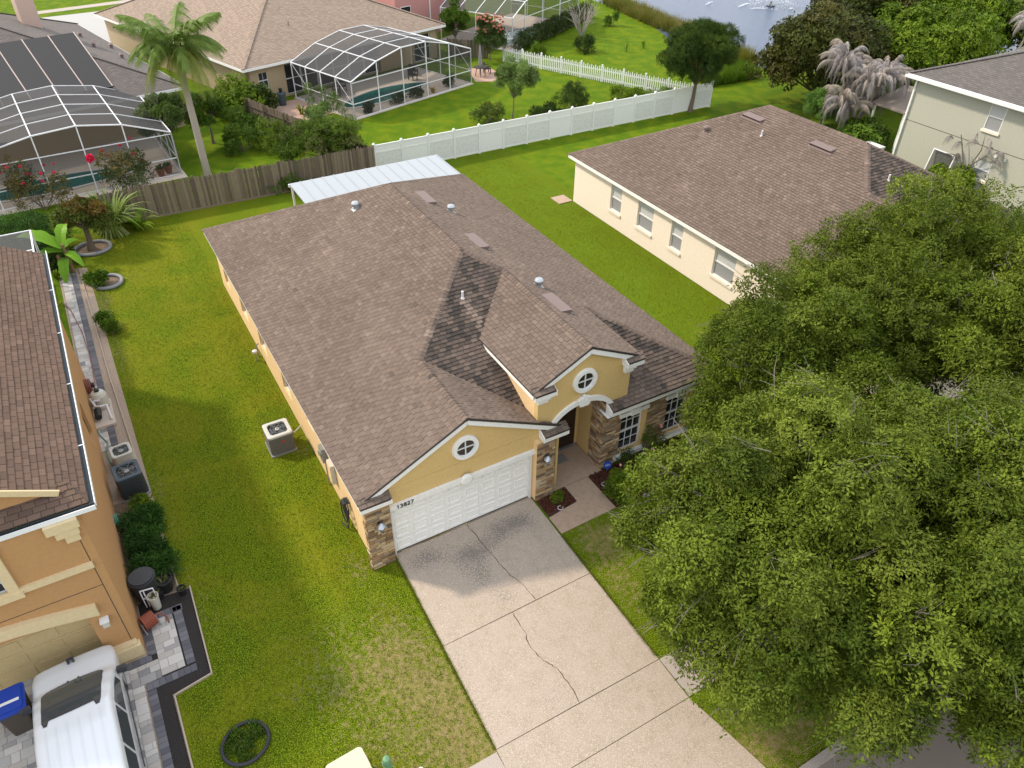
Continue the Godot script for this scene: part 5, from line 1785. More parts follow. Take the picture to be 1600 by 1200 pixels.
	tree("magnolia_tree", "dark magnolia crown rising behind the broad one", "tree", V(54.0, 0, -28.0), V(0, 4.7, 0), V(4.6, 4.2, 4.2), 110, 75, MAGNOLIA, shapes.broad, M.leaf_gloss, .22, .24)
	tree("bright_tree", "bright green leafy tree beside the dark magnolia", "tree", V(53.0, 0, -21.8), V(0, 3.4, 0), V(5.0, 3.4, 4.2), 120, 80, BRIGHT, shapes.broad, M.leaf, .2, .22)
	tree("bright_tree", "bright green crown above the roof of the grey green house", "tree", V(60.5, 0, -25.0), V(0, 4.2, 0), V(5.2, 4.2, 4.6), 100, 80, BRIGHT, shapes.broad, M.leaf, .2, .24)
	tree("bright_tree", "lime green crown near the grey bare trees", "tree", V(67, 0, -19), V(0, 4.0, 0), V(5.5, 4.0, 4.6), 90, 80, [Color(.13, .18, .03), Color(.16, .20, .03)], shapes.broad, M.leaf, .2, .24)
	tree("cedar_tree", "feathery blue green cedar at the far shore", "tree", V(76, 0, -25), V(0, 4.6, 0), V(5.0, 4.8, 4.6), 100, 80, [Color(.06, .13, .06), Color(.08, .16, .07)], shapes.fine, M.leaf, .2, .28)
	tree("cedar_tree", "green crown beyond the bare grey trees", "tree", V(86, 0, -21), V(0, 4.6, 0), V(6, 4.8, 6), 90, 80, MID, shapes.broad, M.leaf, .2, .28)
	tree("light_shrub", "feathery light green shrub in front of the bleached palm", "shrub", V(41.9, 0, -20.8), V(0, 1.5, 0), V(1.2, 1.35, 1.2), 30, 65, [Color(.12, .22, .045), Color(.16, .27, .06)], shapes.fine, M.leaf, .06)
	shrub("bush", "dark green bush at the foot of the bleached palms", V(41.6, 0, -17.0), 1.6, 1.7, 520, MID, shapes.broad, M.leaf)
	shrub("bush", "yellow green bush at the foot of the grey green wall", V(40.0, 0, -9.3), 1.2, 1.5, 420, BRIGHT, shapes.broad, M.leaf)
	dead_palm("bleached grey palm clump with hanging dead fronds beside the lean-to", V(42.7, 0, -19.0), 4.6, 220, 2.5, 11, 1.5)
	dead_palm("bleached palm fronds arching above the brown roof of the grey green house", V(55.5, 0, -16.6), 6.0, 45, 2.2, 3, .8)
	dead_palm("bleached palm fronds at the far end of the brown roof", V(60.5, 0, -16.4), 6.0, 45, 2.2, 3, .8)
	# dried vine against the grey green wall
	var v := thing("dry_vine", "dried grey vine climbing the grey green wall", "vine", V(40.85, 0, -8.9))
	var b := Mb.new()
	for q in [[[V(0, -.05, 0), V(-.1, 1.6, .1), V(-.15, 2.6, .4), V(-.2, 3.6, .3)]], [[V(0, .6, 0), V(-.2, 2.0, -.5), V(-.3, 3.1, -1.0)]], [[V(-.1, 1.6, .1), V(-.3, 2.5, .9), V(-.4, 2.3, 1.6)]], [[V(-.1, 1.0, .1), V(-.2, 1.9, -.9), V(-.3, 1.8, -1.5)]]]:
		b.tube(q[0], [.05, .04, .03, .01].slice(0, q[0].size()), 6)
	part("stem", b, M.twig, v)
	var df := frond(1.0, 1.4, 26, .28, .012, Color(.26, .23, .22), .7, 1.0)
	for i in 9:
		inst("frond", df, M.dead_frond, v, Transform3D(Basis(Vector3.UP, R(0, TAU)), V(-.35, R(1.7, 3.4), R(-1.4, 1.5))))
	# bare grey thicket at the far right shore
	for k in [[72.0, -19.0], [78.0, -17.5]]:
		bare_tree(V(k[0], 0, k[1]), "bare grey thicket standing at the lake beyond the roofs", 5.0)
	var sp := []
	for i in 520:
		var t := rng.randf()
		var a := V(52.4, 0, -62).lerp(V(50.2, 0, -48), t) + V(R(-.4, 2.0), -.03, R(-1, 1))
		sp.append(a)
	for i in 260:
		var a := R(0, TAU)
		var q := sqrt(rng.randf())
		sp.append(V(51.2 + cos(a) * 1.6 * q, -.03, -46.2 + sin(a) * 1.9 * q))
		sp.append(V(49.8 + cos(a) * 1.6 * q, -.03, -43.5 + sin(a) * 1.3 * q))
	reeds("reeds", "yellow brown reeds along the near shore of the lake", sp, [Color(.20, .17, .045), Color(.14, .16, .03), Color(.24, .19, .07)], 1.3)
	sp = []
	for i in 700:
		sp.append(V(R(43.5, 49.5), -.03, -36.4 + R(-2.2, 1.8)))
	reeds("reeds", "rust coloured reeds between the dark tree and the magnolia", sp, [Color(.25, .17, .035), Color(.20, .17, .04), Color(.10, .16, .02)], 1.5)
	sp = []
	for i in 500:
		sp.append(V(R(41.5, 47), -.03, -33.2 + R(-1.4, 1.4)))
	reeds("reeds", "bright green reeds in front of the rust coloured ones", sp, [Color(.09, .16, .015), Color(.13, .2, .02)], 1.2)
	# corner by the orange house
	s = shrub("crape_myrtle", "crape myrtle with red blooms before the left pool", V(-7.4, 0, -32.4), 1.5, 3.0, 330, [Color(.05, .08, .03), Color(.075, .10, .03), Color(.16, .12, .04)], shapes.mid, M.leaf, "crape myrtles by the pool")
	s.set_meta("label", "crape myrtle with small red blooms next to the hanging palm")
	blooms(s, 12, 1.4, 1.6, 3.1, .26, [Color(.50, .02, .06)])
	s = shrub("crape_myrtle", "crape myrtle with one large red bloom beside the pool corner", V(-2.9, 0, -32.3), 1.6, 3.2, 420, [Color(.05, .08, .03), Color(.075, .10, .035), Color(.15, .11, .04)], shapes.mid, M.leaf, "crape myrtles by the pool")
	blooms(s, 5, 1.5, 2.2, 3.2, .30, [Color(.50, .02, .06)])
	var big := Mb.new()
	big.col = Color(.62, .02, .07)
	for k in 40:
		var d := on_ball()
		leaf(big, d * .05, d, d.cross(on_ball()).normalized(), .24, .1, .1)
	inst("flower", big.mesh(), M.petal, s, Transform3D(Basis(), s.transform.basis.inverse() * V(-1.45, 2.6, .6)))
	var gg := [Color(.20, .25, .07), Color(.13, .19, .03), Color(.28, .31, .14), Color(.16, .22, .05)]
	blade_clump("ginger_clump", "tall arching grassy clump with striped leaves against the wooden fence", "plant", V(-4.5, 0, -27.4), 150, 2.9, .05, gg, .62, .9)
	blade_clump("taro", "broad leaved plant at the fence beside the grassy clump", "plant", V(-3.2, 0, -27.2), 16, 1.5, .16, BRIGHT, .7, .4)
	tree("small_tree", "small gnarled tree with reddish leaves inside a ring of edging", "tree", V(-5.7, 0, -26.0), V(.1, 1.75, -.1), V(1.2, .8, 1.1), 22, 60, [Color(.08, .11, .02), Color(.10, .13, .025), Color(.17, .10, .03)], shapes.mid, M.leaf, .16, .3)
	shrub("leafy_mass", "wide mass of fern like green leaves beside the pool cage corner", V(-8.6, 0, -27.2), 2.3, 1.9, 900, [Color(.05, .11, .025), Color(.07, .14, .03)], shapes.fine, M.leaf, "", "shrub")
	shrub("bush", "dark bush in the gap behind the orange house cage", V(-7.0, 0, -24.9), .8, 1.2, 220, DARK, shapes.mid, M.leaf)
	banana(V(-6.9, 0, -23.9))
	blade_clump("croton", "small yellow green plant at the foot of the banana plant", "plant", V(-7.5, 0, -23.6), 24, .6, .05, BRIGHT, .6)
	shrub("ring_shrub", "leafy shrub inside the grey edging ring on the lawn", V(-5.85, 0, -22.0), .55, .7, 190, MID, shapes.mid, M.leaf, "", "shrub")
	shrub("ring_shrub", "small bush growing over the gravel edge of the lawn", V(-6.1, 0, -17.6), .55, .8, 130, MID, shapes.mid, M.leaf, "", "shrub")
	for k in [[-6.55, -5.0, "dark green palmate plant next to the green hose coil"], [-6.5, -4.2, "dark green palmate plant second from the hose coil in the bed"], [-6.55, -3.4, "dark green palmate plant second from the black barrel"], [-6.6, -2.7, "dark green palmate plant touching the black barrel"]]:
		shrub("palmate_plant", k[2], V(k[0], 0, k[1]), .6, .75, 230, [Color(.035, .085, .02), Color(.05, .12, .02)], shapes.fine, M.leaf, "palmate plants along the orange wall", "plant")
	shrub("yellow_plant", "small yellow green plant beside the dark air conditioner", V(-6.45, 0, -5.7), .35, .5, 90, BRIGHT, shapes.mid, M.leaf, "", "plant")
	# plants round the middle pool cage
	var cg := Transform3D(Basis(Vector3.UP, .31), V(13.2, 0, -38.2))
	for k in [[4.5, -.4, "dark shrub in the narrow bed inside the pool screen"], [6.4, -.5, "low dark plant beside the pool edge inside the screen"], [2.0, -.35, "low fern in the bed at the pool screen corner"], [10.2, -.6, "dark low plant at the far corner of the screen"]]:
		shrub("pool_plant", k[2], cg * V(k[0], 0, k[1]), .55, .8, 110, DARK, shapes.mid, M.leaf, "", "plant")
	blade_clump("bromeliad", "orange tipped bromeliad in the pool bed", "plant", cg * V(8.2, 0, -.5), 22, .6, .05, [Color(.4, .2, .05), Color(.3, .25, .05)], .7)
	blade_clump("potted_plant", "spiky yellow and red plants at the side of the pool cage", "plant", V(10.2, 0, -41.2), 30, .9, .06, [Color(.2, .22, .03), Color(.3, .1, .05), Color(.1, .16, .02)], .6)
	var vine := thing("climbing_vine", "green vine covering the lower side screen of the pool cage", "vine", V(12.4, 0, -40.0), .31)
	xs = []
	cs = []
	for i in 12:
		clump(xs, cs, V(-.35 + R(-.1, .1), R(.3, 1.7), R(-3.0, 1.6)), V(.22, .45, .5), 45, [Color(.09, .15, .03), Color(.12, .18, .04)], .9, -.9)
	many("foliage", shapes.tiny, M.leaf, vine, xs, cs, "stuff")
	var st := Mb.new()
	for i in 5:
		st.tube([V(-.35, -.05, -2.8 + i), V(-.35, .9, -2.6 + i), V(-.35, 1.6, -2.9 + i)], [.02, .015, .006], 5, false)
	part("stems", st, M.bark, vine)
func bare_tree(at: Vector3, label := "bare pale branched shrub at the end of the hedge", hgt := 3.3) -> void:
	var t := thing("bare_tree", label, "tree", at, R(0, 6), "bare trees at the lake" if hgt > 4 else "")
	var b := Mb.new()
	for i in 16:
		var a := TAU * i / 16 + R(-.2, .2)
		var d := V(cos(a) * R(.25, .75), 1, sin(a) * R(.25, .75)).normalized()
		var l := hgt * R(.7, 1.05)
		var e := d * l
		b.tube([V(0, -.05, 0), d * l * .4 + on_ball() * .1, e], [.06, .04, .012], 5, false)
		for k in 6:
			var o := d * l * R(.35, .9)
			b.tube([o, o + (d + on_ball() * .8) * l * R(.2, .4)], [.02, .006], 4, false)
	part("branches", b, M.twig_pale, t)

# ---------------------------------------------------------------- fences and pool cages
func fences() -> void:
	# weathered stockade fence: pointed pickets on rails
	var picket := Mb.new()
	picket.prism(PackedVector2Array([Vector2(-.5, 0), Vector2(.5, 0), Vector2(.5, .95), Vector2(.22, 1), Vector2(-.22, 1), Vector2(-.5, .95)]), Transform3D(Basis(), V(0, 0, .5)), 1.0)
	var pm := picket.mesh()
	var greys := [Color(.17, .135, .10), Color(.21, .165, .12), Color(.135, .108, .082), Color(.25, .20, .15)]
	var mats := []
	for k in greys:
		var m: StandardMaterial3D = M.weathered_wood.duplicate()
		m.vertex_color_use_as_albedo = false
		m.albedo_color = (k as Color).linear_to_srgb()
		mats.append(m)
	for q in [[V(-4.6, 0, -28.45), V(10.8, 0, -28.05), 1.85, "weathered grey brown picket fence closing the back lawn"], [V(10.9, 0, -28.2), V(6.1, 0, -43.4), 1.55, "short weathered wooden fence between the two back yards"], [V(26.6, 0, -50.2), V(29.6, 0, -47.9), 1.5, "dark wooden fence between pool cage and oleander"]]:
		var a: Vector3 = q[0]
		var b: Vector3 = q[1]
		var t := thing("wooden_fence", q[3], "fence", a, atan2(-(b - a).z, (b - a).x))
		var l := a.distance_to(b)
		var n := int(l / .128)
		for i in n:
			inst("picket", pm, mats[rng.randi() % 4], t, Transform3D(Basis(V(0, 0, 1), R(-.012, .012)) * Basis(Vector3.UP, R(-.04, .04)) * Basis.from_scale(V(.118, q[2] * R(.97, 1.03), .025)), V(.064 + i * .128, -.03, R(-.006, .006))))
		for y in [.35, 1.0, 1.55]:
			if y < q[2] - .2:
				pbox("rail", V(0, y, -.09), V(l, y + .08, -.04), mats[2], t)
		for i in int(l / 2.4) + 1:
			pbox("post", V(i * 2.4 - .05, -.05, -.2), V(i * 2.4 + .05, q[2], -.1), mats[0], t)
		if l > 15:
			pbox("bottom_board", V(0, -.04, .03), V(l, .06, .06), mats[3], t)
	# white vinyl privacy fence
	var t := thing("vinyl_fence", "tall white vinyl privacy fence with capped posts and mid rail", "fence", V(10.8, 0, -28.15))
	var n := 15
	for i in n + 1:
		var x := i * 1.81
		var b := Mb.new()
		b.box(V(x - .065, -.05, -.065), V(x + .065, 1.86, .065))
		var p := part("post", b, M.vinyl_white, t)
		b = Mb.new()
		var c := [V(x - .085, 1.86, .085), V(x + .085, 1.86, .085), V(x + .085, 1.86, -.085), V(x - .085, 1.86, -.085)]
		for s in 4:
			b.tri(c[s], c[(s + 1) % 4], V(x, 1.96, 0))
		b.box(V(x - .085, 1.83, -.085), V(x + .085, 1.86, .085))
		part("cap", b, M.vinyl_white, p)
		if i < n:
			var s := Transform3D(Basis(), V(x + .065, 0, 0))
			var w := 1.68
			lpart("bottom_rail", s, [0, .02, -.03, w, .14, .03], M.vinyl_white, t)
			lpart("mid_rail", s, [0, 1.28, -.035, w, 1.36, .035], M.vinyl_white, t)
			lpart("top_rail", s, [0, 1.70, -.035, w, 1.79, .035], M.vinyl_white, t)
			lpart("lower_panel", s, [0, .14, -.018, w, 1.28, .018], M.vinyl_dirty if i % 3 != 1 else M.vinyl_white, t)
			lpart("upper_panel", s, [0, 1.36, -.018, w, 1.70, .018], M.vinyl_white, t)
	# low white picket fence
	var a := V(30.2, 0, -46.4)
	var e := V(37.7, 0, -30.0)
	t = thing("picket_fence", "low white picket fence round the green lawn", "fence", a, atan2(-(e - a).z, (e - a).x))
	var l := a.distance_to(e)
	for i in int(l / .19):
		inst("picket", pm, M.vinyl_white, t, Transform3D(Basis.from_scale(V(.085, 1.13 + .09 * (i % 2), .022)), V(.1 + i * .19, .02, 0)))
	for y in [.22, .85]:
		pbox("rail", V(0, y, -.06), V(l, y + .09, -.015), M.vinyl_white, t)
	for i in int(l / 2.0) + 1:
		pbox("post", V(i * 2.0 - .06, -.05, -.14), V(i * 2.0 + .06, 1.32, -.02), M.vinyl_white, t)
func cage(label: String, at: Vector3, turn: float, prof: Array, depth: float, bays: int, rail := 1.05, kick := true) -> Node3D:   # aluminium pool cage: x along the front, arched profile, -z into the depth
	var t := thing("pool_cage", label, "pool enclosure", at, turn)
	var w := .065
	var P := func(i: int, d: float) -> Vector3: return V(prof[i].x, prof[i].y, -depth * d)
	var last := prof.size() - 1
	for k in bays + 1:      # arches
		var d := k / float(bays)
		for i in last:
			var b := Mb.new()
			b.bar(P.call(i, d), P.call(i + 1, d), w * (1.0 if k == 0 else .8), w)
			part("beam", b, M.cage_white, t)
	for i in last + 1:      # purlins
		var b := Mb.new()
		b.bar(P.call(i, 0), P.call(i, 1), w, w)
		part("purlin", b, M.cage_white, t)
	for i in last:
		for k in bays:
			var b := Mb.new()
			var d0 := k / float(bays)
			var d1 := (k + 1) / float(bays)
			b.quad(P.call(i, d0), P.call(i + 1, d0), P.call(i + 1, d1), P.call(i, d1))
			part("roof_screen", b, M.screen, t)
	# front wall
	for i in last + 1:
		pbox("post", V(prof[i].x - w / 2, -.03, -w / 2), V(prof[i].x + w / 2, prof[i].y, w / 2), M.cage_white, t)
		if i < last:
			var x0: float = prof[i].x
			var x1: float = prof[i + 1].x
			for y in ([.04, rail, 2.5] if kick else [rail, 2.5]):
				pbox("rail", V(x0, y - .025, -.025), V(x1, y + .025, .025), M.cage_white, t)
			var b := Mb.new()
			b.quad(V(x0, 0, 0), V(x1, 0, 0), V(x1, prof[i + 1].y, 0), V(x0, prof[i].y, 0))
			part("wall_screen", b, M.screen_wall, t)
	# both ends
	for s in [0, last]:
		var x: float = prof[s].x
		for k in bays + 1:
			var z := -depth * k / bays
			pbox("post", V(x - w / 2, -.03, z - w / 2), V(x + w / 2, prof[s].y, z + w / 2), M.cage_white, t)
			if k < bays:
				var z1 := -depth * (k + 1) / bays
				for y in [.04, rail]:
					pbox("rail", V(x - .025, y - .025, z1), V(x + .025, y + .025, z), M.cage_white, t)
				var b := Mb.new()
				b.quad(V(x, 0, z1), V(x, 0, z), V(x, prof[s].y, z), V(x, prof[s].y, z1))
				part("wall_screen", b, M.screen_wall, t)
				if k == bays - 1 or k == 0:
					b = Mb.new()
					b.bar(V(x, rail, z), V(x, prof[s].y, z1), .03, .03)
					part("brace", b, M.cage_white, t)
	return t
func pool(label: String, deck: PackedVector2Array, water: PackedVector2Array, at: Transform3D) -> void:
	var t := thing("swimming_pool", label, "pool", at.origin, at.basis.get_euler().y)
	var b := Mb.new()
	b.prism(deck, flat_xf(.0), .1)
	part("deck", b, M.pool_deck, t)
	b = Mb.new()
	b.prism(water, flat_xf(.012), 0)
	part("water", b, M.pool_water, t)
	b = Mb.new()
	for i in water.size():
		var p := water[i]
		var q := water[(i + 1) % water.size()]
		b.bar(V(p.x, .02, -p.y), V(q.x, .02, -q.y), .22, .06)
	part("coping", b, M.pool_coping, t)
func oval(cx: float, cz: float, rx: float, rz: float, n := 22, kidney := 0.0) -> PackedVector2Array:
	var p := PackedVector2Array()
	for i in n:
		var a := TAU * i / n
		var k := 1.0 - kidney * maxf(0, sin(a)) * cos(a * 1.0 - .9) * .8
		p.append(Vector2(cx + cos(a) * rx * k, -cz - sin(a) * rz * k * (1.0 - .12 * cos(2 * a))))
	return p
func chair(label: String, at: Vector3, turn: float, group: String) -> void:
	var t := thing("patio_chair", label, "chair", at, turn, group)
	pbox("seat", V(-.28, .36, -.28), V(.28, .44, .28), M.wicker, t)
	pbox("backrest", V(-.28, .44, -.30), V(.28, .92, -.24), M.wicker, t)
	for s in [-1, 1]:
		pbox("armrest", V(s * .28 - .03, .6, -.28), V(s * .28 + .03, .65, .26), M.wicker, t)
		for z in [-.25, .23]:
			pbox("leg", V(s * .25 - .03, -.0, z - .03), V(s * .25 + .03, .36, z + .03), M.wicker, t)
func table(label: String, at: Vector3, r: float) -> void:
	var t := thing("patio_table", label, "table", at)
	var b := Mb.new()
	b.lathe(V(0, .7, 0), [Vector2(0, 0), Vector2(r, 0), Vector2(r, .04), Vector2(0, .045)], 18)
	part("table_top", b, M.wicker, t)
	for i in 4:
		var a := TAU * i / 4 + .4
		b = Mb.new()
		b.tube([V(cos(a) * r * .75, 0, sin(a) * r * .75), V(cos(a) * r * .55, .7, sin(a) * r * .55)], [.03, .03], 6)
		part("leg", b, M.wicker, t)
func cages() -> void:
	var q := [Vector2(0, 2.6), Vector2(2.4, 3.55), Vector2(4.8, 4.05), Vector2(7.2, 4.05), Vector2(9.6, 3.5), Vector2(12, 2.7)]
	var x := Transform3D(Basis(Vector3.UP, .31), V(13.2, 0, -38.2))
	cage("white framed screened pool cage with arched roof behind the white fence", x.origin, .31, q, 7.2, 4)
	pool("teal swimming pool inside the middle pool cage", xz([-.15, .15, 12.15, .15, 12.15, -7.3, -.15, -7.3]), oval(5.4, -2.7, 4.3, 1.5, 26, .5), x)
	for k in [["dark wicker armchair at the far end of the pool deck", 9.4, -4.2, .4], ["dark wicker armchair beside the house wall on the pool deck", 10.4, -5.2, 2.2], ["dark patio chair under the pool cage by the side screen", 2.4, -5.2, 1.2], ["dark patio chair against the beige wall under the cage", 3.6, -6.0, 2.8]]:
		chair(k[0], x * V(k[1], .0, k[2]), k[3], "")
	table("round dark patio table under the middle pool cage", x * V(3.0, 0, -5.6), .5)
	table("dark patio table outside the far end of the middle cage", V(26.3, 0, -43.4), .55)
	chair("dark patio chair outside the far end of the middle cage", V(27.2, 0, -43.9), 1.4, "")
	var u := thing("folded_umbrella", "closed grey parasol at the outdoor table", "parasol", V(26.3, 0, -43.4))
	var b := Mb.new()
	b.tube([V(0, .75, 0), V(0, 1.0, 0), V(0, 2.3, 0), V(0, 2.5, 0)], [.02, .16, .07, .01], 10)
	part("canopy", b, M.blind_shade, u)
	b = Mb.new()
	b.tube([V(0, 0, 0), V(0, 1.0, 0)], [.02, .02], 8)
	part("pole", b, M.cage_white, u)
	b = Mb.new()
	b.prism(xz([25.2, -42.2, 26.6, -41.6, 28.2, -42.6, 28.2, -45, 26.4, -46]), flat_xf(-.02), 0)
	struct("patio_pavers", b, M.pink_paver)
	b = Mb.new()
	b.prism(xz([8.6, -40.2, 10.2, -39.6, 12.6, -40.4, 11.2, -44.8, 8.2, -44.4]), flat_xf(-.02), 0)
	struct("brick_patio", b, M.pink_paver)
	var bin := thing("trash_bin", "blue grey bin with a lid by the beige wall beside the cage", "bin", V(9.6, 0, -43.9))
	b = Mb.new()
	b.lathe(Vector3.ZERO, [Vector2(.28, 0), Vector2(.33, .8), Vector2(.36, .82), Vector2(.34, .88), Vector2(0, .95)], 12)
	part("body", b, M.ac_navy, bin)
	b = Mb.new()
	b.lathe(V(0, .95, 0), [Vector2(.12, 0), Vector2(.14, .25), Vector2(0, .3)], 10)
	part("knob", b, M.black, bin)
	# left pool
	var y := Transform3D(Basis(Vector3.UP, .06), V(-10.6, 0, -33.2))
	q = [Vector2(-1.2, 2.5), Vector2(1.2, 3.2), Vector2(3.8, 3.7), Vector2(6.1, 3.85), Vector2(8.4, 3.5), Vector2(10.9, 2.6)]
	cage("white framed screened pool cage under the roof with solar panels", y.origin, .06, q, 8.6, 4)
	pool("teal swimming pool inside the cage below the solar panels", xz([-1.4, .6, 11.1, .6, 11.1, -8.8, -1.4, -8.8]), oval(4.3, -2.2, 4.6, 1.35, 26, .4), y)
	for k in [["terracotta pot at the corner of the pool below the solar panels", 9.8, -.4], ["terracotta pot beside the corner post of the pool cage", 10.3, -.6]]:
		var p := thing("flower_pot", k[0], "pot", y * V(k[1], 0, k[2]))
		b = Mb.new()
		b.lathe(Vector3.ZERO, [Vector2(.17, 0), Vector2(.26, .38), Vector2(.29, .38), Vector2(.29, .45), Vector2(.24, .45), Vector2(.22, .38), Vector2(0, .38)], 12)
		part("pot", b, M.clay, p)
		b = Mb.new()
		for i in 20:
			var d := (on_ball() + V(0, 1, 0)).normalized()
			b.col = Color(.08, .11, .02)
			leaf(b, V(0, .38, 0), d, d.cross(V(.3, .1, 1)).normalized(), .4, .06)
		part("plant", b, M.leaf, p)
	# far cage by the pink house
	q = [Vector2(0, 2.8), Vector2(2.2, 3.8), Vector2(5.5, 4.4), Vector2(9, 4.4), Vector2(13, 2.8)]
	var z := Transform3D(Basis(Vector3.UP, .50), V(32.6, 0, -48.9))
	cage("white framed pool cage behind the clipped hedge", z.origin, .50, q, 8.0, 4)
	pool("deep blue pool behind the clipped hedge", xz([-.1, .1, 13.1, .1, 13.1, -8.1, -.1, -8.1]), oval(5.2, -2.3, 4.6, 1.7, 24, .4), z)
	# cage of the orange house
	q = [Vector2(0, 2.8), Vector2(2.6, 2.8), Vector2(5.2, 2.8)]
	cage("low screened cage attached to the back of the orange house", V(-12.95, 0, -14.6), 0, q, 8.5, 4)

func fountain() -> void:
	var t := thing("fountain", "white fountain spray on the lake", "fountain", V(68.4, 0, -51.8))
	var drop := Mb.new()
	drop.lathe(Vector3.ZERO, [Vector2(0, -.5), Vector2(.4, -.2), Vector2(.4, .2), Vector2(0, .5)], 5)
	var xs := []
	var cs := []
	for i in 2600:
		var a := R(0, TAU)
		var s := rng.randf()
		var r := 2.6 * s * R(.6, 1.1)
		var y := 3.4 * (1 - pow(2 * s - .55, 2) / 2.1) * R(.3, 1.0)
		xs.append(Transform3D(Basis.from_scale(Vector3.ONE * R(.03, .10)), V(cos(a) * r, maxf(y, .02), sin(a) * r)))
		cs.append(Color(.85, .87, .9))
	many("spray", drop.mesh(), M.foam, t, xs, cs, "stuff")
	var b := Mb.new()
	b.lathe(Vector3.ZERO, [Vector2(.5, -.05), Vector2(.5, .12), Vector2(.1, .2), Vector2(.1, .5), Vector2(0, .5)], 10)
	part("float", b, M.gunmetal, t)
	for k in [[63.2, -56.3, 2.2, .5], [65.5, -53.5, 1.5, .4], [66.3, -51.6, 1.8, -.4], [66.7, -53.9, 1.4, .2], [69.6, -49.8, .9, .3], [75, -50.5, 1.6, .5]]:
		var p := thing("splash", "white splash of falling fountain water on the lake", "splash", V(k[0], -.02, k[1]), k[3], "splashes round the fountain")
		xs = []
		cs = []
		for i in 170:
			var d := on_ball() * pow(rng.randf(), .4)
			xs.append(Transform3D(Basis.from_scale(V(2, .6, 1) * R(.02, .055)), V(d.x * k[2] * .6, absf(d.y) * .1 * (1 - absf(d.x)) + .01, d.z * .2)))
			cs.append(Color(.85, .87, .9))
		many("foam", drop.mesh(), M.foam, p, xs, cs, "stuff")

# ---------------------------------------------------------------- things in the side yards
func rounded(w: float, d: float, r: float, n := 5) -> PackedVector2Array:
	var p := PackedVector2Array()
	for c in [[w / 2 - r, d / 2 - r, 0], [-w / 2 + r, d / 2 - r, 1], [-w / 2 + r, -d / 2 + r, 2], [w / 2 - r, -d / 2 + r, 3]]:
		for i in n + 1:
			var a: float = PI / 2 * (c[2] + i / float(n))
			p.append(Vector2(c[0] + cos(a) * r, c[1] + sin(a) * r))
	return p
func condenser(label: String, at: Vector3, turn: float, w: float, hh: float, body: Material, top: Material, fan: Material, badge: Material) -> Node3D:
	var t := thing("air_conditioner", label, "air conditioner", at, turn, "")
	pbox("pad", V(-w * .54, -.04, -w * .54), V(w * .54, .05, w * .54), M.coil_grey, t)
	var b := Mb.new()
	b.prism(rounded(w, w, .1), flat_xf(hh - .08), hh - .14)
	part("cabinet", b, body, t)
	for i in 9:     # louvre ribs on all four sides
		b = Mb.new()
		var y := .14 + i * (hh - .26) / 9.0
		for s in 4:
			var a := PI / 2 * s
			var o := V(cos(a), 0, sin(a)) * (w / 2 + .004)
			var u := V(-sin(a), 0, cos(a)) * (w / 2 - .1)
			b.bar(o - u + V(0, y, 0), o + u + V(0, y, 0), .012, .018)
		part("louvre", b, body, t)
	# lid with the fan opening
	b = Mb.new()
	var outer := rounded(w + .02, w + .02, .11, 7)
	var r := w * .45
	var n := outer.size()
	for i in n:
		var j := (i + 1) % n
		var po := outer[i]
		var pj := outer[j]
		var io := po.normalized() * r
		var ij := pj.normalized() * r
		var y0 := hh - .08
		b.quad(V(po.x, y0, -po.y), V(pj.x, y0, -pj.y), V(pj.x, hh - .015, -pj.y), V(po.x, hh - .015, -po.y))
		b.quad(V(po.x, hh - .015, -po.y), V(pj.x, hh - .015, -pj.y), V(pj.x * .95, hh, -pj.y * .95), V(po.x * .95, hh, -po.y * .95))
		b.quad(V(po.x * .95, hh, -po.y * .95), V(pj.x * .95, hh, -pj.y * .95), V(ij.x, hh - .005, -ij.y), V(io.x, hh - .005, -io.y))
		b.quad(V(io.x, hh - .005, -io.y), V(ij.x, hh - .005, -ij.y), V(ij.x, hh - .07, -ij.y), V(io.x, hh - .07, -io.y))
	part("lid", b, top, t)
	b = Mb.new()
	b.lathe(V(0, hh - .078, 0), [Vector2(.08, 0), Vector2(.08, .05), Vector2(.03, .065), Vector2(0, .065)], 14)
	part("hub", b, fan, t)
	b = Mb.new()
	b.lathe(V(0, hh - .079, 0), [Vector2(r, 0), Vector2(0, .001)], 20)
	part("fan_well", b, M.black, t)  # added black disc, the dark interior put in as colour
	for i in 4:
		b = Mb.new()
		var x := Transform3D(Basis(Vector3.UP, TAU * i / 4 + .4) * Basis(V(1, 0, 0), .15), V(0, hh - .06, 0))
		b.prism(PackedVector2Array([Vector2(.07, -.05), Vector2(r * .95, -.13), Vector2(r * .97, .1), Vector2(.07, .06)]), x * Transform3D(Basis(V(1, 0, 0), V(0, 0, -1), V(0, 1, 0)), Vector3.ZERO), .008)
		part("fan_blade", b, M.gunmetal, t)
	for k in 3:
		b = Mb.new()
		var pts := []
		var rad := []
		for i in 25:
			var a := TAU * i / 24
			pts.append(V(cos(a), 0, sin(a)) * r * [.35, .62, .88][k] + V(0, hh - .008, 0)); rad.append(.005)
		b.tube(pts, rad, 4, false)
		part("guard_ring", b, M.coil_grey, t)
	for i in 6:
		b = Mb.new()
		var a := TAU * i / 6
		b.bar(V(0, hh - .006, 0), V(cos(a) * r, hh - .006, sin(a) * r), .008, .008)
		part("guard_spoke", b, M.coil_grey, t)
	if badge:
		pbox("badge", V(-.02, hh * .62, w / 2 + .001), V(.1, hh * .62 + .055, w / 2 + .012), badge, t)
	return t
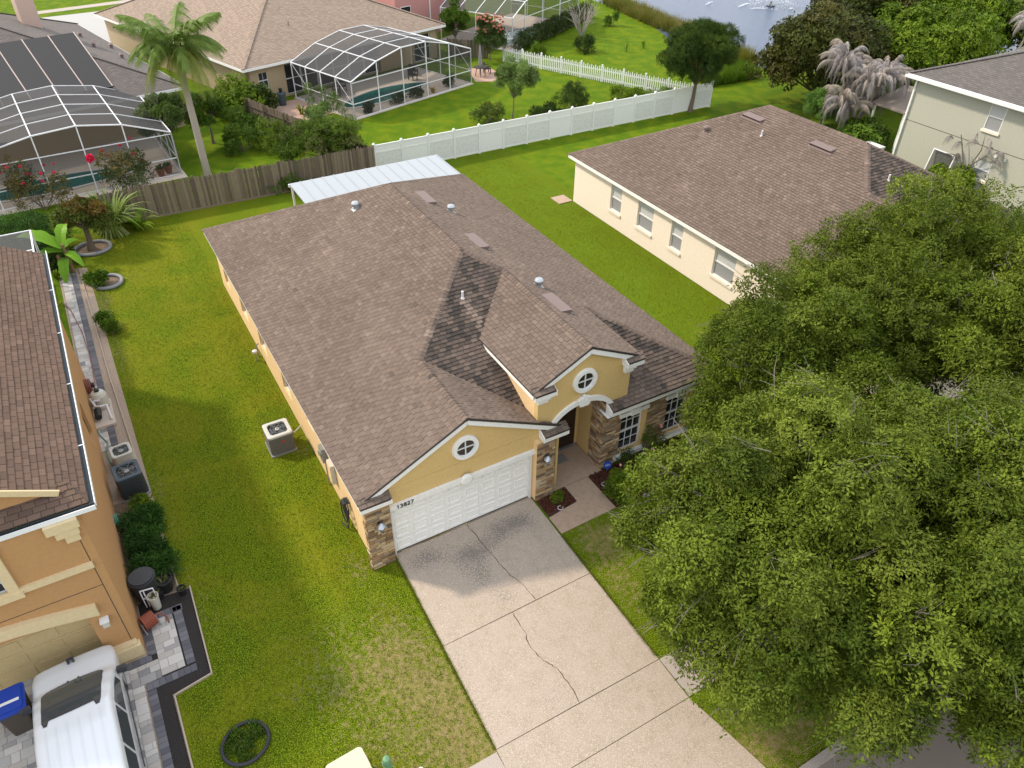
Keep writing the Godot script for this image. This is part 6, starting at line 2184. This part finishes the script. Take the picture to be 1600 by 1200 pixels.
func ring_planter(label: String, at: Vector3, rx: float, rz: float, turn: float, m: Material, thick: float) -> void:
	var t := thing("edging_ring", label, "planter ring", at, turn)
	var b := Mb.new()
	var pts := []
	var rad := []
	for i in 37:
		var a := TAU * i / 36
		pts.append(V(cos(a) * rx, thick * .6, sin(a) * rz)); rad.append(thick)
	b.tube(pts, rad, 8, false)
	part("rim", b, m, t)
	b = Mb.new()
	if thick > .06:
		b.prism(oval(0, 0, rx, rz, 28), flat_xf(-.012), 0)
		part("soil", b, M.soil, t)
func yard() -> void:
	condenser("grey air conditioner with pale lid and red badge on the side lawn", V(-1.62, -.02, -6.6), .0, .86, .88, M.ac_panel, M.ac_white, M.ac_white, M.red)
	var line := thing("refrigerant_line", "thin pipe running from the lawn air conditioner to the wall", "pipe", V(-1.2, 0, -6.9))
	var b := Mb.new()
	b.tube([V(0, .25, 0), V(.2, .12, -.05), V(.5, .3, -.1)], [.025, .025, .025], 6)
	part("pipe", b, M.ac_cream, line)
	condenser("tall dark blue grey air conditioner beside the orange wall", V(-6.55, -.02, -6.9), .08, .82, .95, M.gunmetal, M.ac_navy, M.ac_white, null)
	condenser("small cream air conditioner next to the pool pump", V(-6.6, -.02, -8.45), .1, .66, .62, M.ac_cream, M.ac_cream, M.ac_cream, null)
	# pool pump: base, tank, motor, pipes
	var t := thing("pool_pump", "beige pool pump with white pipes on its slab beside the orange wall", "pool pump", V(-6.95, 0, -11.6))
	pbox("slab", V(-.38, -.02, -.8), V(.38, .1, .85), M.pool_deck, t)
	b = Mb.new()
	b.lathe(V(.08, .1, -.4), [Vector2(.24, 0), Vector2(.28, .1), Vector2(.28, .55), Vector2(.22, .68), Vector2(.08, .74), Vector2(0, .74)], 16)
	part("filter_tank", b, M.ac_cream, t)
	b = Mb.new()
	b.lathe(V(.08, .84, -.4), [Vector2(.09, 0), Vector2(.09, .08), Vector2(.03, .1), Vector2(0, .1)], 10)
	part("valve_cap", b, M.black, t)
	b = Mb.new()
	b.tube([V(-.1, .32, .1), V(-.12, .32, .55)], [.13, .12], 12)
	part("motor", b, M.black, t)
	b = Mb.new()
	b.tube([V(-.25, .15, -.5), V(-.22, .62, -.3), V(-.1, .62, .25), V(.05, .6, .3), V(.25, .58, .25), V(.27, .12, .55)], [.045, .045, .045, .045, .045, .045], 8)
	part("pipe", b, M.pipe_white, t)
	b = Mb.new()
	b.tube([V(.08, .6, -.1), V(-.1, .6, -.15), V(-.22, .3, -.1)], [.04, .04, .04], 8)
	part("pipe", b, M.pipe_white, t)
	t = thing("hose_reel", "coiled brown hose on a reel at the orange side wall", "hose", V(-7.15, 0, -13.0))
	b = Mb.new()
	for k in 4:
		var pts := []
		var rad := []
		for i in 21:
			var a := TAU * i / 20
			pts.append(V(-.1 + k * .06, .5 + .28 * sin(a), .30 * cos(a) + .02 * k)); rad.append(.028)
		b.tube(pts, rad, 6, false)
	part("coil", b, M.hose_brown, t)
	b = Mb.new()
	b.tube([V(-.18, .5, 0), V(.2, .5, 0)], [.1, .1], 10)
	b.bar(V(-.15, 0, -.25), V(-.15, .5, 0), .03, .03); b.bar(V(-.15, 0, .25), V(-.15, .5, 0), .03, .03); b.bar(V(.17, 0, -.25), V(.17, .5, 0), .03, .03); b.bar(V(.17, 0, .25), V(.17, .5, 0), .03, .03)
	part("stand", b, M.black, t)
	t = thing("red_hose", "brown hose lying along the paved path behind the orange house", "hose", V(0, 0, 0))
	b = Mb.new()
	b.tube([V(-7.0, .25, -13.2), V(-6.95, .03, -14.0), V(-6.92, .03, -16.0), V(-7.0, .03, -18.0), V(-7.25, .03, -20.2), V(-7.5, .03, -21.0), V(-7.7, .03, -20.8)], [.018, .018, .018, .018, .018, .018, .018], 6)
	part("tube", b, M.hose_brown, t)
	t = thing("green_hose", "green hose lying between the pool pump and the air conditioners", "hose", V(0, 0, 0))
	b = Mb.new()
	b.tube([V(-7.3, .3, -12.2), V(-7.28, .03, -11.2), V(-7.2, .03, -10.4), V(-7.0, .03, -9.8), V(-7.1, .03, -9.2), V(-7.05, .03, -8.6), V(-6.95, .03, -8.0), V(-7.0, .03, -7.4)], [.02, .02, .02, .02, .02, .02, .02, .02], 6)
	part("tube", b, M.hose_green, t)
	# beds and strips along the orange house
	b = Mb.new()
	b.prism(xz([-7.45, -24.4, -6.15, -24.1, -6.05, -1.9, -5.74, -1.9, -5.82, 1.26, -6.85, 1.42, -6.8, 6, -7.45, 6]), flat_xf(-.02), 0)
	struct("gravel_strip", b, M.gravel)
	b = Mb.new()
	b.prism(xz([-7.45, -6.5, -6.2, -6.5, -6.12, -1.95, -7.45, -1.95]), flat_xf(-.012), 0)
	struct("planting_bed", b, M.soil)
	b = Mb.new()
	b.prism(xz([-7.2, -2.0, -5.77, -1.87, -5.85, 1.23, -6.87, 1.38, -6.83, 6, -7.3, 6]), flat_xf(-.008), 0)
	struct("black_mulch_bed", b, M.black_mulch)
	for k in [[[-6.5, -24.1], [-6.4, -14], [-6.06, -1.95]], [[-5.76, -1.9], [-5.84, 1.28], [-6.82, 1.44], [-6.8, 6.0]]]:
		t = thing("edging_strip", "thin pale edging strip between lawn and gravel" if k[0][0] < -6 else "thin pale edging strip round the black mulch", "edging")
		for i in k.size() - 1:
			b = Mb.new()
			b.bar(V(k[i][0], .0, k[i][1]), V(k[i + 1][0], .0, k[i + 1][1]), .035, .08)
			part("strip", b, M.pebble_strip, t)
	for k in [[-6.55, -7.0, .5, 1.1], [-6.6, -8.4, .5, .7]]:
		pass
	b = Mb.new()
	b.prism(xz([-13, -.95, -8.1, -.95, -8.1, -.2, -7.25, -.2, -7.25, -1.44, -6.13, -1.44, -6.13, .99, -7.2, .99, -7.2, 6, -13, 6]), flat_xf(-.014), 0)
	struct("paver_bed", b, M.gravel)
	# pavers: pale field with a dark border
	t = Node3D.new()
	t.name = "paved_path"
	t.set_meta("kind", "structure")
	add_child(t)
	var pale := Pieces.new()
	var row := 0
	for a in [[-7.35, -6.92, -24.3, -9.4], [-7.0, -6.40, -1.2, -.0], [-7.0, -6.40, .0, .72], [-7.75, -7.0, .12, .74], [-7.75, -7.46, .74, 6.0], [-13.0, -7.75, -.15, 6.0], [-13.0, -8.1, -.93, -.15]]:
		var z: float = a[2]
		while z < a[3] - .05:
			var dz: float = minf([.2, .3, .2, .15][row % 4], a[3] - z)
			var s: float = a[0]
			while s < a[1] - .04:
				var dx := minf([.3, .2, .4, .22][rng.randi() % 4], a[1] - s)
				if a[1] - s - dx < .08: dx = a[1] - s
				pale.add(Transform3D(Basis(V(0, 0, 1), R(-.004, .004)) * Basis.from_scale(V(dx - .008, .05, dz - .008)), V(s + dx / 2, -.013 + R(-.003, .003), z + dz / 2)), clampi(int(rng.randfn(3.6, 1.5)), 0, 5))
				s += dx
			z += dz
			row += 1
	settle(pale, "paver", "pavers", unit_box(), M.paver, [Color(.25, .235, .23), Color(.34, .32, .305), Color(.42, .395, .375), Color(.48, .45, .42), Color(.55, .51, .475), Color(.44, .40, .36)], t, 300)
	var dark := Pieces.new()
	for a in [[-6.90, -24.3, 0, 1, 14.8], [-7.22, -1.42, 1, 0, 1.25], [-6.36, -1.38, 0, 1, 2.2], [-7.42, .76, 1, 0, 1.3], [-7.42, 1.0, 0, 1, 5.0], [-7.22, -1.2, 0, 1, 1.2], [-8.1, -.12, 1, 0, 1.05]]:
		var d := V(a[2], 0, a[3])
		var n := int(a[4] / .16)
		for i in n:
			dark.add(Transform3D(Basis(Vector3.UP, 0.0) * Basis.from_scale(V(.152 if a[2] else .22, .05, .22 if a[2] else .152)), V(a[0] + .11, -.01, a[1] + .11) + d * (i + .5) * .16 - d * .11), rng.randi_range(0, 2))
	settle(dark, "border_paver", "border_pavers", unit_box(), M.paver, [Color(.115, .11, .125), Color(.14, .135, .15), Color(.17, .16, .175)], t, 300)
	# clutter by the orange wall
	t = thing("black_barrel", "round black barrel standing in the bed by the orange wall", "barrel", V(-6.85, 0, -2.15))
	b = Mb.new()
	b.lathe(Vector3.ZERO, [Vector2(.3, 0), Vector2(.34, .2), Vector2(.34, .75), Vector2(.38, .78), Vector2(.38, .86), Vector2(.3, .88), Vector2(0, .89)], 20)
	part("body", b, M.black_rubber, t)
	b = Mb.new()
	b.lathe(V(0, .885, 0), [Vector2(.33, 0), Vector2(.33, .03), Vector2(0, .035)], 20)
	part("lid", b, M.dark_plastic, t)
	for k in [["black nursery pot full of dry stems beside the barrel", -6.36, -2.15, .24, .42], ["small black pot at the corner of the black mulch", -5.98, -1.75, .13, .22], ["beige cylinder pot in front of the barrel", -6.72, -1.62, .15, .5], ["dark round pot between barrel and beige pot", -6.6, -1.95, .16, .3]]:
		var p := thing("plant_pot", k[0], "pot", V(k[1], 0, k[2]))
		b = Mb.new()
		b.lathe(Vector3.ZERO, [Vector2(k[3] * .75, 0), Vector2(k[3], k[4]), Vector2(k[3] * 1.08, k[4]), Vector2(k[3] * 1.08, k[4] + .04), Vector2(k[3] * .95, k[4] + .04), Vector2(k[3] * .9, k[4] - .03), Vector2(0, k[4] - .03)], 14)
		part("pot", b, M.ac_cream if k[4] > .45 else M.black, p)
		b = Mb.new()
		for i in 26:
			var d := (on_ball() + V(0, .8, 0)).normalized()
			b.col = Color(.20, .17, .06) if i % 2 else Color(.09, .11, .03)
			leaf(b, V(R(-.5, .5) * k[3], k[4] - .03, R(-.5, .5) * k[3]), d, d.cross(V(.2, .1, 1)).normalized(), k[3] * .9, .02)
		part("plant", b, M.leaf, p)
	t = thing("white_rack", "white metal frame leaning by the barrel at the orange wall", "rack", V(-6.98, 0, -1.75), .2)
	for k in [[V(0, .02, 0), V(0, .75, 0)], [V(.32, .02, .12), V(.32, .75, .12)], [V(0, .75, 0), V(.32, .75, .12)], [V(.08, .02, .02), V(.08, .72, .02)], [V(0, .4, 0), V(.32, .4, .12)]]:
		b = Mb.new()
		b.bar(k[0], k[1], .03, .03)
		part("bar", b, M.white_metal, t)
	t = thing("small_white_frame", "small white bent frame at the edge of the planting bed", "rack", V(-6.6, 0, -6.0))
	b = Mb.new()
	b.tube([V(0, 0, 0), V(0, .35, 0), V(.2, .4, .0), V(.25, .0, .05)], [.018, .018, .018, .018], 6)
	part("tube", b, M.white_metal, t)
	t = thing("hose_cart", "orange red hose wound on a reel beside the orange wall corner", "hose", V(-6.98, 0, -1.05), .35)
	b = Mb.new()
	for k in 7:
		var pts := []
		var rad := []
		for i in 19:
			var a := TAU * i / 18
			pts.append(V(-.16 + k * .05, .27 + .2 * sin(a), .2 * cos(a))); rad.append(.027)
		b.tube(pts, rad, 6, false)
	part("coil", b, M.hose_red, t)
	b = Mb.new()
	b.tube([V(.15, .42, .12), V(.3, .4, .1), V(.42, .1, .15), V(.38, .03, .3)], [.022, .022, .022, .022], 6)
	part("hose_end", b, M.hose_red, t)
	b = Mb.new()
	for s in [-.22, .2]:
		b.bar(V(s, .0, -.2), V(s, .27, 0), .03, .03); b.bar(V(s, 0, .2), V(s, .27, 0), .03, .03); b.bar(V(s, 0, -.22), V(s, 0, .22), .03, .04)
	part("stand", b, M.coil_grey, t)
	t = thing("hose_tap", "coil of green hose and tap at the orange wall above the plants", "hose", V(-7.3, 0, -5.2))
	b = Mb.new()
	for k in 3:
		var pts := []
		var rad := []
		for i in 15:
			var a := TAU * i / 14
			pts.append(V(.05 + k * .05, .5 + .17 * sin(a), .2 * cos(a))); rad.append(.022)
		b.tube(pts, rad, 5, false)
	part("coil", b, M.hose_green, t)
	b = Mb.new()
	b.tube([V(0, -.05, 0), V(0, .65, 0), V(.12, .68, 0)], [.03, .03, .025], 6)
	part("pipe", b, M.ac_cream, t)
	ring_planter("grey edging ring round the small gnarled tree", V(-5.65, 0, -26.0), .85, .75, 0, M.ring_grey, .09)
	ring_planter("blue grey edging ring open towards the leafy shrub on the lawn", V(-5.45, 0, -22.0), .62, .68, .3, M.ring_grey, .085)
	ring_planter("thin black tyre lying on the front lawn with weeds inside", V(-5.55, 0, 3.62), .56, .53, .2, M.black_rubber, .05)
	shrub("weeds", "low green weeds inside the black ring on the lawn", V(-5.55, -.02, 3.62), .5, .06, 150, MID, shapes.tiny, M.leaf, "", "plant")
	# utility boxes at the street
	t = thing("utility_box", "cream electric utility box standing on the front lawn near the street", "utility box", V(-3.6, 0, 5.95), .05)
	b = Mb.new()
	b.prism(rounded(.86, .9, .08), flat_xf(.62), .62)
	part("cabinet", b, M.cream_plastic, t)
	b = Mb.new()
	b.prism(rounded(.92, .96, .1), flat_xf(.70), .07)
	part("lid", b, M.cream_plastic, t)
	pbox("pad", V(-.55, -.04, -.55), V(.55, .02, .55), M.sidewalk_concrete, t)
	pbox("seam", V(-.47, .64, .1), V(.47, .703, .115), M.frame_tan, t)
	t = thing("cable_pedestal", "green cable pedestal beside the cream utility box", "pedestal", V(-2.75, 0, 6.0))
	b = Mb.new()
	b.lathe(Vector3.ZERO, [Vector2(.1, -.05), Vector2(.1, .55), Vector2(.08, .62), Vector2(0, .66)], 12)
	part("post", b, M.pedestal_green, t)
	pbox("band", V(-.105, .3, -.105), V(.105, .34, .105), M.pedestal_green, t)
	t = thing("water_meter_marker", "short white marker post near the sidewalk corner", "marker", V(-2.1, 0, 6.5))
	b = Mb.new()
	b.lathe(Vector3.ZERO, [Vector2(.08, -.05), Vector2(.08, .28), Vector2(.05, .33), Vector2(0, .34)], 10)
	part("post", b, M.white_metal, t)
	pbox("foot", V(-.12, -.03, -.12), V(.12, .03, .12), M.sidewalk_concrete, t)
	# security sign: blue plate on a stake with white lettering
	t = thing("yard_sign", "small blue security sign on a stake at the porch corner", "sign", V(7.85, 0, .28), -.35)
	var tilt := Transform3D(Basis(V(1, 0, 0), -.35), V(0, .32, 0))
	b = Mb.new()
	var oct := PackedVector2Array()
	for i in 8:
		oct.append(Vector2(cos(TAU * (i + .5) / 8) * .155, sin(TAU * (i + .5) / 8) * .155))
	b.prism(oct, tilt, .012)
	part("plate", b, M.sign_blue, t)
	var tm := TextMesh.new()
	tm.text = "ADT"
	var font := SystemFont.new()
	font.font_names = PackedStringArray(["Droid Sans"])
	tm.font = font
	tm.font_size = 16
	tm.pixel_size = .0062
	tm.depth = .004
	inst("lettering", tm, M.frame_white, t, tilt * Transform3D(Basis(), V(0, 0, .005)))
	b = Mb.new()
	b.bar(V(0, -.05, -.03), V(0, .3, -.03), .02, .012)
	part("stake", b, M.galvanised, t)
	t = thing("spigot_ring", "small white hose ring lying in the mulch beside the porch", "ring", V(7.4, .0, .75))
	b = Mb.new()
	var pts := []
	var rad := []
	for i in 13:
		pts.append(V(cos(TAU * i / 14) * .09, .03, sin(TAU * i / 14) * .09)); rad.append(.012)
	b.tube(pts, rad, 5)
	part("ring", b, M.pipe_white, t)
	t = thing("spigot_ring", "small white ring lying in the mulch beside the garage pillar", "ring", V(5.5, .0, .92))
	part("ring", b, M.pipe_white, t)
	# recycling bin
	t = thing("recycling_bin", "brown wheeled bin with a bright blue lid beside the white van", "bin", V(-10.22, 0, .35), .03)
	b = Mb.new()
	var lo := rounded(.5, .56, .06)
	var hi := rounded(.62, .72, .06)
	for i in lo.size():
		var j := (i + 1) % lo.size()
		b.quad(V(lo[i].x, .05, -lo[i].y), V(lo[j].x, .05, -lo[j].y), V(hi[j].x, 1.0, -hi[j].y), V(hi[i].x, 1.0, -hi[i].y))
	b.prism(lo, flat_xf(.051), .02)
	part("body", b, M.bin_brown, t)
	b = Mb.new()
	b.prism(rounded(.68, .82, .08), flat_xf(1.06), .07)
	b.prism(rounded(.56, .66, .08), flat_xf(1.09), .03)
	part("lid", b, M.recycle_blue, t)
	pbox("label_strip", V(-.3, 1.091, .02), V(.22, 1.096, .1), M.frame_white, t)
	b = Mb.new()
	b.bar(V(-.3, 1.0, -.42), V(.3, 1.0, -.42), .03, .03); b.bar(V(-.3, .95, -.36), V(-.3, 1.0, -.42), .03, .03); b.bar(V(.3, .95, -.36), V(.3, 1.0, -.42), .03, .03)
	part("handle", b, M.black, t)
	for s in [-.27, .27]:
		b = Mb.new()
		b.tube([V(s - .03, .12, -.3), V(s + .03, .12, -.3)], [.12, .12], 14)
		part("wheel", b, M.black_rubber, t)

func van_top(z: float) -> float:    # centre line height from the nose (z = 0) to the tail
	var k := [[0.0, .62], [.04, .82], [.12, .95], [.55, 1.06], [.92, 1.13], [1.4, 1.42], [1.9, 1.66], [2.4, 1.84], [2.9, 1.90], [4.2, 1.89], [4.9, 1.83], [5.05, 1.6], [5.12, .9]]
	for i in k.size() - 1:
		if z <= k[i + 1][0]:
			var t: float = (z - k[i][0]) / (k[i + 1][0] - k[i][0])
			t = t * t * (3 - 2 * t) * .35 + t * .65
			return lerpf(k[i][1], k[i + 1][1], t)
	return .9
func van_at(z: float, t: float, off := 0.0) -> Vector3:    # t from -1 (sill) over the roof (0) to +1 (other sill)
	var top := van_top(z)
	var end := clampf(minf(z / .35, (5.12 - z) / .35), 0, 1)
	var half := lerpf(.86, .97, sqrt(end))
	var waist := minf(1.02, top - .03)
	var a := absf(t)
	var s := signf(t)
	var roofw := half - .14 * clampf((top - 1.05) / .8, 0, 1)
	var p: Vector2
	if a < .5:          # roof, softly crowned, rounding into the shoulder
		var q := a / .5
		p = Vector2(roofw * (1 - pow(1 - q, 1.25)) if q < 1 else roofw, top - .05 * q * q - .10 * pow(q, 7))
	elif a < .72:      # glass house leaning out to the waist
		var q := (a - .5) / .22
		p = Vector2(lerpf(roofw, half, q), lerpf(top - .15, waist, q))
	else:
		var q := (a - .72) / .28
		p = Vector2(half - .05 * q * q, lerpf(waist, .22, q))
	if top - .15 < waist and a >= .5:
		p.y = minf(p.y, top - .15 - (a - .5))
		if a >= .72: p.y = lerpf(minf(waist, top - .37), .22, (a - .72) / .28)
	return V(s * (p.x + off * clampf((a - .2) / .4, 0, 1)), p.y + off * clampf((.7 - a) / .3, 0, 1), z)
func van_patch(b: Mb, z0: float, z1: float, t0: float, t1: float, nz: int, nt: int, off: float, trim = null) -> void:
	var g := []
	for i in nz + 1:
		var row := []
		for j in nt + 1:
			var t := lerpf(t0, t1, j / float(nt))
			var za := z0
			var zb := z1
			if trim != null:
				var e: Vector2 = trim.call(t)
				za = e.x; zb = e.y
			row.append(van_at(lerpf(za, zb, i / float(nz)), t, off))
		g.append(row)
	var nn := []
	for i in nz + 1:
		var row := []
		for j in nt + 1:
			var du: Vector3 = g[i][mini(j + 1, nt)] - g[i][maxi(j - 1, 0)]
			var dv: Vector3 = g[mini(i + 1, nz)][j] - g[maxi(i - 1, 0)][j]
			row.append(dv.cross(du).normalized())
		nn.append(row)
	for i in nz:
		for j in nt:
			b.trin(g[i][j], g[i + 1][j], g[i + 1][j + 1], nn[i][j], nn[i + 1][j], nn[i + 1][j + 1])
			b.trin(g[i][j], g[i + 1][j + 1], g[i][j + 1], nn[i][j], nn[i + 1][j + 1], nn[i][j + 1])
func van() -> void:
	var t := thing("van", "white van parked nose to the cream garage door", "van", V(-8.82, -.02, -.4), .03)
	var b := Mb.new()
	van_patch(b, 0, 5.12, -1, 1, 70, 48, 0)
	part("body", b, M.van_paint, t)
	b = Mb.new()
	van_patch(b, .82, 2.12, -.335, .335, 18, 30, .008, func(k: float) -> Vector2: return Vector2(1.02 + .7 * k * k + .12 * pow(absf(k) / .335, 10), 2.30 - .35 * k * k + (.15 if absf(k) > .26 and absf(k) < .325 else 0.0)))
	part("windshield", b, M.van_glass, t)
	b = Mb.new()
	van_patch(b, .74, .84, -.335, .335, 2, 30, .006, func(k: float) -> Vector2: return Vector2(.98 + .7 * k * k + .12 * pow(absf(k) / .335, 10), 1.03 + .7 * k * k + .12 * pow(absf(k) / .335, 10)))
	van_patch(b, 2.0, 2.1, -.335, .335, 2, 30, .012, func(k: float) -> Vector2: return Vector2(2.29 - .35 * k * k + (.15 if absf(k) > .26 and absf(k) < .325 else 0.0), 2.36 - .35 * k * k + (.15 if absf(k) > .26 and absf(k) < .325 else 0.0)))
	part("windshield_trim", b, M.van_trim, t)
	for s in [-1.0, 1.0]:
		for q in [[1.5, 2.45], [2.55, 3.6], [3.7, 4.75]]:
			b = Mb.new()
			if s > 0: van_patch(b, q[0], q[1], .535, .70, 8, 5, .008)
			else: van_patch(b, q[0], q[1], -.70, -.535, 8, 5, .008)
			part("side_window", b, M.van_glass, t)
		b = Mb.new()
		for e in [[.45, .46], [2.39, 2.4], [3.59, 3.6]]:
			if s > 0: van_patch(b, e[0], e[1], .5, .98, 1, 10, .004)
			else: van_patch(b, e[0], e[1], -.98, -.5, 1, 10, .004)
		part("door_seam", b, M.van_seam, t)
		b = Mb.new()
		b.obox(Transform3D(Basis(Vector3.UP, s * -.2), V(s * 1.08, 1.12, 1.25)), V(.22, .18, .1))
		b.bar(V(s * .9, 1.05, 1.3), V(s * 1.05, 1.1, 1.26), .05, .05)
		part("side_mirror", b, M.van_trim, t)
		for z in [.9, 4.1]:
			b = Mb.new()
			b.tube([V(s * .70, .34, z), V(s * .955, .34, z)], [.34, .34], 22)
			var w := part("wheel", b, M.black_rubber, t)
			b = Mb.new()
			b.tube([V(s * .94, .34, z), V(s * .962, .34, z)], [.22, .2], 16)
			part("rim", b, M.galvanised, w)
		b = Mb.new()
		b.bar(V(s * .985, .5, 1.4), V(s * .985, .5, 3.7), .02, .1)
		part("side_moulding", b, M.van_trim, t)
	for k in [-.30, -.18, -.06, .06, .18, .30]:     # pressed roof ribs
		b = Mb.new()
		van_patch(b, 2.6, 4.7, k - .007, k + .007, 16, 2, .007)
		part("roof_rib", b, M.van_paint, t)
	for s in [-1.0, 1.0]:
		b = Mb.new()
		b.bar(V(s * .12, 1.17, 1.0), V(s * .58, 1.19, 1.08), .02, .02)
		b.bar(V(s * .12, 1.17, 1.0), V(s * .12, 1.14, .94), .03, .03)
		part("wiper", b, M.van_trim, t)
	b = Mb.new()
	b.box(V(-.09, .99, .22), V(-.05, 1.10, .34)); b.box(V(.03, .99, .22), V(.07, 1.10, .34)); b.box(V(-.09, 1.08, .25), V(.07, 1.14, .31))
	part("hood_bracket", b, M.van_trim, t)
	b = Mb.new()
	b.box(V(-.72, .3, .0), V(.72, .5, .1))
	part("bumper", b, M.van_trim, t)

func _ready() -> void:
	rng.seed = 20240611
	# camera
	view = Camera3D.new()
	var yaw := .5340; var pit := .6630; var rol := .0130
	var fw := V(sin(yaw) * cos(pit), -sin(pit), -cos(yaw) * cos(pit))
	var r0 := V(cos(yaw), 0, sin(yaw))
	var u0 := r0.cross(fw)
	var r := r0 * cos(rol) + u0 * sin(rol)
	var u := u0 * cos(rol) - r0 * sin(rol)
	view.transform = Transform3D(Basis(r, u, -fw), EYE)
	view.fov = 54.10
	view.near = .1
	view.far = 2000
	add_child(view)
	# sky, sun and exposure: hazy summer light from behind the house
	var env := Environment.new()
	var sky := Sky.new()
	var sm := ProceduralSkyMaterial.new()
	sm.sky_top_color = lin(.60, .65, .72)
	sm.sky_horizon_color = lin(.82, .81, .79)
	sm.sky_curve = .25
	sm.ground_horizon_color = lin(.5, .5, .45)
	sm.ground_bottom_color = lin(.25, .25, .2)
	sm.sun_angle_max = 1.0
	sky.sky_material = sm
	env.background_mode = Environment.BG_SKY
	env.sky = sky
	env.tonemap_mode = Environment.TONE_MAPPER_LINEAR
	env.tonemap_exposure = 1.46
	env.background_energy_multiplier = 1.62
	env.sdfgi_enabled = true
	env.ssao_enabled = true
	env.ssil_enabled = true
	var we := WorldEnvironment.new()
	we.environment = env
	add_child(we)
	var sun := DirectionalLight3D.new()
	sun.basis = Basis.looking_at(V(.73, -1.0, .77).normalized())
	sun.light_color = Color(1, .945, .86)
	sun.light_energy = .92
	sun.light_angular_distance = 4.5
	sun.shadow_enabled = true
	add_child(sun)
	make_materials()
	drive_material()
	M.ring_grey = flatm("ring_grey", .21, .215, .23, .8)
	M.twig_pale = flatm("twig_pale", .38, .33, .29, .9)
	M.pink_paver = tri_map(flatm("pink_paver", .40, .26, .20, .9), T.plaster, 1.5)
	M.vinyl_dirty = tri_map(flatm("vinyl_dirty", .66, .665, .66, .5), tex(ramp(noise_img(512, .02, 5, 91), [[0, .84, .84, .80], [.3, .93, .93, .91], [.6, .985, .985, .98], [1, 1, 1, 1]])), 2.6)
	roof_shapes()
	stone_shape = rough_block()
	ground()
	yellow_house()
	cream_house()
	orange_house()
	far_houses()
	fences()
	cages()
	plants()
	yard()
	van()
	fountain()
